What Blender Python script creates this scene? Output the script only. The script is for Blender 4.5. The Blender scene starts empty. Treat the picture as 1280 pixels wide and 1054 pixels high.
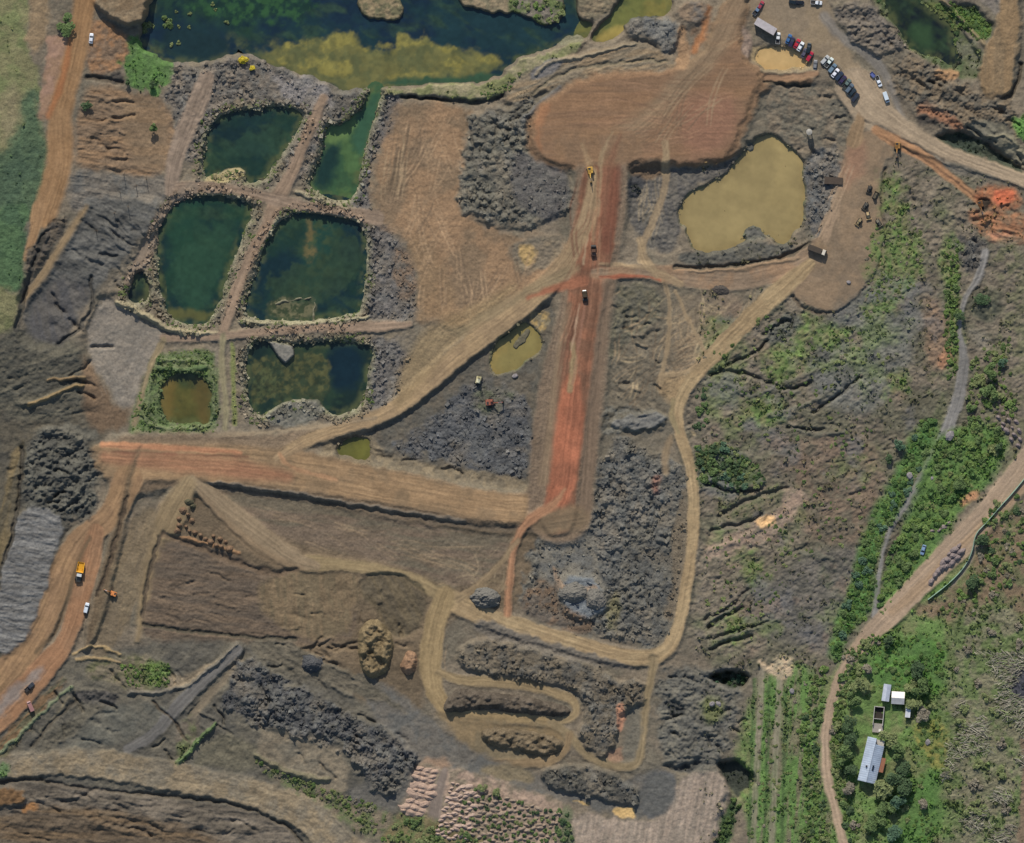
import bpy, bmesh, math, random
import numpy as np
random.seed(7)
S = 0.35                                   # metres per photo pixel
W0, H0 = 1280, 1054
scene = bpy.context.scene
COL = scene.collection
R = math.radians
def wx(x): return (x - 640) * S
def wy(y): return (527 - y) * S
# ------------------------------------------------------------------ grid
STEP = 1.0
ox = np.array([-9000, -4000, -1800, -800, -400, -200, -110, -60, -36, -22, -14, -9, -5, -2.5])
xs = np.concatenate([ox, np.arange(0, W0 + .1, STEP), W0 - ox[::-1]])
ys = np.concatenate([ox, np.arange(0, H0 + .9, STEP), 1055 - ox[::-1]])
NX, NY = len(xs), len(ys)
GX, GY = np.meshgrid(xs, ys)
GX = GX.astype(np.float32); GY = GY.astype(np.float32)
rng = np.random.default_rng(11)
TAB = rng.random((256, 256)).astype(np.float32)
def vn(x, y, seed=0):
    x = x + seed * 37.31; y = y + seed * 91.17
    xi = np.floor(x).astype(np.int32); yi = np.floor(y).astype(np.int32)
    fx = x - xi; fy = y - yi
    fx = fx * fx * (3 - 2 * fx); fy = fy * fy * (3 - 2 * fy)
    x0 = xi & 255; x1 = (xi + 1) & 255; y0 = yi & 255; y1 = (yi + 1) & 255
    a = TAB[y0, x0]; b = TAB[y0, x1]; c = TAB[y1, x0]; d = TAB[y1, x1]
    return (a + (b - a) * fx) * (1 - fy) + (c + (d - c) * fx) * fy
def fbm(x, y, sc, seed=0, o=4, g=.5):
    """-1..1"""
    t = 0; a = 1; s = 0
    for k in range(o):
        t = t + a * vn(x / sc, y / sc, seed + k * 3); s += a; a *= g; sc *= .5
    return (t / s - .5) * 2.6
def ridged(x, y, sc, seed=0, o=4):
    t = 0; a = 1; s = 0
    for k in range(o):
        t = t + a * (1 - np.abs(2 * vn(x / sc, y / sc, seed + k * 5) - 1)); s += a; a *= .55; sc *= .5
    return t / s
def worley(x, y, sc, seed=0):
    x = x / sc; y = y / sc
    xi = np.floor(x).astype(np.int32); yi = np.floor(y).astype(np.int32)
    best = np.full(x.shape, 9., np.float32); cid = np.zeros(x.shape, np.float32)
    for j in (-1, 0, 1):
        for i in (-1, 0, 1):
            cx = (xi + i + seed * 17) & 255; cy = (yi + j + seed * 29) & 255
            px = xi + i + TAB[cy, cx]; py = yi + j + TAB[cx, cy]
            d = (px - x) ** 2 + (py - y) ** 2
            m = d < best
            best = np.where(m, d, best); cid = np.where(m, TAB[(cy + 101) & 255, (cx + 57) & 255], cid)
    return np.sqrt(best), cid
def rot(x, y, ang):
    """x' runs along the direction ang (degrees, photo axes: 0 = right, 90 = down)"""
    c, s = math.cos(R(ang)), math.sin(R(ang))
    return x * c + y * s, -x * s + y * c
def streak(x, y, ang, lo, ac, seed=0, o=3):
    u, v = rot(x, y, ang)
    return fbm(u / lo, v / ac, 1.0, seed, o)
def lin(c):
    c = np.asarray(c, np.float32) / 255.
    return np.where(c <= .04045, c / 12.92, ((c + .055) / 1.055) ** 2.4)
KEXP = 0.86                                # picture value of a sunlit flat surface / its albedo
def alb(c): return (lin(c) / KEXP).astype(np.float32)
# layers
C = np.zeros((NY, NX, 3), np.float32)      # albedo of the ground
WC = np.zeros((NY, NX, 3), np.float32)     # albedo of the water bodies
HB = np.zeros((NY, NX), np.float32)        # landform
HR = np.zeros((NY, NX), np.float32)        # roughness
LABS = ['ground', 'haul_road', 'dirt_road', 'gravel_road', 'path', 'grass', 'rubble']
LAB = np.zeros((NY, NX), np.int8)
EN = fbm(GX, GY, 14, 3, 4)                 # edge noise
WXN = fbm(GX, GY, 9, 21, 3); WYN = fbm(GX, GY, 9, 31, 3)
def sm(a, b, x):
    t = np.clip((x - a) / (b - a + 1e-9), 0, 1); return t * t * (3 - 2 * t)
def F(s):
    return [tuple(float(v) for v in q.split(',')) for q in s.split()]
OY = (0, 264, 528, 790)
def T(c, r, s):
    return [(320 * c + x / 3.994, OY[r] + y / 3.994) for x, y in F(s)]
def chaikin(p, closed, n=2):
    for _ in range(n):
        q = []
        m = len(p)
        rg = range(m if closed else m - 1)
        if not closed: q.append(p[0])
        for i in rg:
            a, b = p[i], p[(i + 1) % m]
            q.append((a[0] * .75 + b[0] * .25, a[1] * .75 + b[1] * .25))
            q.append((a[0] * .25 + b[0] * .75, a[1] * .25 + b[1] * .75))
        if not closed: q.append(p[-1])
        p = q
    return p
def window(p, mg):
    a = np.array(p)
    i0, i1 = np.searchsorted(xs, [a[:, 0].min() - mg, a[:, 0].max() + mg])
    j0, j1 = np.searchsorted(ys, [a[:, 1].min() - mg, a[:, 1].max() + mg])
    return slice(max(j0 - 1, 0), j1 + 1), slice(max(i0 - 1, 0), i1 + 1)
def sdist(p, x, y):
    """signed distance, positive inside"""
    d = np.full(x.shape, 1e9, np.float32); ins = np.zeros(x.shape, bool)
    n = len(p)
    for i in range(n):
        ax, ay = p[i]; bx, by = p[(i + 1) % n]
        ex, ey = bx - ax, by - ay
        L = ex * ex + ey * ey + 1e-9
        t = np.clip(((x - ax) * ex + (y - ay) * ey) / L, 0, 1)
        d = np.minimum(d, (x - ax - ex * t) ** 2 + (y - ay - ey * t) ** 2)
        if ay != by:
            cr = ((ay > y) != (by > y)) & (x < ex * (y - ay) / (by - ay) + ax)
            ins ^= cr
    d = np.sqrt(d)
    return np.where(ins, d, -d)
def ldist(p, x, y):
    """distance, signed offset and arc length to a polyline"""
    d = np.full(x.shape, 1e9, np.float32); v = np.zeros(x.shape, np.float32); u = np.zeros(x.shape, np.float32)
    s = 0
    for (ax, ay), (bx, by) in zip(p[:-1], p[1:]):
        ex, ey = bx - ax, by - ay
        L = math.hypot(ex, ey) + 1e-9
        t = np.clip(((x - ax) * ex + (y - ay) * ey) / (L * L), 0, 1)
        q = (x - ax - ex * t) ** 2 + (y - ay - ey * t) ** 2
        m = q < d
        d = np.where(m, q, d); u = np.where(m, s + t * L, u)
        v = np.where(m, ((x - ax) * ey - (y - ay) * ex) / L, v)
        s += L
    return np.sqrt(d), v, u
SEED = [100]
def tex(x, y, kind, amp, sc, ang, seed):
    if kind == 'rubble':
        f, c = worley(x + 1.5 * vn(x / 3, y / 3, seed) , y, sc, seed)
        f2, c2 = worley(x, y, sc * 2.3, seed + 5)
        return amp * ((.35 + c) * (1 - f) * 1.0 + (.3 + c2) * (1 - f2) * .9 + .5 * fbm(x, y, sc * 5, seed, 3) - .6)
    if kind == 'dump':
        sc = sc * .7
        f, c = worley(x + 4 * vn(x / 7, y / 7, seed), y + 4 * vn(x / 7, y / 7, seed + 2), sc * 2.6, seed)
        f1, c1 = worley(x, y, sc * .8, seed + 5)
        return amp * ((.3 + c) * np.maximum(1.05 - f, 0) * 1.7 + (.3 + c1) * (1 - f1) * .6 + .9 * fbm(x, y, sc * 6, seed + 9, 3) + .35 * fbm(x, y, 3, seed, 2) - .6)
    if kind == 'scrub':
        u, v = rot(x, y, ang)
        return amp * (.55 * (ridged(u / (sc * 2.2), v / sc, 1., seed, 4) * 2 - 1) + .75 * fbm(x, y, 4.2, seed + 3, 3) + .5 * fbm(x, y, 15, seed + 6, 3))
    if kind == 'crags':
        return amp * (ridged(x + 3 * fbm(x, y, 8, seed + 2, 2), y, sc * 2, seed, 5) * 2.2 - 1.2 + .5 * fbm(x, y, sc * .5, seed + 4, 3))
    if kind == 'lumps':
        f, c = worley(x + 3 * vn(x / 6, y / 6, seed), y + 3 * vn(x / 6, y / 6, seed + 2), sc, seed)
        return amp * ((.4 + c) * np.maximum(1.05 - f, 0) * 1.2 + .35 * fbm(x, y, sc * .4, seed, 3) + .4 * fbm(x, y, sc * 3, seed + 9, 2) - .5)
    if kind == 'ridge':
        u, v = rot(x, y, ang)
        v = v + 3 * fbm(x, y, sc * 4, seed + 3, 2)
        return amp * (ridged(u / (sc * 4), v / sc, 1., seed, 4) * 2 - 1 + .25 * fbm(x, y, sc * .6, seed, 2))
    if kind == 'smooth':
        return amp * fbm(x, y, sc, seed, 4)
    if kind == 'tracks':
        return amp * streak(x, y, ang, sc * 14, sc, seed)
    return amp * fbm(x, y, sc, seed, 5, .6)      # 'earth'
def colour(x, y, col, col2, var, csc, ang, seed, mixp=0):
    n = fbm(x, y, csc, seed + 41, 4)
    k = alb(col)[None, None, :] * np.ones(x.shape + (1,), np.float32)
    if col2 is not None:
        if ang is not None: q = streak(x, y, ang, csc * 2.5, csc * .35, seed + 63, 4)
        else: q = fbm(x, y, csc, seed + 63, 5, .6)
        q = sm(-.35, .35, q + mixp)[..., None]
        k = k * (1 - q) + alb(col2) * q
    g = 1 + var * (n * .7 + fbm(x, y, 4.5, seed + 71, 2) * .9)
    if ang is not None: g = g + var * .9 * streak(x, y, ang, 45, 2.6, seed + 77)
    return k * np.maximum(g, .25)[..., None]
def zone(p, col=None, col2=None, soft=4, edge=5, var=.12, csc=22, ang=None, h=None, hs=10, rough=None, lab=None, a=1., arr=None, mixp=0, smooth=2, clump=0):
    SEED[0] += 7; sd = SEED[0]
    if lab == 'rubble': soft = max(soft, 5); clump = clump or 7
    p = chaikin(p, True, smooth)
    sl = window(p, 14 + max(hs if h is not None else 0, soft) + edge)
    x = GX[sl]; y = GY[sl]
    d0 = sdist(p, x + WXN[sl] * edge * .5, y + WYN[sl] * edge * .5)
    d = d0 + EN[sl] * edge * .8
    if clump: d = d + clump * fbm(x, y, 11, sd + 5, 4)
    m = sm(-soft, soft, d)
    A = C if arr is None else arr
    if col is not None:
        k = colour(x, y, col, col2, var, csc, ang, sd, mixp)
        if lab == 'rubble':
            g_ = (sm(.0, .7, fbm(x, y, 24, sd + 81, 4)) * .4)[..., None]; k = k * (1 - g_) + alb((122, 110, 94)) * g_
            g_ = (sm(.15, .6, fbm(x, y, 13, sd + 87, 4)) * .3)[..., None]; k = k * (1 - g_) + alb((116, 114, 110)) * g_
        mm = (m * a)[..., None]
        A[sl] = A[sl] * (1 - mm) + k * mm
    if h is not None:
        q = sm(-hs, hs * .3, d0 + EN[sl] * 2)
        HB[sl] = HB[sl] * (1 - q) + h * q
    if rough is not None:
        kind, amp, sc, an = (tuple(rough) + (5, 0))[:4]
        if lab == 'rubble': amp = amp * np.clip(.95 + .75 * fbm(x, y, 30, sd + 91, 3), .3, 1.8)
        HR[sl] = HR[sl] * (1 - m) + tex(x, y, kind, amp, sc, an, sd) * m
    if lab is not None:
        LAB[sl] = np.where(d > 0, LABS.index(lab), LAB[sl])
def road(p, w, col, z=None, sh=6, soft=2.5, lab='dirt_road', var=.10, rut=.0, a=1., col2=None, edge=2.0, n=2, keep=.25, shadecol=None):
    """w: full width (one number, or one per point); z: heights at the points or one number"""
    SEED[0] += 7; sd = SEED[0]
    np_ = len(p)
    ws = [w] * np_ if not hasattr(w, '__len__') else list(w)
    zs = None if z is None else ([z] * np_ if not hasattr(z, '__len__') else list(z))
    # arc positions of the control points
    q = chaikin(p, False, n)
    s = np.concatenate([[0], np.cumsum([math.hypot(b[0] - a_[0], b[1] - a_[1]) for a_, b in zip(p[:-1], p[1:])])])
    qs = sum(math.hypot(b[0] - a_[0], b[1] - a_[1]) for a_, b in zip(q[:-1], q[1:]))
    sl = window(p, max(ws) + sh + 8)
    x = GX[sl]; y = GY[sl]
    d, v, u = ldist(q, x + WXN[sl] * edge * .5, y + WYN[sl] * edge * .5)
    uu = u / qs * s[-1]
    hw = np.interp(uu, s, ws).astype(np.float32) / 2
    e = hw - d + EN[sl] * edge * .6
    m = sm(-soft, soft, e)
    base = colour(x, y, col, col2, var, 25, None, sd)
    wob = 2.5 * fbm(u / 70, v * 0, 1., sd + 2, 2)
    g = 1 + var * 1.7 * fbm(u / 90, (v + wob) / 1.9, 1., sd, 3) + var * .8 * fbm(u / 25, v / 7, 1., sd + 4, 3) + var * .5 * fbm(x, y, 16, sd + 6, 3)
    if max(ws) >= 11 and lab is not None:
        for q_ in range(4):
            o_ = hw * .62 * fbm(u / 130, v * 0 + q_ * 7.7, 1., sd + 20 + q_, 2)
            on = sm(-.25, .25, fbm(u / 70, v * 0 + q_ * 3.3, 1., sd + 30 + q_, 2))
            g = g + (.13 if q_ % 2 else -.12) * on * np.exp(-((np.abs(v - o_) - 2.7) / .85) ** 2)
    if rut: # two wheel paths
        k = hw * .42
        g = g + rut * (np.exp(-((np.abs(v) - k) / 1.6) ** 2) - .4 - .5 * np.exp(-(v / 1.8) ** 2))
    mm = (m * a)[..., None]
    C[sl] = C[sl] * (1 - mm) + base * np.maximum(g, .3)[..., None] * mm
    HR[sl] = HR[sl] * (1 - m * (1 - keep)) + m * .10 * fbm(u / 40, v / 2.5, 1., sd + 9, 3)
    if zs is not None:
        zz = np.interp(uu, s, zs).astype(np.float32)
        t = sm(-sh, 1, e)
        HB[sl] = HB[sl] * (1 - t) + zz * t
    if lab is not None:
        LAB[sl] = np.where(e > 0, LABS.index(lab), LAB[sl])
def berm(p, w, h, col=None, n=2, var=.15, jag=.35, a=.8):
    """a windrow (h > 0) or a trench (h < 0) along a line"""
    SEED[0] += 7; sd = SEED[0]
    q = chaikin(p, False, n)
    sl = window(p, w * 2 + 6)
    x = GX[sl]; y = GY[sl]
    d, v, u = ldist(q, x + WXN[sl] * 2.5, y + WYN[sl] * 2.5)
    t = np.maximum(1 - d / (w * (1 + .3 * EN[sl])), 0)
    t = t * t * (3 - 2 * t)
    HB[sl] += h * t * (1 + jag * fbm(x, y, 7, sd, 3))
    if col is not None:
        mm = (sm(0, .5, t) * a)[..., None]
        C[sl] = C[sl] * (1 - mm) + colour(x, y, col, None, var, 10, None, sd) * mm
def pond(p, level, depth=2.5, hs=7, water=(20, 52, 54), w2=(28, 60, 45), rim=None, rimh=0, rimw=6, csc=40, var=.15, soft=2, edge=3, mud=(124, 118, 98), mudw=13, ext=12):
    q = chaikin(p, True, 2)
    if mud is not None: # muddy margin
        sl = window(q, 30)
        d = sdist(q, GX[sl], GY[sl]) + EN[sl] * 3
        m = (sm(-mudw, -1, d) * .75)[..., None]
        C[sl] = C[sl] * (1 - m) + colour(GX[sl], GY[sl], mud, None, .22, 8, None, 5) * m
        HR[sl] = np.where(d < 2, HR[sl] * (1 - m[..., 0]) + tex(GX[sl], GY[sl], 'rubble', .62, 3.6, 0, SEED[0] + 3) * m[..., 0], HR[sl])
        g = sm(.1, .5, fbm(GX[sl], GY[sl], 9, SEED[0], 3))[..., None] * m * .5
        C[sl] = C[sl] * (1 - g) + alb((94, 106, 58)) * g
        LAB[sl] = np.where((d > -mudw * .9) & (d < 0), LABS.index('rubble'), LAB[sl]); MARG[sl] |= (d > -mudw * 1.15) & (d < .5) & (var > .1)
    if rim:
        berm(p + [p[0]], rimw, rimh, rim)
    zone(p, (60, 62, 48), None, h=level - depth, hs=hs, soft=2, edge=edge, rough=('earth', .12, 6))
    sl = window(q, 40)
    d = sdist(q, GX[sl], GY[sl])
    k = colour(GX[sl], GY[sl], water, w2, var, csc, None, SEED[0])
    mk = (d > -ext * 2)
    if var <= .1:
        e_ = (sm(9, 0, d + 3 * EN[sl]) * .35)[..., None]; k = k * (1 - e_) + k * np.array((.78, .76, .72), np.float32) * e_
        k = k * (1 + .10 * fbm(GX[sl], GY[sl], 45, SEED[0] + 2, 3) + .05 * streak(GX[sl], GY[sl], 20, 40, 6, SEED[0]))[..., None]
    if var > .1:
        x_, y_ = GX[sl], GY[sl]
        g = (sm(-.1, .7, fbm(x_ / 1.6, y_ / .8, 22, SEED[0] + 2, 4) + .5 * streak(x_, y_, 35, 40, 7, SEED[0] + 3)) * .5)[..., None]
        k = k * (1 - g) + alb((50, 74, 48)) * (.8 + .5 * fbm(x_, y_, 6, SEED[0], 3)[..., None]) * g
        e_ = (sm(9, 0, d) * sm(-.5, .5, fbm(x_, y_, 8, SEED[0] + 8, 3)) * .6)[..., None]
        k = k * (1 - e_) + alb((84, 92, 54)) * e_
    WC[sl] = np.where(mk[..., None], k, WC[sl])
    WATERS.append((sl, d > -min(ext, 12 if hs > 5 else 7), level))
WATERS = []
MARG = np.zeros((NY, NX), bool)
def blur(A, n):
    for _ in range(n):
        B = A.copy()
        B[1:-1, 1:-1] = (A[1:-1, 1:-1] * 4 + A[:-2, 1:-1] * 2 + A[2:, 1:-1] * 2 + A[1:-1, :-2] * 2 + A[1:-1, 2:] * 2
                         + A[:-2, :-2] + A[2:, 2:] + A[:-2, 2:] + A[2:, :-2]) / 16
        A = B
    return A

def swirls(poly, n, ln, ang, spread, seed, w=(1.2, 2.4), cols=((150, 126, 96), (96, 80, 62)), a=.4, bend=.6):
    """wheel marks: thin curved tracks inside an area"""
    r = random.Random(seed); A = np.array(poly); x0, y0 = A.min(0); x1, y1 = A.max(0)
    k = 0
    while k < n:
        x, y = r.uniform(x0, x1), r.uniform(y0, y1)
        if sdist(poly, np.array([x]), np.array([y]))[0] < 4: continue
        t = R(ang + r.uniform(-spread, spread)); b = r.uniform(-bend, bend) / 4
        L = ln * r.uniform(.5, 1.3); pts = []
        for _ in range(6):
            if sdist(poly, np.array([x]), np.array([y]))[0] < 2: break
            pts.append((x, y)); x += math.cos(t) * L / 6; y += math.sin(t) * L / 6; t += b
        k += 1
        if len(pts) < 3: continue
        c = cols[r.randrange(len(cols))]; ww = r.uniform(*w)
        for off in ((-2.6, 2.6) if r.random() < .55 else (0,)):
            q = []
            for i, (px, py) in enumerate(pts):
                j = min(i + 1, len(pts) - 1); i0 = max(j - 1, 0)
                dx, dy = pts[j][0] - pts[i0][0], pts[j][1] - pts[i0][1]; l = math.hypot(dx, dy) + 1e-6
                q.append((px - dy / l * off, py + dx / l * off))
            road(q, [ww * .4] + [ww] * (len(q) - 2) + [ww * .4], c, None, soft=1.3, lab=None, a=min(a * r.uniform(.7, 1.5), 1), edge=1, keep=1)

def relief(poly, amp, sc, seed, scarps=0, ang=0, spread=25, ln=26, dep=(.8, 2.0)):
    """gullies, benches and short cut faces on rough ground"""
    p = chaikin(poly, True, 1); sl = window(p, 10); x, y = GX[sl], GY[sl]
    m = sm(-2, 16, sdist(p, x, y)) * (~np.isin(LAB[sl], [1, 2, 3, 4]))
    u, v = rot(x, y, ang)
    HB[sl] += amp * m * ((ridged(u / 1.8, v, sc, seed, 3) - .5) * 1.6 + .5 * fbm(x, y, sc * .5, seed + 2, 3))
    g = (m * .45 * sm(.0, .8, fbm(u / 2, v, sc * .6, seed + 5, 4)))[..., None]
    C[sl] = C[sl] * (1 - g) + C[sl] * g * .68
    g = (m * .4 * sm(.1, .8, fbm(u / 2, v, sc * .5, seed + 7, 4)))[..., None]
    C[sl] = C[sl] * (1 - g) + C[sl] * g * 1.35
    r = random.Random(seed); A = np.array(poly); x0, y0 = A.min(0); x1, y1 = A.max(0); k = 0; tries = 0
    while k < scarps and tries < scarps * 30:
        tries += 1
        px, py = r.uniform(x0, x1), r.uniform(y0, y1)
        if sdist(poly, np.array([px]), np.array([py]))[0] < 5: continue
        i = int(np.searchsorted(xs, px)); j = int(np.searchsorted(ys, py))
        if LAB[j, i] in (1, 2, 3, 4): continue
        t = R(ang + r.uniform(-spread, spread)); L = ln * r.uniform(.4, 1.4); pts = []
        for _ in range(5):
            i = min(int(np.searchsorted(xs, px)), NX - 1); j = min(int(np.searchsorted(ys, py)), NY - 1)
            if LAB[j, i] in (1, 2, 3, 4): break
            pts.append((px, py)); px += math.cos(t) * L / 5; py += math.sin(t) * L / 5; t += r.uniform(-.35, .35)
        k += 1
        if len(pts) > 2: berm(pts, r.uniform(2.2, 4.2), -r.uniform(*dep) if r.random() < .7 else r.uniform(*dep) * .7, jag=.6)
# ------------------------------------------------------------------ the land
HB += (8 * sm(210, 0, GX) * sm(560, 380, GY)).astype(np.float32)
HB += .5 * fbm(GX, GY, 90, 2, 3)
C[:] = colour(GX, GY, (112, 100, 84), (100, 92, 78), .15, 40, None, 1)
HR[:] = .16 * fbm(GX, GY, 7, 4, 4)
# --- broad areas
zone(F("860,330 900,330 985,385 1110,300 1120,190 1290,230 1290,560 1190,640 1100,760 1040,830 960,840 850,830 850,560 850,490"),
     (106, 96, 82), (90, 86, 70), csc=26, soft=8, edge=8, var=.26, rough=('scrub', .6, 6, 150))
zone(F("1045,830 1130,745 1240,640 1290,620 1290,1064 905,1064 930,850 1040,850"), (92, 118, 58), (104, 110, 68), soft=8, var=.2, csc=18, rough=('earth', .25, 6), lab='grass', mixp=-.12)
zone(F("180,640 260,600 640,660 700,660 640,780 560,760 540,830 520,930 420,860 180,800"), (104, 88, 68), (94, 80, 62), soft=8, ang=2, var=.1, rough=('smooth', .12, 8))
zone(F("-20,880 90,815 290,790 400,830 520,930 510,1064 -20,1064"), (92, 86, 74), (80, 76, 68), soft=8, rough=('earth', .3, 8))
zone(F("-20,410 130,430 135,600 80,660 0,830 -20,830"), (84, 77, 64), (70, 66, 58), soft=8, rough=('earth', .35, 9))
zone(F("150,90 430,90 480,130 520,400 500,540 165,545 100,430 150,330 190,240"), (116, 104, 86), (104, 95, 82), soft=8, csc=14, var=.18, rough=('rubble', .28, 5))
# --- far left hill
zone(T(0, 0, "-60,-60 130,-60 150,100 130,200 150,250 215,400 195,520 200,640 235,700 232,830 215,1000 170,1054 140,1100 -60,1100"), (100, 106, 66), (112, 108, 74), lab='grass', soft=4, csc=28, var=.14, rough=('smooth', .25, 16))
zone(T(0, 0, "10,430 100,420 110,600 60,680 -10,740"), (126, 114, 86), soft=10, edge=10, a=.7)
zone(T(0, 0, "110,470 190,420 205,640 235,700 230,800 210,1100 -60,1100 -60,790 60,700 120,600"), (72, 90, 64), (60, 78, 58), lab='grass', soft=8, csc=22, edge=8, var=.15, rough=('earth', .4, 8))
zone(T(0, 1, "-60,-40 150,-40 130,60 115,200 120,330 90,410 30,400 -60,360"), (66, 90, 58), (56, 78, 54), lab='grass', soft=4, csc=20, rough=('earth', .5, 9))
zone(T(0, 1, "-60,370 30,390 110,420 90,560 40,610 -60,620"), (112, 108, 74), (96, 98, 62), lab='grass', soft=5, rough=('earth', .3, 9))
# --- hillside left of the ponds
zone(T(0, 0, "440,430 600,440 760,480 850,530 880,650 850,830 720,910 550,860 380,840 370,700 380,560"), (124, 98, 72), (112, 92, 72), soft=6, ang=2, csc=20, var=.12, rough=('ridge', .55, 6, 8))
zone(F("152,118 205,120 214,170 205,215 166,212 156,165"), (124, 100, 74), (114, 94, 72), soft=7, ang=4, csc=18, rough=('smooth', .16, 9))
zone(T(0, 0, "370,840 550,850 700,900 850,860 900,920 760,1060 400,1100 330,980"), (106, 98, 88), (90, 88, 84), soft=6, rough=('ridge', .6, 7, 10))
zone(T(0, 1, "430,-60 760,-60 800,20 690,150 560,310 480,400 360,560 330,640 290,680 130,640 110,560 150,430 260,300 330,150"), (88, 86, 82), (74, 73, 70), soft=5, ang=15, csc=18, rough=('ridge', .45, 6, 30), h=3, hs=12)
zone(T(0, 1, "190,440 260,330 440,360 460,430 360,580 320,660 290,680 140,640 130,540"), (74, 72, 72), (82, 78, 74), ang=75, soft=6, csc=20, rough=('smooth', .12, 7), h=2.2, hs=14)
zone(T(0, 1, "110,560 160,640 290,680 330,650 410,700 420,820 420,1054 -40,1054 -40,620 60,600"), (88, 83, 70), (74, 71, 62), soft=6, ang=-15, csc=18, rough=('scrub', .45, 8, -15))
zone(T(0, 0, "450,90 600,130 670,220 680,280 600,350 560,360 430,400 440,200"), (138, 102, 70), (116, 94, 74), soft=4, csc=8, rough=('rubble', .5, 6))
zone(T(0, 0, "480,-60 780,-60 770,60 650,135 590,90 480,50"), (114, 94, 70), (124, 106, 82), h=8, hs=5, csc=10, rough=('smooth', .2, 6))
# --- rubble around the ponds
RB = [T(0, 0, "840,290 960,320 1140,280 1278,300 1300,490 1100,530 1060,640 1000,760 960,840 900,760 880,600 850,560 800,500 860,400"),
      T(1, 0, "-40,240 60,290 250,370 300,350 420,390 570,440 560,480 500,590 420,610 380,600 340,700 330,800 280,860 210,880 190,930 -40,540"),
      T(1, 0, "620,440 720,470 740,560 720,640 690,690 580,760 560,900 570,1060 480,1060 470,990 520,800 570,640"),
      T(1, 1, "470,40 620,70 720,130 800,260 820,470 790,540 620,560 560,530 560,300"),
      T(1, 1, "560,620 700,640 760,720 720,900 620,990 560,990 540,900"),
      F("120,345 165,335 200,290 195,240 260,235 330,235 330,262 205,275 203,370 215,400 270,405 290,380 320,300 345,262 360,262 310,395 300,410 270,420 215,415 165,390")]
for p in RB[:2]:
    zone(p, (112, 102, 92), (90, 86, 82), csc=8, var=.25, rough=('rubble', .75, 4.5), lab='rubble', soft=3)
zone(T(1, 0, "90,360 240,370 380,440 410,480 330,540 180,520 100,460"), (122, 116, 114), (106, 102, 102), csc=9, var=.18, rough=('rubble', .35, 3.5), lab='rubble')
for p in RB[2:5]:
    zone(p, (100, 95, 92), (86, 82, 80), csc=8, var=.22, rough=('rubble', .55, 4), lab='rubble', soft=3)
zone(T(1, 1, "690,150 780,200 810,380 780,440 700,430 680,300"), (122, 98, 76), (100, 90, 80), csc=8, a=.7, rough=('rubble', .4, 4))
zone(T(1, 0, "290,350 420,380 570,440 560,480 500,590 390,610 370,560 400,480 340,420"), (96, 90, 82), (84, 80, 76), csc=6, rough=('rubble', .5, 3.5), h=1.5, hs=5, lab='rubble')
# pale gravel apron beside the ponds
zone(T(0, 1, "500,440 580,450 700,540 830,620 790,690 740,760 690,900 650,980 600,990 530,880 460,780 430,640 440,560"), (126, 116, 104), (116, 108, 98), soft=4, csc=16, var=.1, rough=('smooth', .08, 6), h=.3)
zone(T(0, 1, "400,700 450,760 530,880 600,990 650,980 640,1100 420,1100"), (104, 84, 64), soft=6, rough=('smooth', .1, 6))
# graded brown field
zone(F("497,128 545,124 585,135 592,148 578,200 574,265 600,280 640,292 705,298 715,330 640,380 600,420 520,400 525,350 505,300 470,270 462,225 478,185 490,150"),
     (138, 109, 80), (118, 97, 74), soft=9, edge=9, csc=34, var=.08, h=.6, hs=10, rough=('tracks', .05, 2.5, 92), lab='ground')
zone(F("505,300 530,290 560,340 575,385 540,405 515,395 525,350"), (130, 104, 74), soft=8, ang=95, a=.6)
zone(F("640,300 700,292 704,310 690,330 660,345 635,330"), (116, 104, 84), (98, 92, 80), rough=('rubble', .35, 5), a=.8)
zone(F("648,306 668,304 674,318 662,330 648,326"), (158, 130, 82), soft=3)
# big heap of tipped spoil
zone(T(1, 0, "1060,590 1130,560 1210,545 1300,540 1320,440 1370,420 1360,560 1370,740 1460,860 1560,880 1600,1000 1500,1080 1300,1150 1080,1080 1020,1020 1030,850"),
     (100, 96, 86), (88, 84, 76), csc=12, var=.2, rough=('lumps', 1.7, 10), h=1.6, hs=6, lab='rubble', edge=8)
zone(F("640,190 668,192 700,208 714,225 708,262 690,282 655,262 640,240"), (94, 90, 86), (84, 80, 78), rough=('earth', .5, 9), csc=10, soft=5)
# --- quarry lake in the north
zone(T(1, 0, "-520,-60 1290,-60 1300,140 1240,300 600,440 540,430 400,440 280,360 120,330 -20,250 -140,260 -330,280 -480,280 -560,180"), (50, 62, 48), None, h=-6, hs=8, rough=('earth', .3, 8))
pond(F("195,-20 722,-20 724,20 740,28 730,46 705,53 676,62 640,73 630,90 595,105 475,105 462,110 425,100 390,90 350,82 318,64 300,48 287,41 286,70 240,76 206,75 196,63 182,60 177,46 190,22"), -3, 3, 8, (18, 38, 54), (22, 48, 54), mud=None, edge=5)
zone(T(0, 0, "740,-60 1278,-60 1278,240 1140,150 1100,120 870,100 800,70"), (30, 56, 44), (18, 40, 44), arr=WC, soft=14, csc=14)
zone(T(0, 0, "880,10 1500,-40 1600,60 1330,110 1130,110 960,60"), (40, 76, 44), (22, 48, 40), arr=WC, soft=9, csc=9, a=1, clump=12)
zone(T(0, 0, "1150,300 870,290 800,180 870,110 1000,150 1150,160"), (22, 44, 48), arr=WC, soft=8)  # shade of the overgrown bank, put into the water colour
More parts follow.
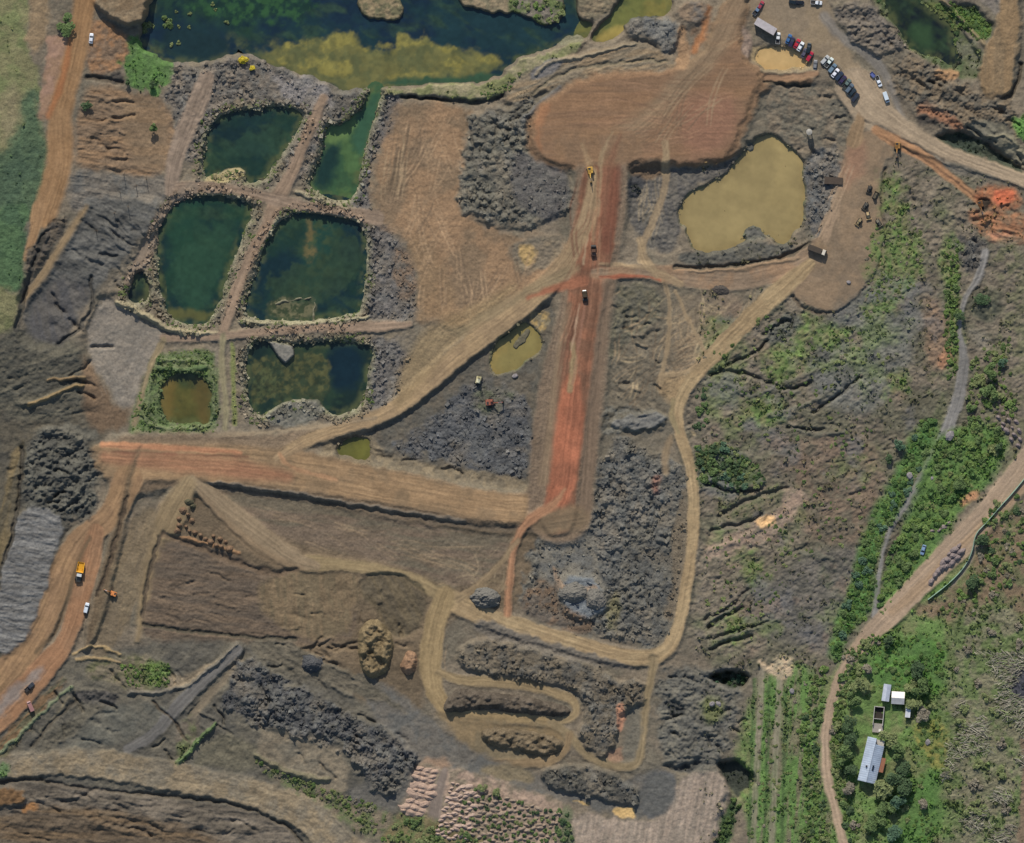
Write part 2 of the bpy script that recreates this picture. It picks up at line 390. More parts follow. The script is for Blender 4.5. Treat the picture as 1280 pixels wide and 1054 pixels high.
zone(T(1, 0, "30,260 100,210 240,220 380,180 420,160 490,190 520,230 600,260 690,250 720,190 780,180 1000,240 1140,260 1240,290 1230,350 1080,395 880,410 640,450 600,480 500,480 360,430 200,400 20,300"),
     (96, 97, 54), (80, 86, 52), arr=WC, soft=5, edge=8, csc=16, var=.14)
for s_ in ("490,230 600,245 720,240 740,260 600,270 500,250", "720,180 800,190 870,205 1000,235 1010,265 960,270 860,230 790,250 740,230", "890,310 1020,290 1150,275 1240,285 1230,310 1100,325 980,340 900,325",
           "630,380 760,355 900,350 1000,355 1000,370 860,380 740,395 640,395", "100,280 150,270 170,320 120,325", "330,200 420,160 480,170 490,210 400,250 340,290", "60,240 150,220 260,210 250,235 140,255", "180,330 330,300 460,330 480,370 360,380"):
    zone(T(1, 0, s_), (132, 126, 56), (104, 103, 52), arr=WC, soft=4, edge=9, a=.65, clump=5, csc=7, var=.2)
zone(T(1, 0, "610,405 760,390 1000,380 1180,360 1240,375 1100,420 800,425 640,430"), (44, 74, 54), arr=WC, soft=4)
zone(T(2, 0, "-40,300 130,250 300,180 400,60 480,40 500,-60 820,-60 800,100 560,110 500,200 200,200 100,330"), (62, 74, 48), (40, 60, 50), arr=WC, soft=4, csc=12)
pond(T(2, 0, "560,-60 790,-60 785,70 690,95 570,110 520,190 460,200 390,205 430,140 520,70"), -2.6, 2, 6, (110, 106, 50), (92, 98, 48), mud=None)
zone(T(2, 0, "420,170 520,150 555,120 560,170 510,205 420,210"), (150, 136, 66), arr=WC, a=.8)
# islands / banks at the top
zone(T(1, 0, "510,-40 700,-40 740,60 690,105 560,90 510,50"), (128, 112, 84), (92, 88, 64), h=-1.5, hs=3, rough=('rubble', .5, 6), csc=7, soft=2)
zone(T(1, 0, "970,-60 1300,-60 1300,60 1200,60 1050,30"), (134, 118, 92), (110, 102, 80), h=-1, hs=4, rough=('rubble', .3, 6), csc=7)
zone(T(2, 0, "-20,-60 260,-60 270,80 190,140 130,120 80,80 -20,60"), (86, 98, 56), (108, 100, 90), h=-1.5, hs=4, rough=('rubble', .6, 6), csc=9)
zone(T(2, 0, "320,-60 590,-60 480,60 380,110 320,90"), (120, 106, 84), (100, 92, 74), h=0, hs=4, rough=('rubble', .6, 6), csc=8)
zone(T(2, 0, "220,220 280,180 350,180 350,210 250,240"), (112, 108, 86), h=-1.8, hs=3, soft=2)
# bank between the lake and the works
zone(T(1, 0, "620,440 700,440 900,430 1130,420 1240,380 1330,290 1450,270 1570,220 1640,205 1600,260 1400,330 1250,460 1110,520 900,480 740,480 640,470"), (138, 128, 98), (108, 110, 70), csc=14, soft=2, var=.16, h=1.8, hs=5, rough=('earth', .25, 5))
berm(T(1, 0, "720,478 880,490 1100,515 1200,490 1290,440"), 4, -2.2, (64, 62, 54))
zone(T(2, 0, "-40,440 130,350 250,290 400,260 620,210 800,270 830,340 700,350 460,350 350,400 250,420 100,480 -40,520"), (134, 114, 88), (116, 104, 86), csc=12, h=1.5, hs=5, var=.14, ang=-15, rough=('ridge', .35, 5, -15))
zone(T(2, 0, "110,350 200,290 260,310 180,380 90,410"), (104, 100, 98), soft=3, rough=('rubble', .3, 4))
zone(T(2, 0, "570,110 690,85 820,100 840,180 800,260 740,250 710,200 570,180"), (106, 104, 100), (90, 90, 90), csc=7, h=2, hs=4, rough=('rubble', .9, 7), lab='rubble', soft=2)
berm(T(2, 0, "120,380 180,310 290,295 420,265 620,215"), 3, 1.2, (128, 116, 96))
berm(T(2, 0, "100,470 160,420 280,360 340,340 620,300 780,310"), 3, -.8, (110, 100, 80))
berm(T(2, 0, "60,590 120,540 200,470 230,440"), 5, 2.2, (94, 92, 90))
# --- ponds
RIM = (134, 130, 106)
pond(F("262,160 280,143 310,138 345,137 375,140 377,150 365,170 355,185 340,205 330,222 318,227 308,224 306,212 285,214 262,222 257,218 258,195"), -2, 2.5, 7, (18, 40, 42), (24, 50, 42), RIM, .9, 5)
zone(F("252,226 285,208 305,212 304,222 285,228 262,232"), (150, 136, 98), h=-.6, hs=4, soft=2)
pond(F("469,106 476,112 470,135 460,165 452,200 445,235 440,246 425,249 405,243 388,233 393,215 405,190 408,160 425,155 440,150 452,135 462,115"), -2.94, 2, 7, (48, 80, 52), (64, 94, 54), RIM, .6, 5, csc=10, ext=3)
zone(F("392,215 405,185 425,180 422,205 410,238 395,235"), (22, 48, 44), arr=WC, soft=7)
zone(F("408,160 430,155 450,140 440,170 415,180"), (84, 112, 62), arr=WC, soft=5)
zone(F("440,160 470,115 478,112 462,165 450,200"), (46, 82, 60), arr=WC, soft=5)
pond(F("198,290 213,263 230,250 260,245 300,250 313,258 312,270 300,300 285,335 275,370 265,395 255,402 235,405 215,395 203,375 199,330"), -2, 2.5, 7, (18, 42, 42), (26, 56, 42), RIM, 1., 5)
zone(F("225,260 255,255 258,380 235,390 220,330"), (30, 64, 46), arr=WC, soft=14, csc=14, a=.7)
pond(F("345,272 400,264 440,273 455,290 458,330 452,365 450,389 430,392 395,400 325,400 310,395 308,380 320,345"), -2, 2.5, 7, (16, 40, 46), (24, 50, 42), RIM, 1.1, 5)
zone(F("380,270 415,268 425,330 400,370 360,370 378,330"), (52, 70, 46), (28, 60, 50), arr=WC, soft=10, csc=10)
zone(F("383,275 394,272 396,330 384,338 378,310"), (98, 88, 52), (56, 70, 48), arr=WC, soft=4, csc=6, edge=7, a=.8)
zone(F("335,380 360,370 395,370 394,400 340,400"), (50, 62, 40), (96, 96, 70), arr=WC, soft=4, csc=5)
berm(F("345,380 365,374 392,371 394,385 392,398"), 3.5, 3.2, (118, 114, 92))
pond(F("312,430 340,428 365,432 460,427 463,450 456,480 450,508 420,518 400,508 370,498 345,508 330,520 315,515 309,480"), -2, 2.5, 7, (22, 40, 36), (32, 52, 38), RIM, .9, 5)
zone(F("362,440 408,436 412,480 400,505 360,495"), (62, 70, 42), (44, 62, 42), arr=WC, soft=8, csc=7)
zone(F("408,432 458,430 452,485 412,490"), (14, 36, 46), arr=WC, soft=8)
zone(F("336,427 366,432 368,444 357,455 348,446"), (116, 112, 104), h=.2, hs=3, soft=1.2, edge=1, smooth=0)
zone(F("345,532 330,522 350,508 370,500 395,500 410,512 395,525 365,535"), (112, 108, 98), (98, 96, 86), h=.4, hs=5, csc=6, rough=('rubble', .35, 4))
pond(F("176,335 183,350 186,375 166,378 160,365"), -2.2, 2, 5, (26, 40, 38), (36, 54, 44), RIM, .6, 4)
zone(F("316,446 350,448 400,436 412,470 405,500 360,492 330,505 318,500"), (78, 80, 46), (44, 56, 38), arr=WC, soft=3, edge=8, a=.8, csc=6, clump=9, var=.3)
zone(F("318,455 345,455 350,495 320,505"), (40, 50, 34), (70, 80, 48), arr=WC, soft=3, edge=8, a=.7, csc=5, clump=10, var=.3)
zone(F("420,285 450,300 450,350 400,385 350,370 330,350 360,330 400,320"), (40, 60, 42), arr=WC, soft=5, edge=8, a=.7, csc=7, clump=12, var=.25)
zone(F("275,190 320,160 360,155 345,195 300,205"), (36, 62, 48), arr=WC, soft=6, edge=8, a=.7, csc=8, clump=11, var=.2)
zone(F("210,330 250,280 300,270 285,320 255,390 225,385"), (36, 66, 48), arr=WC, soft=6, edge=8, a=.7, csc=8, clump=11, var=.2)
zone(F("210,385 260,388 270,398 215,400"), (84, 86, 44), arr=WC, soft=4, a=.8)
# dark cut banks along the tracks
berm(F("146,378 165,384 190,398 210,412 240,417 275,417"), 5.5, 2.6, (150, 138, 108))
berm(F("246,238 290,240 332,250"), 4, 1.8, (132, 122, 100))
berm(F("372,240 395,250 440,262 465,266"), 4, 1.6, (138, 128, 104))
berm(F("300,402 350,405 420,402 460,396"), 4, 1.5, (146, 138, 110))
# green pond with its planted rim
zone(F("195,440 265,437 272,450 276,535 262,541 165,541 160,538 172,500 182,460"), (84, 100, 58), (96, 104, 70), csc=9, var=.18, lab='grass', rough=('earth', .3, 5), h=.5)
pond(F("205,466 262,470 263,524 258,528 200,528"), -1.2, 1.5, 5, (66, 72, 32), (78, 76, 32), None, mud=(78, 92, 54), mudw=6)
zone(F("198,500 206,466 222,475 214,528 200,528"), (104, 88, 38), arr=WC, soft=5, a=.6)
zone(F("242,470 263,470 263,528 246,528"), (84, 70, 34), arr=WC, soft=6, a=.6)
berm(F("198,460 230,464 258,460"), 4, 1.6, (66, 84, 50))
berm(F("190,456 186,500 178,534 230,536 268,532 268,480 266,452 196,450"), 3, .9, (104, 112, 76))
# --- reddish pad
zone(F("658,195 657,165 668,140 690,117 720,97 760,89 850,88 880,60 905,-10 950,-10 930,30 934,68 955,90 990,93 1020,100 1010,108 965,104 945,135 930,167 920,196 892,209 840,208 795,207 780,212 725,214 690,208"),
     (116, 90, 66), None, soft=4, h=1.6, hs=9, rough=('smooth', .12, 7))
zone(F("666,187 666,165 676,140 692,122 722,104 760,96 850,92 884,70 908,-10 940,-10 922,32 924,68 942,90 950,100 935,130 922,162 912,190 890,200 840,201 795,200 778,206 725,208 690,200"),
     (130, 98, 70), (120, 92, 68), soft=3, ang=178, csc=26, var=.07, h=3, hs=7, rough=('tracks', .06, 2.5, 0), lab='dirt_road')
zone(F("850,120 915,115 925,150 905,190 860,198 845,160"), (136, 94, 74), soft=14, a=.6, lab=None)
zone(F("680,195 668,180 668,150 680,132 690,130 676,160 678,180"), (146, 100, 66), soft=4, a=.7)
road(F("925,-5 905,40 880,75 850,105 815,145 770,180"), [30, 30, 28, 24, 26, 40], (126, 108, 84), None, a=.55, soft=8, var=.1)
zone(T(2, 0, "830,130 870,130 890,190 870,340 810,350 820,230"), (142, 112, 82), soft=3)
zone(T(2, 0, "960,30 1010,30 980,160 940,230 900,280 900,200 950,140"), (146, 98, 60), soft=4)
zone(T(2, 0, "880,130 950,130 940,180 890,190"), (104, 84, 66), soft=3, rough=('rubble', .4, 5))
zone(T(2, 0, "820,20 960,0 980,60 940,120 830,120"), (124, 104, 84), (96, 92, 88), soft=3, rough=('rubble', .6, 7), h=2)
# hollow between pad and olive pond, and its dark bank
zone(F("783,213 840,211 892,211 922,198 955,175 940,190 905,222 860,235 850,280 845,318 815,315 800,300 785,270"), (98, 92, 84), (84, 80, 76), h=-1.2, hs=7, csc=9, rough=('rubble', .5, 5))
zone(T(2, 0, "570,820 760,790 750,870 700,900 580,880"), (98, 80, 62), soft=4)
zone(T(2, 0, "570,900 660,880 650,960 590,980"), (60, 60, 62), rough=('rubble', 1.0, 8))
# brown slopes right of the pad
zone(F("955,110 1015,105 1060,110 1075,145 1062,200 1040,260 1020,310 1000,300 1005,225 985,180 960,165 950,140"), (96, 90, 78), (110, 98, 82), h=-.6, hs=8, csc=14, rough=('scrub', .5, 7, 20))
zone(F("1000,195 1050,180 1055,225 1040,260 1022,300 1008,285"), (86, 86, 86), (100, 94, 88), csc=7, rough=('rubble', .55, 5), lab='rubble')
pond(F("945,172 968,168 985,185 1000,195 1003,225 1005,260 1002,283 990,290 985,303 972,305 965,295 950,292 930,300 912,310 890,314 865,312 862,290 850,275 852,255 865,240 890,228 910,220 920,205 935,190"), -2.4, 1.5, 5, (140, 127, 82), (132, 120, 78), None, var=.05, mud=(104, 98, 80), mudw=5)
for s_ in ("925,300 930,284 945,280 962,300", "935,180 940,176 942,186 936,188"):
    zone(F(s_), (104, 102, 92), (90, 88, 82), h=-2.1, hs=4, soft=3, csc=6, rough=('rubble', .4, 5))
zone(F("862,312 880,312 930,302 985,305 1000,318 960,322 900,330 850,330 845,318"), (88, 84, 74), (78, 76, 70), rough=('rubble', .55, 5))
zone(F("936,68 950,55 985,58 1005,72 1014,84 1000,90 960,90 944,82"), (146, 126, 92), soft=3, h=-.2, hs=4)
pond(F("947,66 960,59 985,61 1003,74 1008,82 985,84 960,87 947,80"), -1, 1.2, 5, (176, 150, 98), (164, 142, 92), None, var=.05, mud=(140, 120, 90), mudw=4)
zone(F("926,30 936,36 942,60 936,75 928,70"), (134, 114, 100), soft=3)
# --- dark spoil triangle in the middle
zone(F("505,500 560,470 610,425 665,385 692,378 694,420 685,500 672,600 660,608 600,600 520,583 425,560 420,552 470,540"), (92, 84, 72), (82, 78, 70), csc=14, h=-1.6, hs=10, rough=('earth', .4, 7))
zone(F("545,520 560,500 580,480 600,470 625,480 650,490 666,520 664,580 655,595 610,592 560,580 500,565 490,550 520,540"), (84, 84, 86), (72, 73, 76), csc=8, var=.25, rough=('rubble', .45, 3.4), lab='rubble', soft=6, edge=9)
zone(F("590,485 620,480 650,486 640,500 610,520 590,510"), (80, 82, 66), (90, 86, 78), csc=7, soft=5)
pond(F("652,404 664,408 677,425 673,440 660,448 650,456 640,462 622,468 614,458 618,440 625,422 640,414"), -2.6, 1.2, 4, (136, 122, 66), (122, 114, 64), None, var=.06, mud=(108, 100, 76), mudw=5)
zone(F("660,390 680,388 686,400 680,416 668,410"), (164, 136, 84), (120, 108, 84), soft=3, csc=5)
zone(F("642,430 660,412 664,416 648,438"), (96, 90, 72), h=-2.2, hs=3, soft=2)
pond(F("424,553 455,547 463,553 457,577 437,582 425,575"), -2.4, 1.2, 4, (96, 98, 38), (84, 88, 38), None, var=.08, mud=(94, 90, 60), mudw=5)
zone(F("395,560 430,540 468,545 475,570 520,575 600,590 660,600 670,620 560,600 440,590 405,580"), (120, 106, 84), (100, 90, 74), soft=4, csc=8, rough=('earth', .3, 6))
# ground between the red road and the loop road
zone(F("765,360 830,358 900,350 985,345 960,375 905,425 870,460 842,500 832,535 760,530 752,450"), (106, 96, 80), (96, 88, 74), csc=14, h=.2, rough=('earth', .3, 7))
zone(T(2, 1, "520,360 700,360 760,420 740,560 620,600 540,700 490,800 480,640 520,500"), (98, 92, 74), (86, 82, 70), csc=8, rough=('rubble', .6, 6))
zone(T(2, 1, "800,420 960,400 1080,430 1180,430 1050,600 900,800 800,780 790,600"), (116, 102, 82), (106, 94, 78), ang=-35, csc=12, rough=('tracks', .12, 3, -40), soft=5)
zone(T(2, 1, "720,830 900,790 860,900 820,980 730,920"), (134, 112, 82), soft=6, ang=-20)
zone(F("748,505 790,510 832,515 832,540 770,545 745,540"), (86, 80, 68), (104, 100, 90), rough=('rubble', .9, 8), csc=6)
zone(F("762,528 790,520 830,515 826,530 800,538 775,536"), (104, 102, 98), h=1.4, hs=4, soft=2)
# rubble field beside the red road
zone(F("750,570 775,545 800,560 845,575 862,600 860,680 850,740 838,795 820,810 760,800 700,780 645,760 660,690 690,660 740,650 745,600"), (94, 90, 82), (80, 79, 76), csc=10, h=.4, var=.24, rough=('dump', .75, 5), lab='rubble', edge=9)
zone(F("750,580 790,565 830,590 838,640 790,660 780,700 768,740 745,720 742,650"), (84, 84, 82), (98, 94, 88), csc=6, var=.25, rough=('dump', .85, 5), lab='rubble', edge=9)
zone(F("842,640 860,600 864,680 852,740 842,780 830,780 840,720"), (108, 96, 80), soft=4, rough=('smooth', .1, 6))
zone(F("765,735 775,735 775,765 768,790 755,785"), (112, 106, 72), (96, 88, 66), soft=5, a=.7)
zone(F("815,595 828,598 824,615 815,618"), (136, 88, 72), soft=4, a=.6)
zone(F("668,690 690,672 735,660 745,690 755,740 752,768 735,770 700,765 680,745"), (112, 106, 96), (98, 96, 92), csc=12, rough=('smooth', .25, 7), soft=4)
zone(F("700,725 730,715 752,735 756,760 738,772 708,766"), (110, 114, 118), (96, 100, 106), csc=8, h=2.6, hs=9, soft=3, rough=('earth', .3, 6))
zone(F("690,705 700,720 705,740 696,735"), (146, 124, 104), soft=2)
zone(F("728,735 748,732 742,748 730,746"), (150, 130, 112), soft=3, edge=4)
zone(F("655,735 690,720 700,760 740,775 740,795 690,785 650,765"), (108, 88, 70), (96, 86, 76), csc=8, rough=('rubble', .5, 6))
# --- bank north of the T road and long road itself
zone(F("133,546 240,540 340,545 420,530 345,572 200,575 133,565"), (118, 100, 80), soft=5, ang=2, h=1.5, hs=8)
zone(F("128,600 128,548 250,545 340,556 370,562 470,585 580,610 665,622 690,580 735,400 742,500 740,600 730,655 700,664 600,664 480,642 350,614 250,606 200,612 160,620"), (100, 84, 66), None, h=1.6, hs=9, soft=4, rough=('smooth', .15, 7))
road(F("128,576 200,578 300,580 380,590 500,612 600,632 690,638"), [40, 44, 46, 46, 40, 36, 34], (144, 115, 82), 2.4, sh=7, lab='haul_road', var=.11, col2=(128, 104, 76), soft=4.5)
road(F("128,556 180,558 250,562 300,566"), [8, 8, 7, 5], (164, 114, 80), None, lab='haul_road', soft=2)
road(F("140,565 220,568 310,571"), 3, (96, 66, 50), None, lab='haul_road', soft=2, a=.8)
road(F("133,572 220,578 300,586 360,596"), [14, 22, 24, 12], (150, 98, 70), None, lab='haul_road', soft=7, a=.6)
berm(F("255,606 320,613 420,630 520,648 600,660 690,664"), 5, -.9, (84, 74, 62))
berm(F("262,604 340,612 480,636 580,652"), 4, .8, (104, 94, 82))
zone(F("255,612 330,617 480,645 600,668 640,668 640,690 590,740 520,715 430,690 370,680 300,650"), (106, 90, 74), (98, 88, 72), ang=8, csc=22, soft=6, rough=('smooth', .1, 8))
swirls(F("500,140 585,135 575,265 560,300 640,300 700,305 610,400 525,395 520,330 470,265 480,180"), 60, 90, 95, 26, 1, a=.5, cols=((162, 132, 100), (150, 122, 92), (100, 82, 64)))
swirls(F("500,150 520,140 505,250 475,260 475,190"), 22, 110, 97, 5, 2, bend=.15, a=.6)
swirls(F("670,165 690,125 760,98 850,95 930,95 905,185 840,198 730,205 680,190"), 44, 80, 0, 14, 3, cols=((148, 112, 84), (110, 82, 62)), a=.35)
swirls(F("780,100 850,95 935,20 945,100 900,170 790,190"), 26, 90, 128, 18, 4, a=.4)
swirls(F("770,370 840,360 940,360 950,380 860,460 840,500 760,520"), 34, 60, 115, 40, 5, a=.45, bend=1.)
swirls(F("840,420 890,400 900,430 865,470 835,480"), 22, 50, 150, 20, 6, a=.5, bend=1.4)
swirls(F("260,620 330,625 480,655 630,680 590,735 520,715 400,695 320,655"), 36, 70, 12, 18, 7, a=.35)
swirls(F("190,680 290,700 340,730 440,740 440,790 330,798 185,795"), 46, 90, 6, 14, 8, a=.4)
swirls(F("340,720 445,720 440,800 370,800"), 26, 60, 85, 10, 9, a=.4)
swirls(F("540,745 570,745 555,880 700,905 690,955 590,940 545,890"), 20, 60, 60, 60, 10, a=.4)
swirls(F("1060,165 1105,190 1100,300 1060,385 1000,375 1020,320 1050,230"), 34, 70, 115, 40, 11, a=.4, bend=1.)
swirls(F("160,610 220,620 190,720 165,800 120,830 140,700"), 28, 80, 110, 12, 12, a=.4)
swirls(F("110,440 200,420 170,500 150,530 120,480"), 18, 60, 80, 30, 13, a=.3, cols=((140, 128, 114), (108, 100, 90)))
swirls(F("940,20 1010,5 1060,80 1100,150 1075,150 1040,70"), 26, 80, 50, 14, 14, a=.35)
swirls(F("710,1010 830,1026 870,970 905,975 890,1054 710,1054"), 34, 60, 100, 16, 15, a=.35, cols=((160, 144, 128), (110, 100, 88)))
swirls(F("90,910 200,882 220,895 190,915 100,938"), 14, 60, -15, 15, 16, a=.3, cols=((110, 104, 92), (76, 72, 64)))
swirls(F("760,350 840,350 970,350 950,385 860,465 842,500 790,520 765,440"), 40, 60, 110, 50, 25, a=.55, bend=1.2, cols=((160, 140, 108), (150, 128, 98), (90, 78, 62)))
swirls(F("1050,190 1105,190 1100,300 1060,388 1000,380 1020,320"), 40, 60, 110, 60, 26, a=.5, bend=1.4, cols=((154, 132, 104), (100, 84, 66)))
swirls(F("790,220 850,212 845,320 800,310"), 16, 50, 95, 25, 27, a=.5, cols=((140, 124, 100), (80, 76, 68)))
swirls(F("560,680 640,680 630,770 560,750"), 26, 50, 30, 90, 28, a=.5, bend=1.8, cols=((136, 118, 92), (84, 72, 56)))
# --- the red road
road(F("752,206 750,250 742,320 730,400 716,480 705,560 700,640"), [62, 68, 60, 66, 82, 84, 80], (112, 94, 76), [3, 2, 1.6, 1.6, 1.6, 1.6, 1.6], sh=8, lab='ground', soft=4)
road(F("752,198 748,240 742,300 736,345 728,400 718,470 710,540 704,600 698,650"), [34, 48, 54, 46, 42, 44, 40, 38, 36], (110, 76, 56), [3.05, 2.9, 2.6, 2.6, 2.6, 2.6, 2.6, 2.6, 2.6], sh=6, lab='haul_road', var=.16, col2=(128, 84, 60), soft=3)
road(F("768,200 765,250 758,310"), [16, 20, 14], (110, 66, 48), None, lab='haul_road', soft=4, a=.8)
road(F("716,475 712,520 706,570 702,610 690,640"), [18, 36, 36, 32, 22], (162, 96, 66), None, lab='haul_road', var=.13, soft=4, col2=(142, 86, 60))
road(F("737,205 742,260 733,300 729,330"), [5, 4, 4, 3], (150, 126, 98), None, lab='haul_road', soft=1.5, a=.8)
road(F("716,430 718,455 712,488"), [6, 10, 8], (144, 124, 88), None, lab='haul_road', soft=2, a=.8)
road(F("724,380 718,420 714,440"), [2, 2, 2], (160, 130, 104), None, lab='haul_road', soft=1.5, a=.8)
road(F("732,380 727,410 722,440 716,480"), [3, 3, 3, 3], (150, 106, 84), None, lab='haul_road', soft=1.5, a=.6)
road(F("758,350 752,420 742,500 735,580 730,640"), [8, 12, 14, 16, 14], (112, 92, 74), None, lab='haul_road', soft=4, a=.8)
road(F("712,380 700,440 690,520 680,600"), [6, 8, 12, 14], (118, 98, 76), None, lab='haul_road', soft=4, a=.8)
road(F("672,655 700,655 728,648"), [14, 20, 12], (112, 92, 72), None, lab='haul_road', soft=5, a=.8)
zone(F("690,160 800,160 806,196 782,205 758,207 735,207 712,204 692,196"), (128, 98, 70), (120, 94, 70), soft=6, edge=3, h=3, hs=3, rough=('tracks', .06, 2.5, 0), lab='dirt_road')
road(F("742,300 744,250 739,215 728,180"), [4, 8, 10, 3], (146, 120, 88), None, soft=3, a=.75, lab='haul_road')
road(F("756,280 757,230 764,195 775,170"), [3, 8, 10, 3], (120, 82, 60), None, soft=4, a=.7, lab='haul_road')
road(F("748,270 750,225 752,190 765,165"), [2, 4, 5, 2], (150, 128, 96), None, soft=2, a=.6, lab='haul_road')
zone(F("668,642 700,634 722,632 738,642 730,664 692,670 664,662"), (124, 100, 74), (110, 92, 70), soft=7, edge=4, lab='haul_road')
# --- tan haul road going south-west from the pad
road(F("742,215 738,250 728,290 705,335 660,378 610,415 565,450 520,492 480,520 430,535 388,548 362,562 345,574"),
     [10, 16, 20, 24, 26, 26, 24, 22, 18, 16, 16, 14, 8], (152, 126, 92), [2.6, 2.4, 2.2, 1.8, 1.2, 1.0, .8, .8, .8, 1.0, 1.6, 2.2, 2.4], sh=6, lab='haul_road', var=.09, col2=(140, 116, 86))
road(F("640,360 600,390 550,420 520,460 500,500"), [10, 24, 40, 36, 16], (136, 114, 80), None, soft=8, a=.7, lab=None)
road(F("575,415 600,400 640,375 690,350 720,335"), [10, 12, 14, 14, 10], (126, 110, 82), None, soft=4, a=.6)
road(F("350,568 356,580 380,590 420,600"), 5, (156, 118, 84), None, soft=2)
road(F("660,372 700,358 730,352"), [5, 10, 14], (140, 88, 62), None, lab='haul_road', soft=3)
# --- cross road to the east, apron and loop road
road(F("745,342 790,338 850,345 910,350 970,340 1030,315"), [14, 16, 26, 30, 30, 40], (136, 108, 82), [2.2, 1.5, .6, .6, .6, .6], sh=5, lab='dirt_road', var=.1, col2=(124, 104, 84))
road(F("750,346 800,345 830,350"), 4, (146, 84, 58), None, soft=2, lab='haul_road')
zone(F("1060,165 1085,160 1120,185 1105,205 1098,240 1106,280 1102,320 1085,355 1060,385 1030,392 1000,380 990,360 1000,330 1018,310 1035,270 1050,225 1055,190"),
     (130, 108, 84), (118, 100, 80), soft=3, csc=18, var=.1, h=.7, hs=6, rough=('smooth', .1, 6), lab='dirt_road')
zone(F("1058,180 1080,175 1085,200 1062,240 1050,235"), (142, 104, 80), soft=8, a=.7)
berm(F("1108,210 1100,245 1108,290 1103,325 1084,360 1056,388 1028,394 1000,384 988,366"), 3.5, -.8, (92, 80, 66))
road(F("1012,330 1000,342 960,375 905,430 868,468 846,505 848,540 862,575 868,620 866,680 857,740 848,785 836,812 812,824 770,820 700,800 640,782 590,765 552,742"),
     [14, 20, 24, 22, 17, 15, 14, 14, 14, 14, 15, 15, 18, 20, 20, 22, 24, 24, 24], (158, 134, 98), .9, sh=5, lab='dirt_road', rut=.09, col2=(148, 124, 90), soft=2)
road(F("848,540 838,520 842,500"), 6, (132, 116, 84), None, soft=2)
road(F("840,545 830,570 832,590"), [6, 10, 8], (126, 106, 80), None, soft=3, a=.8)
zone(F("862,535 872,537 870,547 862,546"), (160, 140, 104), soft=2)
# thin wheel tracks
for s_, w_ in (("830,350 838,380 836,430 828,460 826,480", 6), ("845,365 860,400 880,438", 5), ("750,330 790,332 830,340", 5), ("800,310 805,330 820,345", 8), ("830,215 832,190 832,180", 9), ("832,190 833,230 820,270 805,300 800,325", 9), ("826,470 860,465 885,445", 5), ("800,300 810,335 850,355", 10)):
    road(F(s_), w_, (142, 120, 90), None, rut=.12, soft=1.5, a=.7, var=.12, lab='path')
# --- roads in the south
road(F("706,612 692,632 664,648 648,667 640,695 636,735 634,768"), [4, 10, 11, 9, 8, 8, 9], (156, 112, 80), [2.6, 2.5, 2.2, 1.8, 1.2, .8, .8], sh=4, rut=.1, lab='dirt_road')
road(F("648,675 625,705 595,735 570,750"), [6, 7, 8, 9], (130, 110, 82), None, soft=2, lab='path', a=.8)
road(F("590,760 600,738 620,722 632,735"), 5, (124, 106, 80), None, soft=2, lab='path', a=.6)
road(F("560,752 530,730 480,712 430,706 385,704"), [18, 16, 14, 14, 22], (138, 118, 84), .5, sh=4, rut=.06, lab='dirt_road')
road(F("240,600 280,635 320,668 365,700 395,708"), [12, 26, 28, 26, 12], (136, 116, 90), [2.2, .8, .5, .5, .5], sh=4, lab='dirt_road')
road(F("250,618 290,660 330,695 375,712"), [6, 10, 14, 10], (126, 104, 78), None, a=.7, lab='dirt_road', soft=4)
road(F("235,606 215,640 200,680 185,730 172,800"), [22, 36, 32, 24, 5], (130, 110, 80), [2.2, 1.2, .5, .4, .4], sh=5, soft=5, lab='dirt_road', var=.12)
road(F("160,600 150,625 135,650 108,668 90,690 70,735 45,790 5,850 -20,880"), [36, 34, 30, 30, 32, 36, 38, 40, 44], (144, 112, 78), [2.4, 2.0, 1.4, 1.2, 1.2, 1.2, 1.2, 1.2, 1.2], sh=5, lab='haul_road', var=.11, col2=(134, 104, 74))
road(F("120,665 112,700 100,745 85,800 60,830 30,865 -10,900"), [20, 28, 26, 22, 30, 34, 40], (144, 104, 72), 1., sh=4, lab='haul_road', var=.12, col2=(140, 104, 74))
road(F("112,672 96,705 86,745 70,790 45,815"), [4, 7, 6, 5, 4], (98, 80, 58), None, soft=2.5, lab='haul_road', a=.9)
zone(F("60,830 45,850 15,880 -10,905 -10,885 25,850"), (128, 118, 112), soft=5, lab='haul_road', a=.8)
road(F("175,560 160,600 155,640 140,690 128,740 116,785 108,810"), [2, 8, 12, 16, 18, 14, 3], (96, 80, 60), 2, sh=5, lab='ground', soft=5)
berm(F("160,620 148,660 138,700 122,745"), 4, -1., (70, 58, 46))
zone(F("165,640 200,630 190,690 160,790 110,840 125,760 150,690"), (102, 88, 68), (114, 98, 74), soft=5, a=.75, ang=110, rough=('smooth', .12, 6))
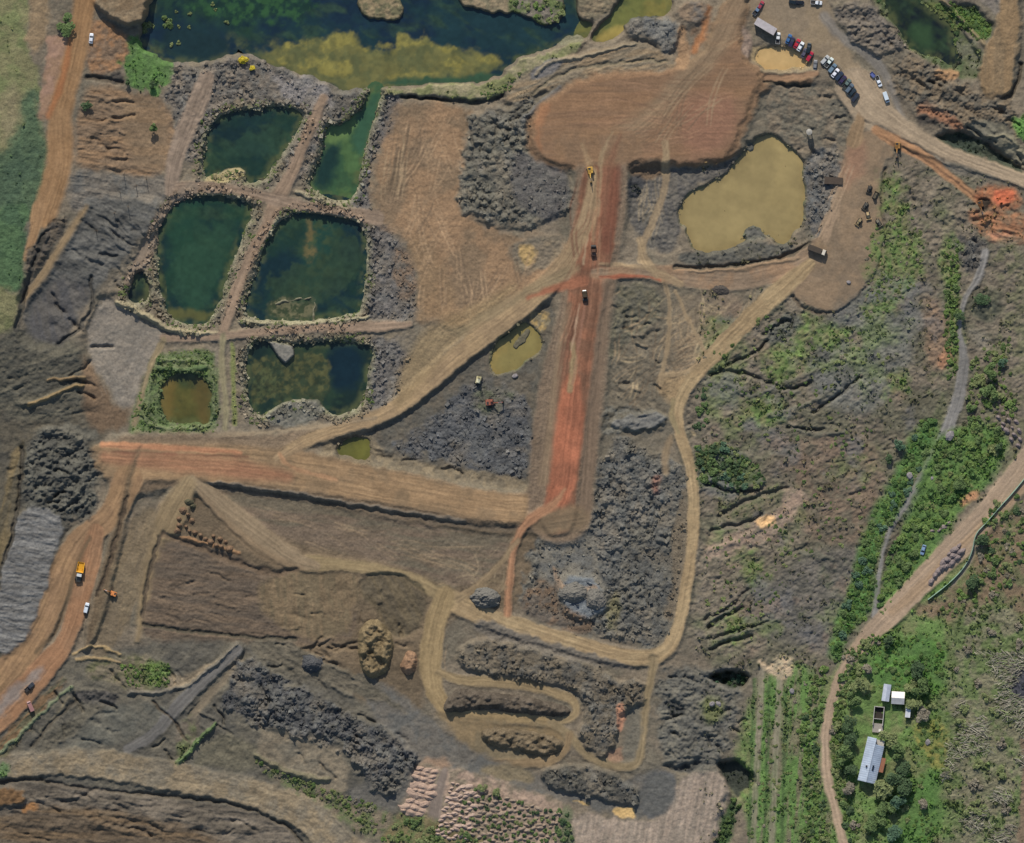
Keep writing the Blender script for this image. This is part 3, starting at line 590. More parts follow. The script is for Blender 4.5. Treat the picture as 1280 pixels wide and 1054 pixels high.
# dug field
zone(F("205,665 290,690 340,720 395,725 440,740 450,790 400,810 330,800 250,800 178,800 180,770 190,720"), (98, 82, 66), (86, 74, 62), soft=5, ang=4, csc=20, h=-.3, var=.1, rough=('ridge', .28, 5, 8))
zone(F("445,740 460,715 500,720 530,735 533,760 525,790 490,800 470,760"), (92, 80, 60), (84, 74, 58), soft=4, ang=60, csc=10, h=-.9, hs=4, rough=('ridge', .35, 6, 70))
zone(F("330,715 450,715 450,740 430,800 370,800 320,760"), (102, 88, 66), (112, 94, 70), soft=6, ang=85, csc=12, rough=('tracks', .12, 2.5, 80))
berm(F("205,668 250,685 300,705 340,718 370,712"), 6, -1.0, (92, 76, 60))
berm(F("225,672 262,680 300,692"), 3, .7, (140, 104, 70))
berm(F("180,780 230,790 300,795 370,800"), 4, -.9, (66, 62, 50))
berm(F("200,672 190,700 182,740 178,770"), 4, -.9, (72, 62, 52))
# --- loops with their long heaps
road(F("556,745 543,780 537,820 540,860 556,888 590,896 640,897 690,902"), [24, 26, 28, 24, 18, 16, 16, 14], (140, 118, 82), .3, sh=4, rut=.05, lab='dirt_road')
zone(F("590,900 540,885 560,910 590,940 650,958 700,955 715,935 700,905"), (126, 106, 76), (112, 98, 74), soft=5, lab='dirt_road')
road(F("548,840 575,852 620,852 670,858 712,872 722,885 716,898 690,902"), [8, 12, 13, 13, 12, 11, 11, 10], (134, 114, 82), .3, sh=4, rut=.07, lab='dirt_road')
road(F("690,902 712,918 725,938 745,952 785,961 800,952 803,920 806,885 814,850 817,826"), 10, (132, 114, 84), .3, sh=4, rut=.13, lab='dirt_road')
road(F("600,952 650,955 690,952 708,938 712,920"), [8, 10, 12, 10, 8], (130, 108, 78), .3, sh=4, lab='dirt_road')
zone(F("575,835 573,812 590,797 640,805 690,818 740,832 780,857 810,850 805,877 782,890 775,900 765,930 757,948 735,935 722,915 732,895 730,875 715,860 690,852 640,844 600,838"),
     (96, 86, 72), (78, 74, 68), csc=10, h=1.7, hs=4, rough=('dump', .75, 5), soft=2, edge=8, lab='rubble')
zone(F("600,770 650,790 720,812 790,832 790,840 700,822 640,804 590,790"), (104, 96, 86), soft=3, rough=('rubble', .4, 5))
zone(F("770,880 780,878 783,900 778,915 772,912 770,900"), (174, 124, 96), soft=2, edge=4, csc=6)
zone(F("762,940 778,930 778,950 764,952"), (146, 112, 88), soft=3, a=.8)
zone(F("785,885 803,870 800,945 780,950 778,925"), (100, 94, 82), soft=4)
# ---- grey flat and black heaps at the south
zone(F("440,840 480,855 530,890 580,935 640,960 720,980 800,970 815,960 850,965 840,1000 830,1020 780,1025 720,1005 640,985 560,960 520,960 505,935 470,900"), (88, 86, 82), (98, 92, 84), soft=5, csc=16, rough=('smooth', .12, 6), h=-.3)
zone(F("810,965 848,968 842,1000 832,1022 805,1025 800,1000"), (80, 80, 82), soft=3)
zone(F("670,965 720,955 760,965 800,990 805,1003 790,1008 740,995 690,985"), (84, 80, 72), (70, 68, 64), csc=7, rough=('rubble', .9, 5), h=1.4, hs=4, lab='rubble', clump=2)
zone(F("520,955 545,945 570,955 560,965 530,965"), (128, 104, 84), soft=4)
zone(F("712,998 735,1000 738,1009 720,1007"), (190, 156, 96), soft=2)
zone(F("760,1015 780,1008 796,1010 794,1024 775,1022"), (196, 160, 100), soft=2)
zone(F("590,960 640,955 665,965 670,980 640,980"), (122, 106, 76), soft=4, a=.7)
# terrace of pink soil (heaps and shrubs stand on it)
zone(F("520,952 552,958 600,968 650,985 700,1000 712,1020 710,1064 610,1064 575,1040 545,1030 500,1014 508,985"), (154, 130, 112), (124, 110, 92), soft=4, csc=10, rough=('rubble', .25, 5), h=.4)
road(F("556,962 548,990 540,1030"), [8, 14, 18], (120, 106, 96), None, soft=2, lab='path')
zone(F("490,1020 520,1010 560,1036 600,1040 620,1064 470,1064"), (92, 104, 60), (112, 100, 68), csc=9, soft=5, lab='grass')
zone(F("850,970 880,962 905,970 912,985 905,1020 890,1064 705,1064 715,1010 780,1028 830,1022"), (152, 134, 118), (134, 120, 106), soft=4, csc=10, var=.12, ang=100, rough=('tracks', .2, 3, 95), lab='ground')
zone(F("700,1005 715,1010 720,1064 700,1064"), (96, 100, 74), soft=4, lab='grass')
# shafts and pits right of the loops
zone(F("820,840 880,830 930,840 930,880 900,960 860,970 825,955 825,900"), (98, 94, 84), (86, 84, 78), csc=9, rough=('crags', 1.1, 8), soft=7, edge=10)
zone(F("875,878 905,870 900,905 878,905"), (94, 98, 62), soft=6, csc=7)
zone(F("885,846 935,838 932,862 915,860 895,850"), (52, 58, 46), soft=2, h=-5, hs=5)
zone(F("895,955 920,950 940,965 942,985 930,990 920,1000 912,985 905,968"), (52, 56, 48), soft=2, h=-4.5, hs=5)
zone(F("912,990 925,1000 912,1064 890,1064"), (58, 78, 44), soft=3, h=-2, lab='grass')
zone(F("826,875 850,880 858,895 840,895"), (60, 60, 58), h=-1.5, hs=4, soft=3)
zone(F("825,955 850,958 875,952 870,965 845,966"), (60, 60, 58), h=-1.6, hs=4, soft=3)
zone(F("808,966 846,969 842,1000 832,1020 806,1023 798,1002"), (84, 83, 80), soft=5, edge=4, h=-.3, hs=4, rough=('smooth', .08, 6), lab='ground')
# old railway-like double track on the grass
zone(F("935,830 1035,830 1030,960 1045,1064 925,1064 945,1000"), (88, 118, 56), (108, 104, 78), ang=95, csc=18, soft=5, lab='grass', mixp=-.1)
for s_ in ("952,835 950,900 946,960 940,1064", "974,845 972,900 968,980 964,1064"):
    road(F(s_), 8, (130, 120, 102), None, soft=2, rut=.08, lab='path', a=.75, var=.2)
for s_ in ("982,860 980,950 977,1064", "943,850 940,930 936,1064", "962,845 960,930 955,1064"):
    road(F(s_), 4, (62, 84, 44), None, soft=2, lab='grass', a=.8, var=.2)
zone(F("945,825 965,832 975,818 992,828 990,846 970,848 955,838"), (178, 154, 124), (150, 136, 110), soft=3, edge=6, csc=6)
# --- dark slabs, strata and tan strip in the south-west
zone(F("95,905 150,880 200,878 225,890 195,915 150,930 100,940 60,935"), (92, 88, 78), (84, 82, 74), soft=4, csc=20, rough=('smooth', .1, 7), h=.5, lab='ground')
zone(F("90,860 150,865 150,878 100,880"), (56, 54, 52), (74, 70, 66), soft=3, rough=('rubble', .8, 5), csc=6)
zone(F("105,830 165,815 215,830 215,860 160,862 110,850"), (88, 86, 60), (108, 98, 80), soft=5, csc=9, rough=('ridge', .45, 5, 20))
zone(F("180,835 195,825 212,832 210,858 185,855"), (92, 112, 58), soft=6, lab='grass')
zone(F("195,845 240,845 300,802 295,830 230,862 215,868"), (126, 112, 92), soft=3)
road(F("298,812 268,838 238,866 215,890 195,918 160,936"), [10, 14, 16, 16, 14, 12], (100, 96, 92), [2.2, 1.8, 1.2, .8, .5, .4], sh=4, soft=2, lab='path')
road(F("300,826 280,850 262,868 240,895"), [6, 8, 10, 12], (120, 106, 86), None, soft=3, lab='path', a=.8)
berm(F("160,866 200,866 232,860 270,830 296,806"), 3.5, 1.4, (100, 94, 84))
zone(F("225,895 260,890 235,945 218,955"), (98, 88, 76), (88, 92, 62), soft=4)
berm(F("270,905 245,930 222,955"), 4, 2.2, (84, 104, 60))
berm(F("190,876 215,900 234,926"), 2.5, -1.5, (74, 64, 52))
zone(F("270,915 310,925 340,940 330,965 260,960 235,955"), (96, 90, 74), soft=5)
zone(F("325,910 365,905 400,925 430,935 440,980 420,1000 360,970 320,955"), (118, 106, 88), (104, 96, 82), soft=5, csc=14, rough=('smooth', .2, 8), h=.6)
zone(F("290,840 320,820 345,850 385,865 420,880 440,900 480,910 520,940 515,960 500,990 470,990 440,950 420,925 360,920 320,905 270,880"), (68, 68, 70), (80, 79, 77), csc=7, var=.25, rough=('dump', 1.15, 5), lab='rubble', h=1.2, hs=6, edge=10)
zone(F("300,800 360,800 400,825 460,845 520,900 490,880 440,868 400,850 345,840"), (98, 90, 76), (84, 78, 66), soft=4, csc=10, rough=('ridge', .4, 5, 25))
zone(F("385,825 400,822 405,836 390,838"), (54, 52, 50), h=.8, hs=4, soft=2)
berm(F("320,945 345,958 380,972 410,975"), 5, 1.6, (104, 98, 76))
zone(F("320,955 400,985 460,1000 500,1020 470,1054 420,1020 360,990"), (90, 98, 62), (112, 100, 82), soft=5, csc=9, lab='grass')
zone(F("500,960 520,965 500,1010 470,1010 420,1000 440,985"), (92, 88, 82), soft=5)
road(F("-20,962 40,955 100,952 160,962 220,972 290,985 350,1003 395,1025 430,1070"), [22, 28, 34, 35, 35, 34, 36, 42, 48], (128, 112, 88), 1.2, sh=4, soft=4, lab='ground', var=.14, col2=(114, 104, 88), edge=5, keep=.9)
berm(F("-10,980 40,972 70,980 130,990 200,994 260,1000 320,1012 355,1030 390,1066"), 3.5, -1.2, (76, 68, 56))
zone(F("-20,985 50,975 150,992 250,1002 320,1014 360,1036 385,1064 -20,1064"), (104, 94, 82), (84, 76, 66), soft=4, ang=5, csc=20, var=.16, rough=('ridge', .55, 8, 6))
zone(F("-20,1020 60,1008 180,1020 260,1040 300,1064 -20,1064"), (98, 78, 54), (84, 70, 54), soft=8, ang=3, a=.8)
zone(F("-10,985 25,985 32,1000 20,1008 -10,1008"), (100, 74, 46), soft=2, rough=('rubble', 1., 8), h=1.5, hs=4)
zone(F("25,1005 45,1002 46,1012 26,1018"), (136, 96, 56), soft=2)
zone(F("45,935 55,920 90,900 130,880 120,890 80,930 50,945"), (74, 70, 60), (88, 82, 70), rough=('rubble', .6, 5), soft=4)
zone(F("0,925 35,890 60,860 75,850 88,845 60,880 30,925 -5,955"), (108, 84, 58), (84, 80, 60), ang=-45, soft=3, csc=9, rough=('ridge', .5, 5, -42))
berm(F("-5,945 30,915 62,880 90,858"), 3.5, 1.2, (104, 112, 84))
road(F("85,872 70,895 50,915"), 3, (120, 108, 84), None, soft=2, lab='ground', a=.7)
berm(F("40,935 65,902 95,876"), 4, -1., (72, 66, 56))
zone(F("-5,958 10,950 14,968 -5,972"), (90, 112, 70), soft=3, lab='grass')
berm(F("90,818 120,805 150,818"), 2.5, .9, (152, 128, 88))
berm(F("96,824 130,822 150,828"), 3, .9, (142, 120, 84))
# --- west: dark rock and grey tipped slope
zone(F("35,545 80,530 118,560 122,600 122,640 90,655 55,648 32,640 25,600"), (84, 82, 74), (68, 67, 62), csc=10, var=.2, rough=('crags', 2.0, 9), soft=6, h=.8, edge=9)
zone(F("52,535 85,528 120,540 120,555 80,545"), (92, 88, 78), soft=4)
zone(F("0,690 25,630 80,640 75,670 62,720 45,775 30,800 -10,830"), (108, 106, 104), (92, 90, 88), ang=6, csc=12, var=.16, soft=3, rough=('ridge', .5, 5, 8), h=2.2, hs=8)
zone(F("20,560 35,548 22,640 10,690 -8,740 -8,660 8,600"), (100, 86, 60), (84, 76, 60), ang=105, soft=3, rough=('smooth', .3, 6))
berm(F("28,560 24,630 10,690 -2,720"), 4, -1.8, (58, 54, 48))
berm(F("60,476 80,472 104,472"), 3, 1.1, (130, 106, 72))
berm(F("36,506 70,492 102,480"), 3.5, 1.5, (128, 106, 70))
# upper left roads
zone(T(0, 0, "150,-60 250,-60 245,150 180,300 130,220 150,100"), (126, 106, 80), soft=4, ang=95)
zone(T(0, 0, "240,160 345,180 330,280 300,380 260,500 220,600 195,600 200,480 225,330"), (148, 116, 96), (138, 108, 84), soft=3, lab='haul_road', csc=12)
road(T(0, 0, "430,-40 410,80 390,200 360,330 330,450 300,560 300,680 300,800 270,920 220,1080"), [26, 26, 26, 28, 28, 28, 32, 32, 32, 30], (144, 110, 74), None, soft=4, lab='haul_road', var=.11, col2=(138, 104, 68))
road(T(0, 0, "350,200 330,330 290,470 240,580"), [5, 8, 9, 6], (146, 92, 52), None, soft=3, lab='haul_road', a=.8)
road(T(0, 1, "430,-20 330,130 250,260 180,360 110,450"), [5, 9, 9, 9, 4], (134, 112, 82), 4.5, sh=9, soft=3.5, lab='haul_road')
road(T(0, 1, "190,-20 180,80 150,180 125,240"), [16, 14, 10, 5], (148, 114, 78), None, soft=2, lab='haul_road')
zone(T(0, 1, "220,60 320,20 340,60 280,140 220,260 160,300 120,290 130,200 190,170"), (86, 76, 64), (72, 66, 60), soft=3, csc=7, rough=('lumps', 1.4, 9))
berm(T(0, 0, "440,388 520,395 610,410"), 4, -1.6, (66, 58, 48))
zone(T(0, 0, "550,360 610,340 625,400 560,400"), (60, 56, 52), rough=('rubble', 1., 6), soft=3)
# bright grass by the lake
zone(T(0, 0, "610,290 660,270 625,190 640,165 700,195 760,245 820,300 870,340 850,390 800,470 740,455 640,430 620,350"), (80, 112, 54), (74, 100, 54), csc=7, var=.16, soft=3, edge=7, clump=4, lab='grass', rough=('earth', .2, 5))
# track between ponds (paths)
PATHC = (132, 110, 90)
road(T(0, 0, "1030,390 1000,480 950,600 890,740 860,860 850,960"), [20, 26, 24, 22, 20, 12], (128, 110, 94), .6, sh=4, lab='path', var=.16)
road(F("405,122 392,150 375,190 362,225 345,250 335,280 318,310 298,355 284,400 278,418"), [12, 13, 14, 16, 20, 14, 14, 14, 12, 12], PATHC, .8, sh=4, lab='path', var=.13)
road(F("225,235 260,233 300,238 345,250 380,258 430,265 470,272"), [14, 14, 12, 14, 12, 12, 20], (130, 110, 92), .6, sh=4, lab='path', var=.14)
road(F("205,422 240,424 280,420 350,413 420,409 480,409 512,405"), [10, 9, 10, 10, 11, 12, 6], (136, 114, 94), .8, sh=4, lab='path')
road(F("205,425 190,450 178,490 168,530"), [8, 7, 6, 6], (128, 112, 84), None, lab='path', soft=2)
road(F("279,420 276,450 282,500 282,535"), [8, 7, 7, 7], (134, 124, 94), .6, sh=3, lab='path', rut=.12)
road(F("290,430 292,480 294,530"), 5, (112, 116, 66), None, lab='grass', soft=2)
road(F("165,350 190,300 205,265 240,235"), [18, 18, 16, 14], (126, 110, 94), None, lab='path', soft=3)
road(F("262,545 340,540 420,530 470,522"), 4, (128, 112, 90), None, lab='path', soft=2, a=.7)
# --- north-east: yard, roads, pits
zone(F("930,-20 1020,-20 1045,30 1070,75 1090,110 1110,150 1075,150 1070,115 1045,75 1015,70 985,50 945,40"), (132, 114, 90), (124, 108, 88), soft=4, csc=26, var=.09, h=.6, hs=5, rough=('smooth', .08, 6), lab='dirt_road')
road(F("1070,110 1090,140 1110,163 1140,178 1180,195 1230,210 1295,228"), [50, 46, 24, 17, 16, 15, 15], (142, 124, 102), .8, sh=4, lab='dirt_road', soft=3)
road(F("1082,130 1076,150 1068,175"), [14, 13, 20], (140, 114, 84), .7, sh=4, lab='dirt_road')
road(F("1030,20 1050,45 1075,62 1095,75 1110,100 1120,130 1135,160"), [12, 12, 12, 14, 10, 8, 6], (116, 110, 104), None, soft=3, a=.8, lab='dirt_road')
road(F("960,98 990,96 1020,92"), [10, 9, 5], (140, 108, 80), 1., sh=3, lab='path')
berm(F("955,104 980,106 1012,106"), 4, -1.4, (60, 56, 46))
berm(F("950,88 985,92 1018,86"), 3, .7, (130, 116, 92))
zone(F("1035,0 1090,0 1120,30 1135,50 1110,70 1080,62 1055,40"), (108, 98, 86), (90, 84, 78), csc=8, h=1.2, hs=5, rough=('crags', 1.5, 8), soft=4, edge=8)
zone(F("1088,-20 1150,-20 1185,5 1215,60 1235,75 1222,90 1205,105 1185,90 1150,72 1135,52 1120,35 1095,12"), (70, 82, 52), (88, 92, 66), soft=3, h=-3, hs=6, csc=12)
pond(F("1095,-20 1140,-5 1165,15 1190,35 1190,60 1200,80 1188,78 1165,66 1150,68 1130,45 1118,28"), -3.5, 3, 5, (20, 30, 32), (30, 44, 30), None, mud=(84, 92, 60), mudw=5, csc=14)  # dark sheet: the shade inside the pit is put into its colour
zone(F("1140,25 1165,30 1170,60 1150,62 1135,45"), (42, 66, 40), arr=WC, soft=8)
zone(F("1140,0 1180,5 1200,35 1190,40 1160,15"), (88, 96, 50), soft=5, csc=8, rough=('earth', .4, 5))
zone(F("1182,5 1220,10 1240,30 1243,40 1230,55 1210,40 1190,20"), (72, 108, 48), (62, 84, 44), soft=3, lab='grass', h=-2.5, hs=6)
berm(F("1178,0 1200,20 1220,45 1232,58"), 4, 2.4, (126, 110, 82))
zone(F("1185,45 1230,55 1230,90 1215,85 1200,72 1180,68"), (104, 104, 84), (92, 96, 66), csc=9, soft=3, rough=('earth', .35, 6))
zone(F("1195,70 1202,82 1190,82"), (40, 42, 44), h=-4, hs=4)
zone(F("1248,-20 1275,-20 1276,40 1268,80 1262,118 1240,126 1222,118 1228,70 1235,50 1245,40"), (128, 104, 74), (118, 98, 72), ang=92, csc=20, soft=3, h=2, hs=5, rough=('tracks', .14, 3, 88))
zone(F("1220,-20 1250,-20 1248,20 1235,15"), (112, 104, 96), soft=4)
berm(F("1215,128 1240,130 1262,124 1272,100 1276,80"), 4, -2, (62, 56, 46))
zone(F("1110,70 1150,68 1185,90 1200,95 1225,120 1280,135 1280,180 1235,185 1200,165 1165,165 1140,140 1120,110"), (108, 94, 76), (88, 82, 72), csc=10, var=.2, rough=('crags', 1.25, 7), soft=5, edge=8, h=.8)
zone(F("1165,90 1190,85 1202,95 1190,103 1170,100"), (146, 112, 78), soft=3)
zone(F("1138,125 1160,128 1190,140 1215,160 1210,168 1180,155 1150,150"), (128, 90, 66), (110, 88, 72), soft=5, edge=10, ang=25, rough=('crags', 1.2, 6))
zone(F("1145,140 1175,148 1172,160 1150,155"), (52, 48, 44), soft=3, rough=('rubble', 1, 6))
zone(F("1172,168 1200,165 1235,180 1248,190 1270,205 1280,218 1260,212 1230,200 1195,190 1178,182"), (50, 60, 50), (64, 70, 56), soft=2, h=-3.6, hs=7, rough=('rubble', .6, 6))  # pit floor coloured dark for the shade of its walls
zone(F("1262,145 1290,140 1290,180 1272,175"), (84, 122, 54), lab='grass', soft=3)
zone(F("1195,155 1260,150 1270,175 1290,190 1290,215 1250,190 1215,170"), (110, 104, 86), (96, 92, 80), soft=4, rough=('earth', .4, 6))
berm(F("1236,172 1262,170 1272,182"), 3, 1.5, (118, 112, 92))
zone(F("1085,145 1110,150 1150,175 1200,195 1250,215 1240,225 1190,220 1150,200 1115,180 1095,165"), (112, 104, 92), (98, 92, 80), soft=4, csc=8, rough=('ridge', .35, 5, 30))
berm(F("1083,150 1110,160 1150,185 1180,200"), 3, -.8, (80, 72, 64))
road(F("1075,110 1092,134 1110,146 1135,164 1160,178 1185,192 1212,201 1248,213 1295,232"), [46, 40, 27, 20, 18, 17, 16, 15, 16], (150, 130, 106), .8, sh=4, lab='dirt_road', soft=2.5, rut=.05)
road(F("1095,163 1120,178 1150,192 1185,220 1215,243 1226,252"), [12, 14, 14, 12, 12, 10], (158, 116, 80), None, soft=2, lab='path', rut=.05)
berm(F("1128,184 1160,203 1200,233 1222,248"), 2.2, -.5, (110, 80, 58))
zone(F("1215,235 1250,228 1275,240 1280,252 1262,265 1225,262"), (146, 92, 60), (128, 92, 66), soft=4, csc=8, rough=('rubble', .5, 6))
zone(F("1240,236 1270,238 1272,250 1250,258 1240,248"), (186, 92, 56), soft=4, a=.8)
zone(F("1205,262 1250,262 1290,270 1290,310 1240,300 1222,290"), (116, 92, 70), (140, 96, 66), soft=4, csc=8, rough=('ridge', .6, 6, 10))
zone(F("1226,290 1262,292 1260,300 1232,298"), (168, 118, 88), soft=3)
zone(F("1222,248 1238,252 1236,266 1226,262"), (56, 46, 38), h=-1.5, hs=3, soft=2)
zone(F("1180,300 1225,290 1235,310 1225,345 1200,335"), (86, 80, 74), (68, 66, 64), csc=6, rough=('rubble', .9, 6), soft=4, lab='rubble')
# --- east scrub: grey, pink and green patches
zone(F("1030,390 1085,365 1110,300 1140,340 1150,420 1120,480 1080,530 1000,490"), (100, 98, 90), (88, 88, 82), soft=10, csc=20, var=.2, rough=('scrub', .6, 6, 145))
for s_ in ("1085,300 1120,265 1150,300 1150,345 1115,390 1085,400 1090,350", "960,440 990,420 1005,440 980,480 955,475", "1010,410 1050,400 1070,420 1040,440", "1110,470 1130,468 1135,490 1112,495", "900,770 935,760 938,800 905,815", "920,670 945,660 950,720 935,740", "990,400 1020,400 1010,460 985,470",
           "1180,300 1196,300 1198,380 1200,460 1185,470 1180,400", "930,490 990,500 970,540 920,530", "1100,210 1130,230 1125,270 1105,265"):
    zone(F(s_), (92, 116, 54), (106, 108, 66), soft=10, edge=10, csc=7, var=.22, a=.85, lab=None, clump=9)
zone(F("1150,380 1180,370 1187,440 1182,465 1160,460"), (122, 98, 78), soft=8, a=.8, ang=95)
zone(F("1178,430 1187,432 1186,458 1170,462"), (168, 118, 86), soft=4, a=.8)
zone(F("990,545 1080,540 1110,580 1090,680 1020,680 985,640"), (108, 92, 76), (94, 86, 72), soft=10, csc=14, rough=('scrub', .55, 6, 155))
zone(F("885,680 960,650 1000,600 1000,640 960,680 900,700 880,690"), (134, 114, 98), (116, 104, 90), soft=5, edge=7, csc=8)
zone(F("945,648 968,645 972,656 950,662"), (200, 156, 104), soft=4, edge=4)
road(F("900,642 930,625 960,612 985,612"), [4, 6, 6, 4], (130, 112, 94), None, soft=3, lab=None)
zone(F("905,600 965,600 985,620 950,645 910,655 895,635"), (108, 98, 78), (90, 90, 66), soft=6, csc=9, rough=('ridge', .5, 5, 155))
zone(F("935,740 1000,700 1060,680 1090,700 1060,800 960,810"), (98, 92, 84), (86, 82, 74), soft=10, csc=14, rough=('scrub', .6, 6, 150))
zone(F("870,560 905,555 940,580 955,600 930,612 890,610 872,600"), (62, 80, 46), (80, 88, 58), soft=7, csc=9, clump=5)
berm(F("890,602 925,612 955,602"), 5, 1.3, (70, 76, 60))
for s_ in ("905,480 940,500 1000,470 1040,455 1070,445", "960,520 1000,510 1040,490", "990,535 1020,545 1055,540", "890,780 915,760 940,740", "900,800 930,790 970,775", "1000,690 1040,700", "1050,445 1075,455", "885,690 930,672 985,640", "1100,455 1125,447"):
    berm(F(s_), 4, .6, (88, 86, 74))
ES = sm(0, 30, sdist(F("870,330 985,385 1110,280 1120,200 1200,260 1190,640 1100,760 1040,830 940,840 862,830 860,560"), GX, GY)) * (~np.isin(LAB, [1, 2, 3, 4]))
g = (ES * sm(.0, .6, fbm(GX, GY, 46, 301, 5, .6)) * .55)[..., None]
C = C * (1 - g) + alb((98, 114, 60)) * (1 + .2 * fbm(GX, GY, 6, 305, 3))[..., None] * g
g = (ES * sm(.1, .6, fbm(GX, GY, 40, 311, 5, .6)) * .6)[..., None]
C = C * (1 - g) + alb((100, 98, 98)) * g
g = (ES * sm(.2, .7, fbm(GX, GY, 30, 321, 5, .6)) * .5)[..., None]
C = C * (1 - g) + alb((122, 102, 86)) * g
relief(F("870,440 985,385 1090,400 1180,300 1190,640 1100,760 1040,830 940,840 870,830 870,560"), .4, 26, 401, 26, -28, 35, 24, (.4, 1.0))
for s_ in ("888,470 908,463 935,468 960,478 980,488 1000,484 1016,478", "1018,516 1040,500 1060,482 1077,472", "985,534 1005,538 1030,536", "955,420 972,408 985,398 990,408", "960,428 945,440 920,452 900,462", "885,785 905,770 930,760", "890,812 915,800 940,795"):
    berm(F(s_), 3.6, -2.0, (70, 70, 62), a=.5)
zone(F("955,420 975,395 995,392 1005,405 985,420 965,432"), (92, 92, 82), (76, 76, 70), soft=5, csc=5, rough=('crags', 1.3, 6))
zone(F("884,690 905,672 935,660 962,658 975,640 990,612 1003,605 1000,640 975,672 930,684 900,702 886,700"), (150, 126, 108), (128, 112, 96), soft=4, edge=7, csc=8, clump=4, rough=('scrub', .35, 6, 160))
zone(F("945,648 968,645 972,656 950,662"), (206, 164, 112), soft=3, edge=4)
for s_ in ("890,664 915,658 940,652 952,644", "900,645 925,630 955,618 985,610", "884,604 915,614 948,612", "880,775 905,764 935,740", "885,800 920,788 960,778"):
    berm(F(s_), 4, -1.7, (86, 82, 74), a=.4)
swirls(F("1050,200 1075,185 1060,250 1040,300 1020,325 1015,310"), 10, 80, 112, 8, 71, w=(2, 4), a=.5, cols=((156, 130, 104),))
swirls(F("700,210 780,210 775,330 720,400 690,560 700,330"), 24, 70, 98, 10, 72, a=.5, cols=((90, 62, 48), (150, 112, 84), (104, 66, 50)))
# grey path and gravel road
road(F("1232,315 1226,345 1210,365 1201,390 1198,415 1205,440 1204,470 1198,500 1185,535 1165,575 1140,620 1115,655 1103,690 1098,720 1093,770"), [8, 10, 7, 6, 6, 9, 14, 16, 14, 10, 8, 6, 5, 6, 8], (118, 114, 110), .5, sh=3, lab='path', var=.12, soft=2)
zone(F("1215,365 1250,360 1255,395 1230,405 1210,390"), (62, 64, 54), (92, 90, 72), soft=6, csc=8, rough=('rubble', .8, 7))
zone(F("1205,405 1240,420 1250,440 1225,440"), (120, 112, 98), soft=5)
zone(F("1235,300 1290,300 1290,620 1255,620 1240,560 1215,470 1240,430 1260,380"), (98, 96, 72), (108, 98, 84), soft=8, csc=13, var=.2)
zone(F("1165,555 1200,530 1250,530 1262,560 1240,600 1200,640 1150,720 1105,765 1098,740 1130,660"), (88, 116, 54), (72, 100, 48), soft=6, csc=8, lab='grass', rough=('earth', .3, 5))
zone(F("1150,525 1172,525 1160,570 1120,640 1095,690 1092,765 1060,790 1045,830 1035,810 1065,720 1085,650 1120,590"), (70, 106, 50), (82, 112, 54), soft=6, csc=7, lab='grass', rough=('earth', .3, 5))
road(F("1300,560 1270,600 1232,648 1190,690 1150,730 1110,772 1085,795 1058,830 1042,865 1034,900 1031,935 1034,975 1044,1010 1058,1070"), [34, 34, 34, 34, 30, 26, 22, 15, 13, 12, 12, 12, 12, 12], (158, 134, 110), .7, sh=4, lab='gravel_road', var=.07, col2=(150, 128, 106), soft=2)
road(F("1290,600 1250,640 1215,668 1180,705 1140,745 1115,765"), [10, 8, 8, 10, 14, 10], (150, 122, 92), .7, lab='gravel_road', soft=4, a=.6)
zone(F("1200,622 1222,612 1225,622 1200,635"), (176, 128, 90), soft=4)
road(F("1226,672 1218,690 1205,715 1188,735"), [6, 6, 6, 5], (140, 128, 112), None, lab='path', soft=2)
zone(F("1230,660 1290,620 1290,800 1200,780 1130,765 1190,735 1215,710"), (98, 98, 66), (116, 98, 76), soft=6, csc=12, var=.2)
zone(F("1185,765 1290,740 1290,1064 1190,1064 1170,960 1185,860"), (112, 108, 84), (90, 104, 60), soft=10, csc=16, var=.22, lab='grass', rough=('earth', .45, 4))
zone(F("1275,890 1290,890 1290,1064 1272,1064 1276,980"), (116, 98, 78), soft=2)
zone(F("1255,835 1290,825 1290,890 1262,885"), (60, 60, 68), soft=6)
zone(F("1085,820 1130,790 1180,800 1185,860 1150,880 1095,860"), (76, 118, 44), (66, 100, 44), soft=7, csc=12, lab='grass', a=.85)
zone(F("1140,905 1180,895 1185,960 1160,965 1145,930"), (128, 122, 54), (84, 104, 48), soft=6, csc=6, lab='grass', a=.85)
zone(F("1150,960 1180,960 1175,1064 1110,1064 1120,1030"), (72, 108, 46), soft=8, csc=9, lab='grass', a=.8)
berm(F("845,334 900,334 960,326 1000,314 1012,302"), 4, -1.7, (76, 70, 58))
berm(F("860,338 910,338 965,330 1000,322"), 3, .5, (128, 106, 82))
relief(F("0,420 130,430 130,540 90,660 30,620 0,680"), .8, 22, 411, 14, -15, 25, 30, (.6, 1.6))
relief(F("110,250 200,230 190,330 120,420 60,430 40,380"), 1., 24, 421, 7, 30, 30, 26, (.8, 1.8))
relief(F("0,930 40,880 110,825 300,795 420,840 520,930 505,960 430,985 300,960 120,940"), .8, 26, 431, 40, 30, 40, 26, (.7, 1.8))
relief(F("0,990 60,978 250,1002 340,1030 370,1054 0,1054"), 1.3, 16, 441, 26, 6, 8, 50, (.35, 1.1))
relief(F("820,840 935,840 930,960 830,960"), .9, 22, 451, 24, 20, 60, 18, (.8, 2.))
relief(F("1110,70 1280,130 1280,215 1200,180 1120,120"), 1.2, 22, 461, 30, 25, 25, 24, (.8, 2.2))
relief(F("760,365 830,365 830,530 760,530"), .7, 20, 471, 20, 40, 60, 16, (.6, 1.6))
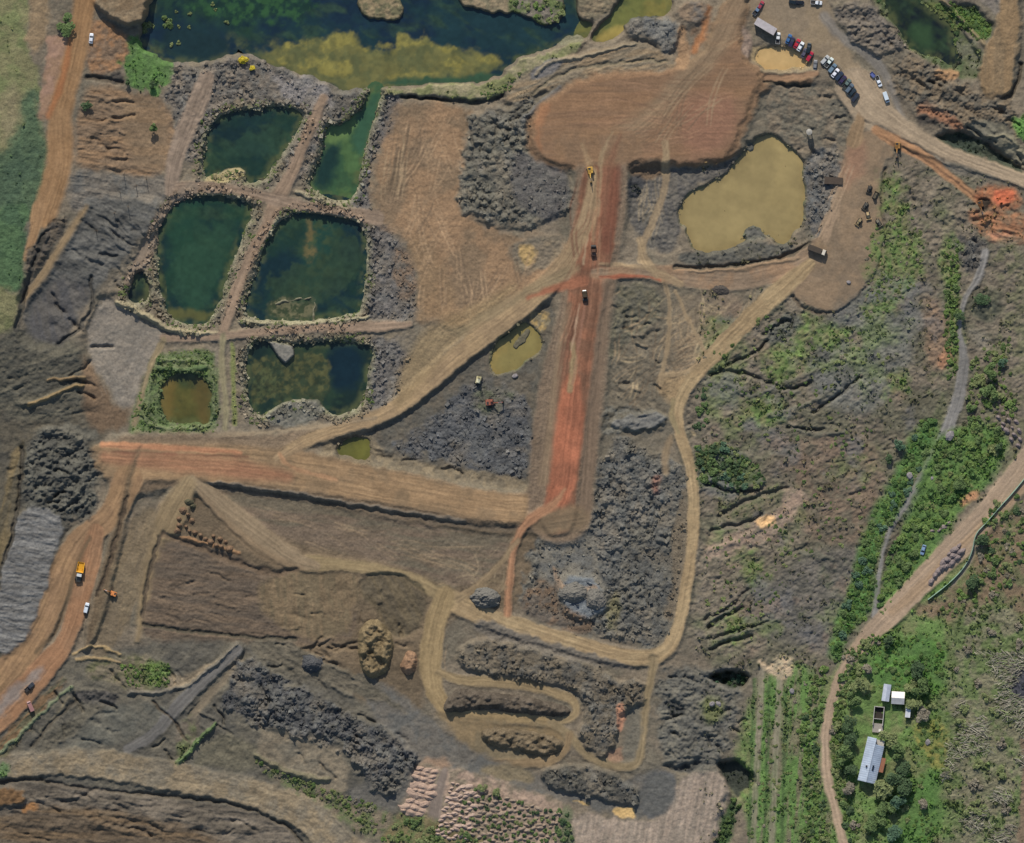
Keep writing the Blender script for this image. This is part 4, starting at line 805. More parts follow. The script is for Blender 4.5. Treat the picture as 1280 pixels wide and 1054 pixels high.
relief(F("420,545 660,600 600,600 480,585"), .5, 18, 481, 8, 8, 10, 24, (.5, 1.2))
relief(F("960,110 1070,120 1040,260 1010,300 990,180"), .7, 20, 491, 20, 20, 50, 16, (.5, 1.4))
relief(F("100,100 155,120 160,230 110,240 95,160"), .8, 18, 495, 10, 8, 20, 24, (.6, 1.5))
relief(F("1210,230 1280,250 1280,310 1180,330 1110,220"), .8, 18, 497, 16, 20, 50, 16, (.6, 1.6))
relief(F("190,680 290,700 440,740 445,795 330,795 182,785"), .35, 18, 651, 18, 6, 14, 30, (.3, .8))
relief(F("445,720 530,735 530,830 450,850 440,780"), .7, 18, 653, 8, 60, 60, 18, (.4, 1.2))
relief(F("180,790 420,800 440,850 300,800"), .6, 18, 499, 14, 5, 20, 30, (.6, 1.4))
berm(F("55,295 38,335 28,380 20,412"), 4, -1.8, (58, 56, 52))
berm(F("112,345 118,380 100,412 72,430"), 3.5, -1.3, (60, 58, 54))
relief(F("95,260 190,235 188,300 130,345 100,330"), .5, 14, 611, 20, 38, 10, 34, (.5, 1.2))
relief(F("30,545 118,545 122,630 90,655 35,640"), 1., 22, 613, 12, -35, 30, 26, (1., 2.4))
relief(F("1035,0 1120,0 1135,60 1080,65"), .8, 16, 617, 8, 30, 30, 20, (.8, 1.8))
# crumbs, clods and tone shared by the whole site
rdm = np.isin(LAB, [1, 2, 3, 4])
HR += np.where(rdm, .05, .17) * fbm(GX, GY, 4.2, 501, 3) + np.where(rdm, .0, .22) * (ridged(GX, GY, 11, 511, 3) - .5)
C *= (1 + np.where(rdm, .08, .12) * fbm(GX, GY, 7, 521, 3) + .07 * fbm(GX, GY, 34, 531, 3))[..., None]
C = C * np.where((LAB == 6)[..., None], np.array((.97, .975, .96), np.float32), 1.)
lum_ = (C * np.array((.3, .59, .11), np.float32)).sum(-1, keepdims=True)
C = lum_ + (C - lum_) * .9
C = C * (np.clip(lum_, .02, .5) / .10) ** -.05
C = (C * .94 + .008) * np.array((1.01, 1.0, .945), np.float32)
lum_ = (WC * np.array((.3, .59, .11), np.float32)).sum(-1, keepdims=True)
WC = (lum_ + (WC - lum_) * .9) * np.array((1.06, .97, .88), np.float32)
# finish the height field
H = blur(HB, 1) + HR
# ------------------------------------------------------------------ materials
def new_mat(name):
    m = bpy.data.materials.new(name); m.use_nodes = True
    nt = m.node_tree
    return m, nt, nt.nodes['Principled BSDF']
def nd(nt, t, **kw):
    n = nt.nodes.new(t)
    for k, v in kw.items(): setattr(n, k, v)
    return n
def noise_mul(nt, src, sc, lo, hi, detail=4):
    g = nd(nt, 'ShaderNodeNewGeometry')
    n = nd(nt, 'ShaderNodeTexNoise'); n.inputs['Scale'].default_value = sc; n.inputs['Detail'].default_value = detail
    nt.links.new(g.outputs['Position'], n.inputs['Vector'])
    r = nd(nt, 'ShaderNodeMapRange'); r.inputs[1].default_value = .3; r.inputs[2].default_value = .7
    r.inputs[3].default_value = lo; r.inputs[4].default_value = hi
    nt.links.new(n.outputs['Fac'], r.inputs[0])
    x = nd(nt, 'ShaderNodeMix', data_type='RGBA', blend_type='MULTIPLY'); x.inputs[0].default_value = 1
    nt.links.new(src, x.inputs[6]); nt.links.new(r.outputs[0], x.inputs[7])
    return x.outputs[2], n
def attr_mat(name, rough=.95, spec=.15, sc=1.1, lo=.84, hi=1.16, bump=.0):
    m, nt, b = new_mat(name)
    a = nd(nt, 'ShaderNodeVertexColor', layer_name='Col')
    o, n = noise_mul(nt, a.outputs['Color'], sc, lo, hi)
    nt.links.new(o, b.inputs['Base Color'])
    b.inputs['Roughness'].default_value = rough; b.inputs['Specular IOR Level'].default_value = spec
    if bump:
        bp = nd(nt, 'ShaderNodeBump'); bp.inputs['Strength'].default_value = bump; bp.inputs['Distance'].default_value = .3
        nt.links.new(n.outputs['Fac'], bp.inputs['Height']); nt.links.new(bp.outputs['Normal'], b.inputs['Normal'])
    return m
M_EARTH = attr_mat('earth', bump=.5)
M_ROAD = attr_mat('packed_earth', lo=.9, hi=1.1, bump=.3)
M_ROCK = attr_mat('broken_rock', lo=.75, hi=1.25, sc=1.6, bump=.7)
M_GRASS = attr_mat('turf', lo=.78, hi=1.22, sc=1.5, bump=.8)
M_LEAFVC = attr_mat('undergrowth_leaves', lo=.8, hi=1.2, sc=.8)
M_WATER = attr_mat('pond_water', rough=.22, spec=.45, sc=.15, lo=.9, hi=1.1)
def plain(name, col, rough=.6, metal=0., spec=.4, lo=.9, hi=1.1, sc=1.5, srgb=True):
    m, nt, b = new_mat(name)
    rgb = nd(nt, 'ShaderNodeRGB')
    c = lin(col) if srgb else col
    rgb.outputs[0].default_value = (*[float(v) for v in c], 1)
    o, n = noise_mul(nt, rgb.outputs[0], sc, lo, hi)
    nt.links.new(o, b.inputs['Base Color'])
    b.inputs['Roughness'].default_value = rough; b.inputs['Metallic'].default_value = metal; b.inputs['Specular IOR Level'].default_value = spec
    return m
MAT = {}
def PM(key, *a, **k):
    if key not in MAT: MAT[key] = plain(key, *a, **k)
    return MAT[key]
# ------------------------------------------------------------------ ground meshes
def mesh_obj(name, v, f, mat, cols=None, parent=None, smooth=True):
    """v (n,3), f (m,4) or (m,3)"""
    me = bpy.data.meshes.new(name)
    v = np.asarray(v, np.float32); f = np.asarray(f, np.int32)
    k = f.shape[1]
    me.vertices.add(len(v)); me.vertices.foreach_set('co', v.ravel())
    me.loops.add(f.size); me.loops.foreach_set('vertex_index', f.ravel())
    me.polygons.add(len(f)); me.polygons.foreach_set('loop_start', np.arange(0, f.size, k, dtype=np.int32))
    me.polygons.foreach_set('use_smooth', np.full(len(f), smooth, bool))
    if cols is not None:
        ca = me.color_attributes.new('Col', 'FLOAT_COLOR', 'POINT')
        c4 = np.ones((len(v), 4), np.float32); c4[:, :3] = cols
        ca.data.foreach_set('color', c4.ravel())
    me.update(calc_edges=True)
    if mat is not None: me.materials.append(mat)
    o = bpy.data.objects.new(name, me); COL.objects.link(o)
    if parent is not None: o.parent = parent
    return o
VX = np.stack([wx(GX), wy(GY), H], -1).reshape(-1, 3)
CC = np.clip(C, .01, .9).reshape(-1, 3)
idx = np.arange(NX * NY, dtype=np.int32).reshape(NY, NX)
QF = np.stack([idx[1:, :-1], idx[1:, 1:], idx[:-1, 1:], idx[:-1, :-1]], -1)
QL = LAB[:-1, :-1]
def sub(name, f, mat, verts, cols, kind='structure'):
    u, inv = np.unique(f.ravel(), return_inverse=True)
    o = mesh_obj(name, verts[u], inv.reshape(f.shape), mat, cols[u])
    o['kind'] = kind
    return o
for i, nm in enumerate(LABS):
    f = QF[QL == i]
    if len(f):
        sub(nm, f, {'rubble': M_ROCK, 'grass': M_GRASS, 'ground': M_EARTH}.get(nm, M_ROAD), VX, CC, 'stuff' if nm in ('rubble', 'grass') else 'structure')
# the water: one sheet for each pond
wcol = np.clip(WC, .004, .9).reshape(-1, 3)
for sl, m, lv in WATERS:
    q = m[:-1, :-1] & m[1:, 1:] & m[1:, :-1] & m[:-1, 1:]
    # keep the sheet only where it lies near or above the bed
    ids = idx[sl]
    f = np.stack([ids[1:, :-1], ids[1:, 1:], ids[:-1, 1:], ids[:-1, :-1]], -1)[q]
    v = VX.copy() if False else None
    u, inv = np.unique(f.ravel(), return_inverse=True)
    vv = VX[u].copy(); vv[:, 2] = lv
    o = mesh_obj('water', vv, inv.reshape(f.shape), M_WATER, wcol[u]); o['kind'] = 'structure'
def hz(x, y):
    i = np.clip(np.searchsorted(xs, x) - 1, 0, NX - 2); j = np.clip(np.searchsorted(ys, y) - 1, 0, NY - 2)
    fx = (x - xs[i]) / (xs[i + 1] - xs[i]); fy = (y - ys[j]) / (ys[j + 1] - ys[j])
    return float((H[j, i] * (1 - fx) + H[j, i + 1] * fx) * (1 - fy) + (H[j + 1, i] * (1 - fx) + H[j + 1, i + 1] * fx) * fy)
def P3(x, y, dz=0): return (wx(x), wy(y), hz(x, y) + dz)
def cl(x, y):
    i = min(max(int(np.searchsorted(xs, x)) - 1, 0), NX - 1); j = min(max(int(np.searchsorted(ys, y)) - 1, 0), NY - 1)
    return C[j, i], LAB[j, i]
# ------------------------------------------------------------------ building blocks
class MB:
    def __init__(s): s.v = []; s.f = []
    def add(s, v, f):
        n = len(s.v); s.v += [tuple(p) for p in v]; s.f += [tuple(i + n for i in q) for q in f]; return s
    def loft(s, secs, caps=True):
        """secs: (y, half width, z0, z1[, x centre]) - chamfered rectangles along y"""
        v = []
        for q in secs:
            y, w, a, b = q[:4]; cx = q[4] if len(q) > 4 else 0
            c = min(.12, w * .3, (b - a) * .3)
            v += [(cx - w + c, y, a), (cx + w - c, y, a), (cx + w, y, a + c), (cx + w, y, b - c), (cx + w - c, y, b), (cx - w + c, y, b), (cx - w, y, b - c), (cx - w, y, a + c)]
        f = []
        for k in range(len(secs) - 1):
            for i in range(8):
                f.append((k * 8 + i, k * 8 + (i + 1) % 8, k * 8 + 8 + (i + 1) % 8, k * 8 + 8 + i)[::-1])
        if caps: f += [tuple(range(8)), tuple(range((len(secs) - 1) * 8, len(secs) * 8))[::-1]]
        return s.add(v, f)
    def box(s, c, d, rz=0, bev=0):
        x, y, z = [k / 2 for k in d]; co, si = math.cos(rz), math.sin(rz)
        v = [(i * x, j * y, k * z) for k in (-1, 1) for j in (-1, 1) for i in (-1, 1)]
        v = [(c[0] + a * co - b * si, c[1] + a * si + b * co, c[2] + k) for a, b, k in v]
        return s.add(v, [(0, 2, 3, 1), (4, 5, 7, 6), (0, 1, 5, 4), (2, 6, 7, 3), (0, 4, 6, 2), (1, 3, 7, 5)])
    def tube(s, a, b, r0, r1=None, n=10):
        r1 = r0 if r1 is None else r1
        a = np.array(a, float); b = np.array(b, float); d = b - a; d /= np.linalg.norm(d) + 1e-9
        h = np.array((1., 0, 0)) if abs(d[0]) < .8 else np.array((0, 1., 0))
        p = np.cross(d, h); p /= np.linalg.norm(p); q = np.cross(d, p)
        v = []
        for c, r in ((a, r0), (b, r1)):
            for i in range(n):
                t = 2 * math.pi * i / n
                v.append(c + (p * math.cos(t) + q * math.sin(t)) * r)
        f = [(i, (i + 1) % n, n + (i + 1) % n, n + i) for i in range(n)] + [tuple(range(n))[::-1], tuple(range(n, 2 * n))]
        return s.add(v, f)
    def prism(s, prof, x0, x1):
        """profile in (y, z), extruded along x"""
        n = len(prof)
        v = [(x0, y, z) for y, z in prof] + [(x1, y, z) for y, z in prof]
        return s.add(v, [(i, (i + 1) % n, n + (i + 1) % n, n + i) for i in range(n)] + [tuple(range(n))[::-1], tuple(range(n, 2 * n))])
    def mesh(s, name, mat):
        me = bpy.data.meshes.new(name); me.from_pydata(s.v, [], s.f); me.update()
        bm = bmesh.new(); bm.from_mesh(me); bmesh.ops.recalc_face_normals(bm, faces=bm.faces); bm.to_mesh(me); bm.free()
        me.materials.append(mat); return me
    def build(s, name, mat, parent=None, label=None):
        o = bpy.data.objects.new(name, s.mesh(name, mat)); COL.objects.link(o)
        if parent is not None: o.parent = parent
        if label: o['label'] = label
        return o
def tag(o, label, cat, group=None, kind=None):
    o['label'] = label; o['category'] = cat
    if group: o['group'] = group
    if kind: o['kind'] = kind
    return o
def empty(name, loc, rz, label, cat, group=None):
    o = bpy.data.objects.new(name, None); COL.objects.link(o); o.empty_display_size = .5
    o.location = loc; o.rotation_euler = (0, 0, rz)
    return tag(o, label, cat, group)
def heading(dx, dy):
    """rotation that points +Y of an object along a photo direction"""
    return math.atan2(-dx, -dy)
GLASS = plain('tinted_glass', (34, 40, 46), .12, spec=.6, lo=.95, hi=1.05)
TYRE = plain('tyre_rubber', (30, 30, 31), .85)
RIM_ = plain('wheel_rim', (150, 150, 152), .4, .6)
LAMP = plain('lamp_lens', (215, 215, 205), .2)
DARK = plain('dark_metal', (48, 46, 44), .6)
STEEL = plain('galvanised_steel', (165, 170, 178), .45, .5)
def paint(c): return PM('paint_%d_%d_%d' % c, c, .3, 0, .5, .94, 1.06, .8)
def wheel(parent, x, y, r, w):
    t = MB().tube((x - w / 2, y, r), (x + w / 2, y, r), r, n=16).build('wheel', TYRE, parent)
    sx = 1 if x > 0 else -1
    MB().tube((x + sx * (w / 2 - .02), y, r), (x + sx * (w / 2 + .015), y, r), r * .6, n=12).build('rim', RIM_, t)
def car(x, y, dx, dy, col, label, kind='sedan', cat='car', group='cars parked along the yard road', name='parked_car', sc=1.0):
    p = paint(col)
    e = empty(name, P3(x, y, .02), heading(dx, dy), label, cat, group)
    e.scale = (sc, sc, sc)
    if kind == 'sedan':
        MB().loft([(-2.28, .72, .38, .78), (-2.12, .84, .26, .9), (-1.2, .89, .24, .93), (1., .89, .24, .91), (1.95, .85, .26, .8), (2.28, .7, .36, .66)]).build('body', p, e)
        MB().loft([(-1.85, .7, .86, .93), (-1.2, .68, .86, 1.38), (.25, .68, .86, 1.42), (1.1, .76, .86, .92)]).build('window', GLASS, e)
        MB().loft([(-1.3, .62, 1.36, 1.44), (-.5, .63, 1.38, 1.49), (.25, .61, 1.38, 1.46)]).build('roof', p, e)
        wy_ = (-1.35, 1.4)
    elif kind == 'wagon':
        MB().loft([(-2.35, .78, .4, .95), (-2.25, .88, .3, 1.05), (-1.2, .93, .28, 1.08), (1., .93, .28, 1.05), (1.95, .9, .3, .98), (2.35, .76, .4, .8)]).build('body', p, e)
        MB().loft([(-2.25, .74, 1., 1.1), (-2.05, .74, 1., 1.62), (.3, .74, 1., 1.64), (1.1, .8, 1., 1.08)]).build('window', GLASS, e)
        MB().loft([(-2.15, .68, 1.6, 1.72), (-.5, .7, 1.62, 1.76), (.35, .66, 1.6, 1.7)]).build('roof', p, e)
        wy_ = (-1.4, 1.45)
    elif kind == 'ute':
        MB().loft([(.0, .9, .34, 1.04), (1.2, .9, .34, 1.04), (2.1, .88, .34, .98), (2.5, .76, .42, .82)]).build('body', p, e)
        MB().loft([(-.55, .78, .9, 1.0), (-.45, .78, .9, 1.6), (.75, .76, .9, 1.64), (1.45, .82, .9, 1.02)]).build('window', GLASS, e)
        MB().loft([(-.5, .7, 1.58, 1.7), (.2, .72, 1.6, 1.74), (.8, .68, 1.58, 1.68)]).build('roof', p, e)
        t = MB().box((0, -1.55, .62), (1.8, 2.1, .12)).box((-.88, -1.55, .85), (.07, 2.1, .42)).box((.88, -1.55, .85), (.07, 2.1, .42)).box((0, -2.57, .85), (1.7, .07, .42)).box((0, -.5, .85), (1.7, .07, .42)).build('tray', p, e)
        MB().box((0, -1.55, .7), (1.64, 1.98, .05)).build('tray_floor', DARK, t)
        MB().box((0, -1.2, .48), (.9, 2.6, .16)).build('chassis', DARK, e)
        wy_ = (-1.6, 1.5)
    else: # van
        MB().loft([(-2.5, .86, .4, 1.9), (-2.4, .94, .3, 2.0), (1.2, .94, .3, 2.0), (1.75, .92, .3, 1.25), (2.4, .84, .36, 1.0)]).build('body', p, e)
        MB().loft([(1.32, .8, 1.25, 1.9), (1.8, .82, 1.2, 1.3)]).build('windscreen', GLASS, e)
        MB().box((.945, .7, 1.5), (.03, 1.0, .5)).box((-.945, .7, 1.5), (.03, 1.0, .5)).build('window', GLASS, e)
        wy_ = (-1.5, 1.6)
    for xx in (-1, 1):
        for yy in wy_: wheel(e, xx * .8, yy, .34, .22)
        yl = {'sedan': 2.2, 'wagon': 2.27, 'ute': 2.42, 'van': 2.32}[kind]
        MB().box((xx * .55, yl, .62 if kind == 'sedan' else .72), (.26, .12, .14)).build('headlight', LAMP, e)
    return e
YEL = (206, 150, 40)
def excavator(x, y, dx, dy, col, label, swing=25, sc=1., cat='excavator', reach=1.0):
    e = empty('excavator', P3(x, y, .03), heading(dx, dy), label, cat, None); e.scale = (sc,) * 3
    p = paint(col)
    for s in (-1, 1):
        prof = [(-1.9, .35), (-1.6, .0), (1.6, .0), (1.9, .35), (1.6, .75), (-1.6, .75)]
        t = MB().prism(prof, s * 1.15 - .3, s * 1.15 + .3).build('track', DARK, e)
        MB().tube((s * 1.44, -1.45, .37), (s * 1.5, -1.45, .37), .28).tube((s * 1.44, 1.45, .37), (s * 1.5, 1.45, .37), .28).build('track_wheel', TYRE, t)
    MB().box((0, 0, .65), (1.8, 1.6, .5)).tube((0, 0, .85), (0, 0, 1.05), .7, n=16).build('undercarriage', DARK, e)
    a = R(swing); c, s_ = math.cos(a), math.sin(a)
    def tr(mb): mb.v = [(X * c - Y * s_, X * s_ + Y * c, Z) for X, Y, Z in mb.v]; return mb
    b = tr(MB().loft([(-2.1, 1.1, 1.1, 1.9), (-1.8, 1.3, 1.05, 2.2), (-.4, 1.3, 1.05, 2.1), (1.2, 1.25, 1.05, 1.6), (1.4, 1.2, 1.05, 1.5)])).build('body', p, e)
    tr(MB().box((.3, -1.2, 2.2), (1.2, .9, .12)).tube((.9, -1.6, 2.1), (.9, -1.6, 2.6), .07)).build('engine_cover', DARK, b)
    k = tr(MB().loft([(.0, .42, 1.5, 2.9, -.75), (.9, .42, 1.5, 2.9, -.75), (1.35, .4, 1.5, 2.3, -.75)])).build('cab', GLASS, e)
    tr(MB().box((-.75, .45, 2.95), (.9, 1.0, .1))).build('cab_roof', p, k)
    r = reach
    tr(MB().prism([(1., 1.5), (1., 1.95), (2.6 * r, 4.1), (3.4 * r, 4.3), (5.2 * r, 3.4), (5.15 * r, 3.05), (3.3 * r, 3.75), (2.8 * r, 3.6)], .1, .5)).build('boom', p, e)
    tr(MB().prism([(4.8 * r, 3.7), (5.35 * r, 3.75), (5.6 * r, 1.0), (5.3 * r, .95)], .14, .46)).build('stick', p, e)
    tr(MB().prism([(5.2 * r, 1.05), (5.7 * r, 1.1), (6.0 * r, .6), (5.7 * r, .1), (5.0 * r, .05), (4.9 * r, .35), (5.5 * r, .5)], -.25, .85)).build('bucket', DARK, e)
    tr(MB().tube((.3, 1.3, 1.5), (.3, 2.9 * r, 3.4), .09).tube((.3, 3.4 * r, 4.3), (.3, 4.9 * r, 3.8), .08)).build('hydraulic_ram', STEEL, e)
    return e
def dump_truck(x, y, dx, dy, label):
    e = empty('dump_truck', P3(x, y, .03), heading(dx, dy), label, 'dump truck')
    p = paint(YEL)
    v = [(-1.35, -4.6, 1.9), (1.35, -4.6, 1.9), (1.2, -4.2, 1.2), (-1.2, -4.2, 1.2), (-1.45, -.2, 2.9), (1.45, -.2, 2.9), (1.2, -.5, 1.2), (-1.2, -.5, 1.2)]
    MB().add([(-1.5, -4.7, 1.9), (1.5, -4.7, 1.9), (1.6, -.1, 2.9), (-1.6, -.1, 2.9), (-1.1, -4., 1.1), (1.1, -4., 1.1), (1.1, -.5, 1.1), (-1.1, -.5, 1.1),
              (-1.35, -4.55, 1.85), (1.35, -4.55, 1.85), (1.45, -.25, 2.8), (-1.45, -.25, 2.8), (-.95, -3.9, 1.3), (.95, -3.9, 1.3), (.95, -.65, 1.3), (-.95, -.65, 1.3)],
             [(4, 5, 1, 0), (5, 6, 2, 1), (6, 7, 3, 2), (7, 4, 0, 3), (7, 6, 5, 4), (0, 1, 9, 8), (1, 2, 10, 9), (2, 3, 11, 10), (3, 0, 8, 11), (8, 9, 13, 12), (9, 10, 14, 13), (10, 11, 15, 14), (11, 8, 12, 15), (12, 13, 14, 15)]).build('bed', p, e)
    MB().box((0, -2., .85), (1., 5., .4)).tube((0, .4, .9), (0, 1.2, .9), .3).build('chassis', DARK, e)
    MB().loft([(1.7, 1.2, .9, 1.9), (3.2, 1.15, .9, 1.8), (4.1, .95, .95, 1.5)]).build('hood', paint((70, 68, 62)), e)
    k = MB().loft([(.6, 1.0, 1.1, 2.9), (1.5, 1.0, 1.1, 2.9), (1.9, .95, 1.6, 2.4)]).build('cab', GLASS, e)
    MB().box((0, 1.1, 2.96), (2.1, 1.3, .12)).build('cab_roof', paint((196, 196, 190)), k)
    for xx in (-1, 1):
        for yy in (-3.3, -1.6, 2.7): wheel(e, xx * 1.25, yy, .8, .6)
        MB().box((xx * .6, 4.05, 1.25), (.3, .1, .2)).build('headlight', LAMP, e)
def ico(sub=1, seed=0, jit=.25, flat=1.):
    bm = bmesh.new(); bmesh.ops.create_icosphere(bm, subdivisions=sub, radius=1)
    r = random.Random(seed)
    v = [np.array(q.co) * (1 + r.uniform(-jit, jit)) for q in bm.verts]
    v = [(a[0], a[1], a[2] * flat) for a in v]
    f = [[w.index for w in q.verts] for q in bm.faces]; bm.free()
    return v, f
def proto(name, mb, mat, smooth=False):
    me = mb.mesh(name, mat)
    if smooth:
        me.polygons.foreach_set('use_smooth', [True] * len(me.polygons)); me.update()
    return me
def place(me, name, x, y, sc, label, cat, group, dz=0, rz=None):
    o = bpy.data.objects.new(name, me); COL.objects.link(o)
    o.location = P3(x, y, dz); o.scale = sc if hasattr(sc, '__len__') else (sc,) * 3
    o.rotation_euler = (0, 0, random.uniform(0, 6.28) if rz is None else rz)
    return tag(o, label, cat, group)
# foliage: many leaf clumps through the volume of a crown
def crown_mesh(name, mat, seed, n=420, lobes=7, flat=.8, leaf=.13, hollow=.35):
    r = np.random.default_rng(seed)
    cen = r.normal(0, .36, (lobes, 3)); cen[:, 2] *= flat; cen[:, 2] = np.abs(cen[:, 2]) * .8
    rad = r.uniform(.32, .55, lobes)
    k = r.integers(0, lobes, n)
    d = r.normal(0, 1, (n, 3)); d /= np.linalg.norm(d, axis=1)[:, None]; d[:, 2] = np.abs(d[:, 2]) * 1.0 - .25 * r.random(n)
    p = cen[k] + d * (rad[k] * r.uniform(hollow, 1.05, n) ** .6)[:, None] * np.array((1, 1, flat))
    nrm = d * .6 + np.array((0, .1, .55)) + r.normal(0, .4, (n, 3)); nrm /= np.linalg.norm(nrm, axis=1)[:, None]
    a = np.cross(nrm, r.normal(0, 1, (n, 3))); a /= np.linalg.norm(a, axis=1)[:, None]
    b = np.cross(nrm, a)
    s = leaf * r.uniform(.6, 1.5, n)[:, None]
    V = np.stack([p - a * s, p + b * s * .7 - a * s * .1, p + a * s, p - b * s * .7 + a * s * .15], 1).reshape(-1, 3)
    V[:, 2] += .35 * flat
    f = np.arange(4 * n).reshape(-1, 4)
    o = mesh_obj(name, V, f, mat, smooth=False); me = o.data
    bpy.data.objects.remove(o)
    return me
# ------------------------------------------------------------------ vegetation
def leafmat(k, c): return plain(k, c, .75, spec=.25, lo=.7, hi=1.3, sc=.9)
LEAFC = {'lush': (74, 100, 52), 'dark': (66, 84, 54), 'mid': (86, 104, 60), 'bright': (98, 118, 62), 'olive': (112, 120, 76), 'yellow': (190, 170, 50), 'grey': (126, 118, 100), 'blue': (74, 98, 74)}
LEAF = {'lush': leafmat('lush_leaves', (74, 100, 52)), 'dark': leafmat('dark_leaves', (66, 84, 54)), 'mid': leafmat('green_leaves', (86, 104, 60)), 'bright': leafmat('bright_leaves', (98, 118, 62)),
        'olive': leafmat('olive_leaves', (112, 120, 76)), 'yellow': leafmat('yellow_blossom', (190, 170, 50)), 'grey': leafmat('dry_twigs', (126, 118, 100)), 'blue': leafmat('bluish_leaves', (74, 98, 74))}
BARK = plain('bark', (96, 82, 66), .9)
CR = {k: [crown_mesh('crown', m, 10 * i + j, n=520) for j in range(3)] for i, (k, m) in enumerate(LEAF.items())}
SH = {k: [crown_mesh('shrub', m, 300 + 10 * i + j, n=200, lobes=5, flat=.65, leaf=.2) for j in range(3)] for i, (k, m) in enumerate(LEAF.items())}
def coords(me):
    a = np.empty(len(me.vertices) * 3, np.float32); me.vertices.foreach_get('co', a); return a.reshape(-1, 3)
SHV = {k: [coords(m) for m in v] for k, v in SH.items()}
def trunk_mesh(seed):
    r = random.Random(seed); m = MB()
    m.tube((0, 0, -.1), (.05, .03, .5), .07, .045, 8)
    for k in range(4):
        a = k * 1.6 + r.random(); m.tube((.05, .03, .42), (math.cos(a) * .35, math.sin(a) * .35, .85 + .2 * r.random()), .04, .015, 6)
    return m.mesh('trunk', BARK)
TR = [trunk_mesh(i) for i in range(3)]
def tree(x, y, rad, h, kind, label, cat='tree', group=None, name='broadleaf_tree'):
    """rad in photo pixels, h in metres"""
    e = empty(name, P3(x, y), random.uniform(0, 6.28), label, cat, group)
    r = rad * S
    t = bpy.data.objects.new('trunk', random.choice(TR)); COL.objects.link(t); t.parent = e; t.scale = (max(r * .7, .8), max(r * .7, .8), h * .75)
    c = bpy.data.objects.new('crown', random.choice(CR[kind])); COL.objects.link(c); c.parent = e
    c.location = (0, 0, h * .32); c.scale = (r * 1.1, r * 1.1, h * .55)
    return e
def shrub(x, y, rad, kind, label, group, name='shrub', cat='shrub', hs=.9):
    r = rad * S
    return place(random.choice(SH[kind]), name, x, y, (r * 1.1, r * 1.1, r * hs * 1.3), label, cat, group, dz=-.1)
def inside(p, x, y):
    c = False; n = len(p)
    for i in range(n):
        ax, ay = p[i]; bx, by = p[i - 1]
        if (ay > y) != (by > y) and x < (bx - ax) * (y - ay) / (by - ay + 1e-9) + ax: c = not c
    return c
def scatter(p, n, dmin, seed):
    r = random.Random(seed); a = np.array(p); out = []
    x0, y0 = a.min(0); x1, y1 = a.max(0)
    for _ in range(n * 40):
        x, y = r.uniform(x0, x1), r.uniform(y0, y1)
        if inside(p, x, y) and all((x - u) ** 2 + (y - v) ** 2 > dmin * dmin for u, v in out):
            out.append((x, y))
            if len(out) >= n: break
    return out
G = 'trees in the farmhouse garden'
for a in [(1112, 925, 11, 6, 'olive', 'round olive tree touching the north-east corner of the farmhouse'),
          (1122, 938, 10, 6, 'mid', 'spreading green tree just east of the farmhouse roof'),
          (1104, 986, 13, 7, 'olive', 'large pale olive tree over the south end of the farmhouse'),
          (1118, 975, 12, 7, 'dark', 'dark tree south-east of the farmhouse, in the deepest shade'),
          (1132, 985, 12, 7, 'dark', 'outermost dark tree south-east of the farmhouse'),
          (1122, 1002, 11, 6, 'blue', 'bluish green tree below the dark trees south of the farmhouse'),
          (1130, 962, 11, 6, 'dark', 'dark green tree east of the porch of the farmhouse'),
          (1105, 1012, 11, 5, 'mid', 'green tree near the gravel road bend south of the farmhouse'),
          (1060, 905, 10, 6, 'dark', 'dark tree between the gravel road and the ruined yard'),
          (1062, 925, 11, 6, 'dark', 'dense dark tree west of the farmhouse gable'),
          (1055, 945, 10, 6, 'mid', 'green tree beside the gravel road west of the farmhouse'),
          (1064, 962, 9, 5, 'dark', 'dark tree close to the west corner of the farmhouse'),
          (1064, 990, 10, 4, 'grey', 'dry brownish tree south-west of the farmhouse'),
          (1140, 880, 9, 5, 'olive', 'olive tree east of the white shed'),
          (1146, 838, 12, 6, 'dark', 'dark tree north-east of the garden sheds'),
          (1152, 858, 11, 6, 'mid', 'tall green tree at the east edge of the garden'),
          (1138, 858, 8, 4, 'olive', 'small olive tree right behind the sheds'),
          (1156, 892, 9, 4, 'grey', 'rounded leafless grey tree east of the small white hut'),
          (1075, 858, 11, 5, 'olive', 'broad olive tree north-west of the long grey shed'),
          (1068, 875, 9, 5, 'mid', 'green tree west of the long grey shed'),
          (1088, 835, 8, 4, 'grey', 'dry tree beside the curve of the gravel road'),
          (1112, 800, 8, 5, 'dark', 'lone dark tree in the lawn north of the sheds'),
          (1158, 1005, 8, 3, 'grey', 'grey bare tree standing alone in the lawn south-east of the farmhouse'),
          (1092, 1030, 12, 5, 'mid', 'green tree near the bottom edge beside the gravel road'),
          (1116, 1040, 12, 5, 'blue', 'bluish tree at the bottom edge south of the garden')]:
    tree(*a, group=G)
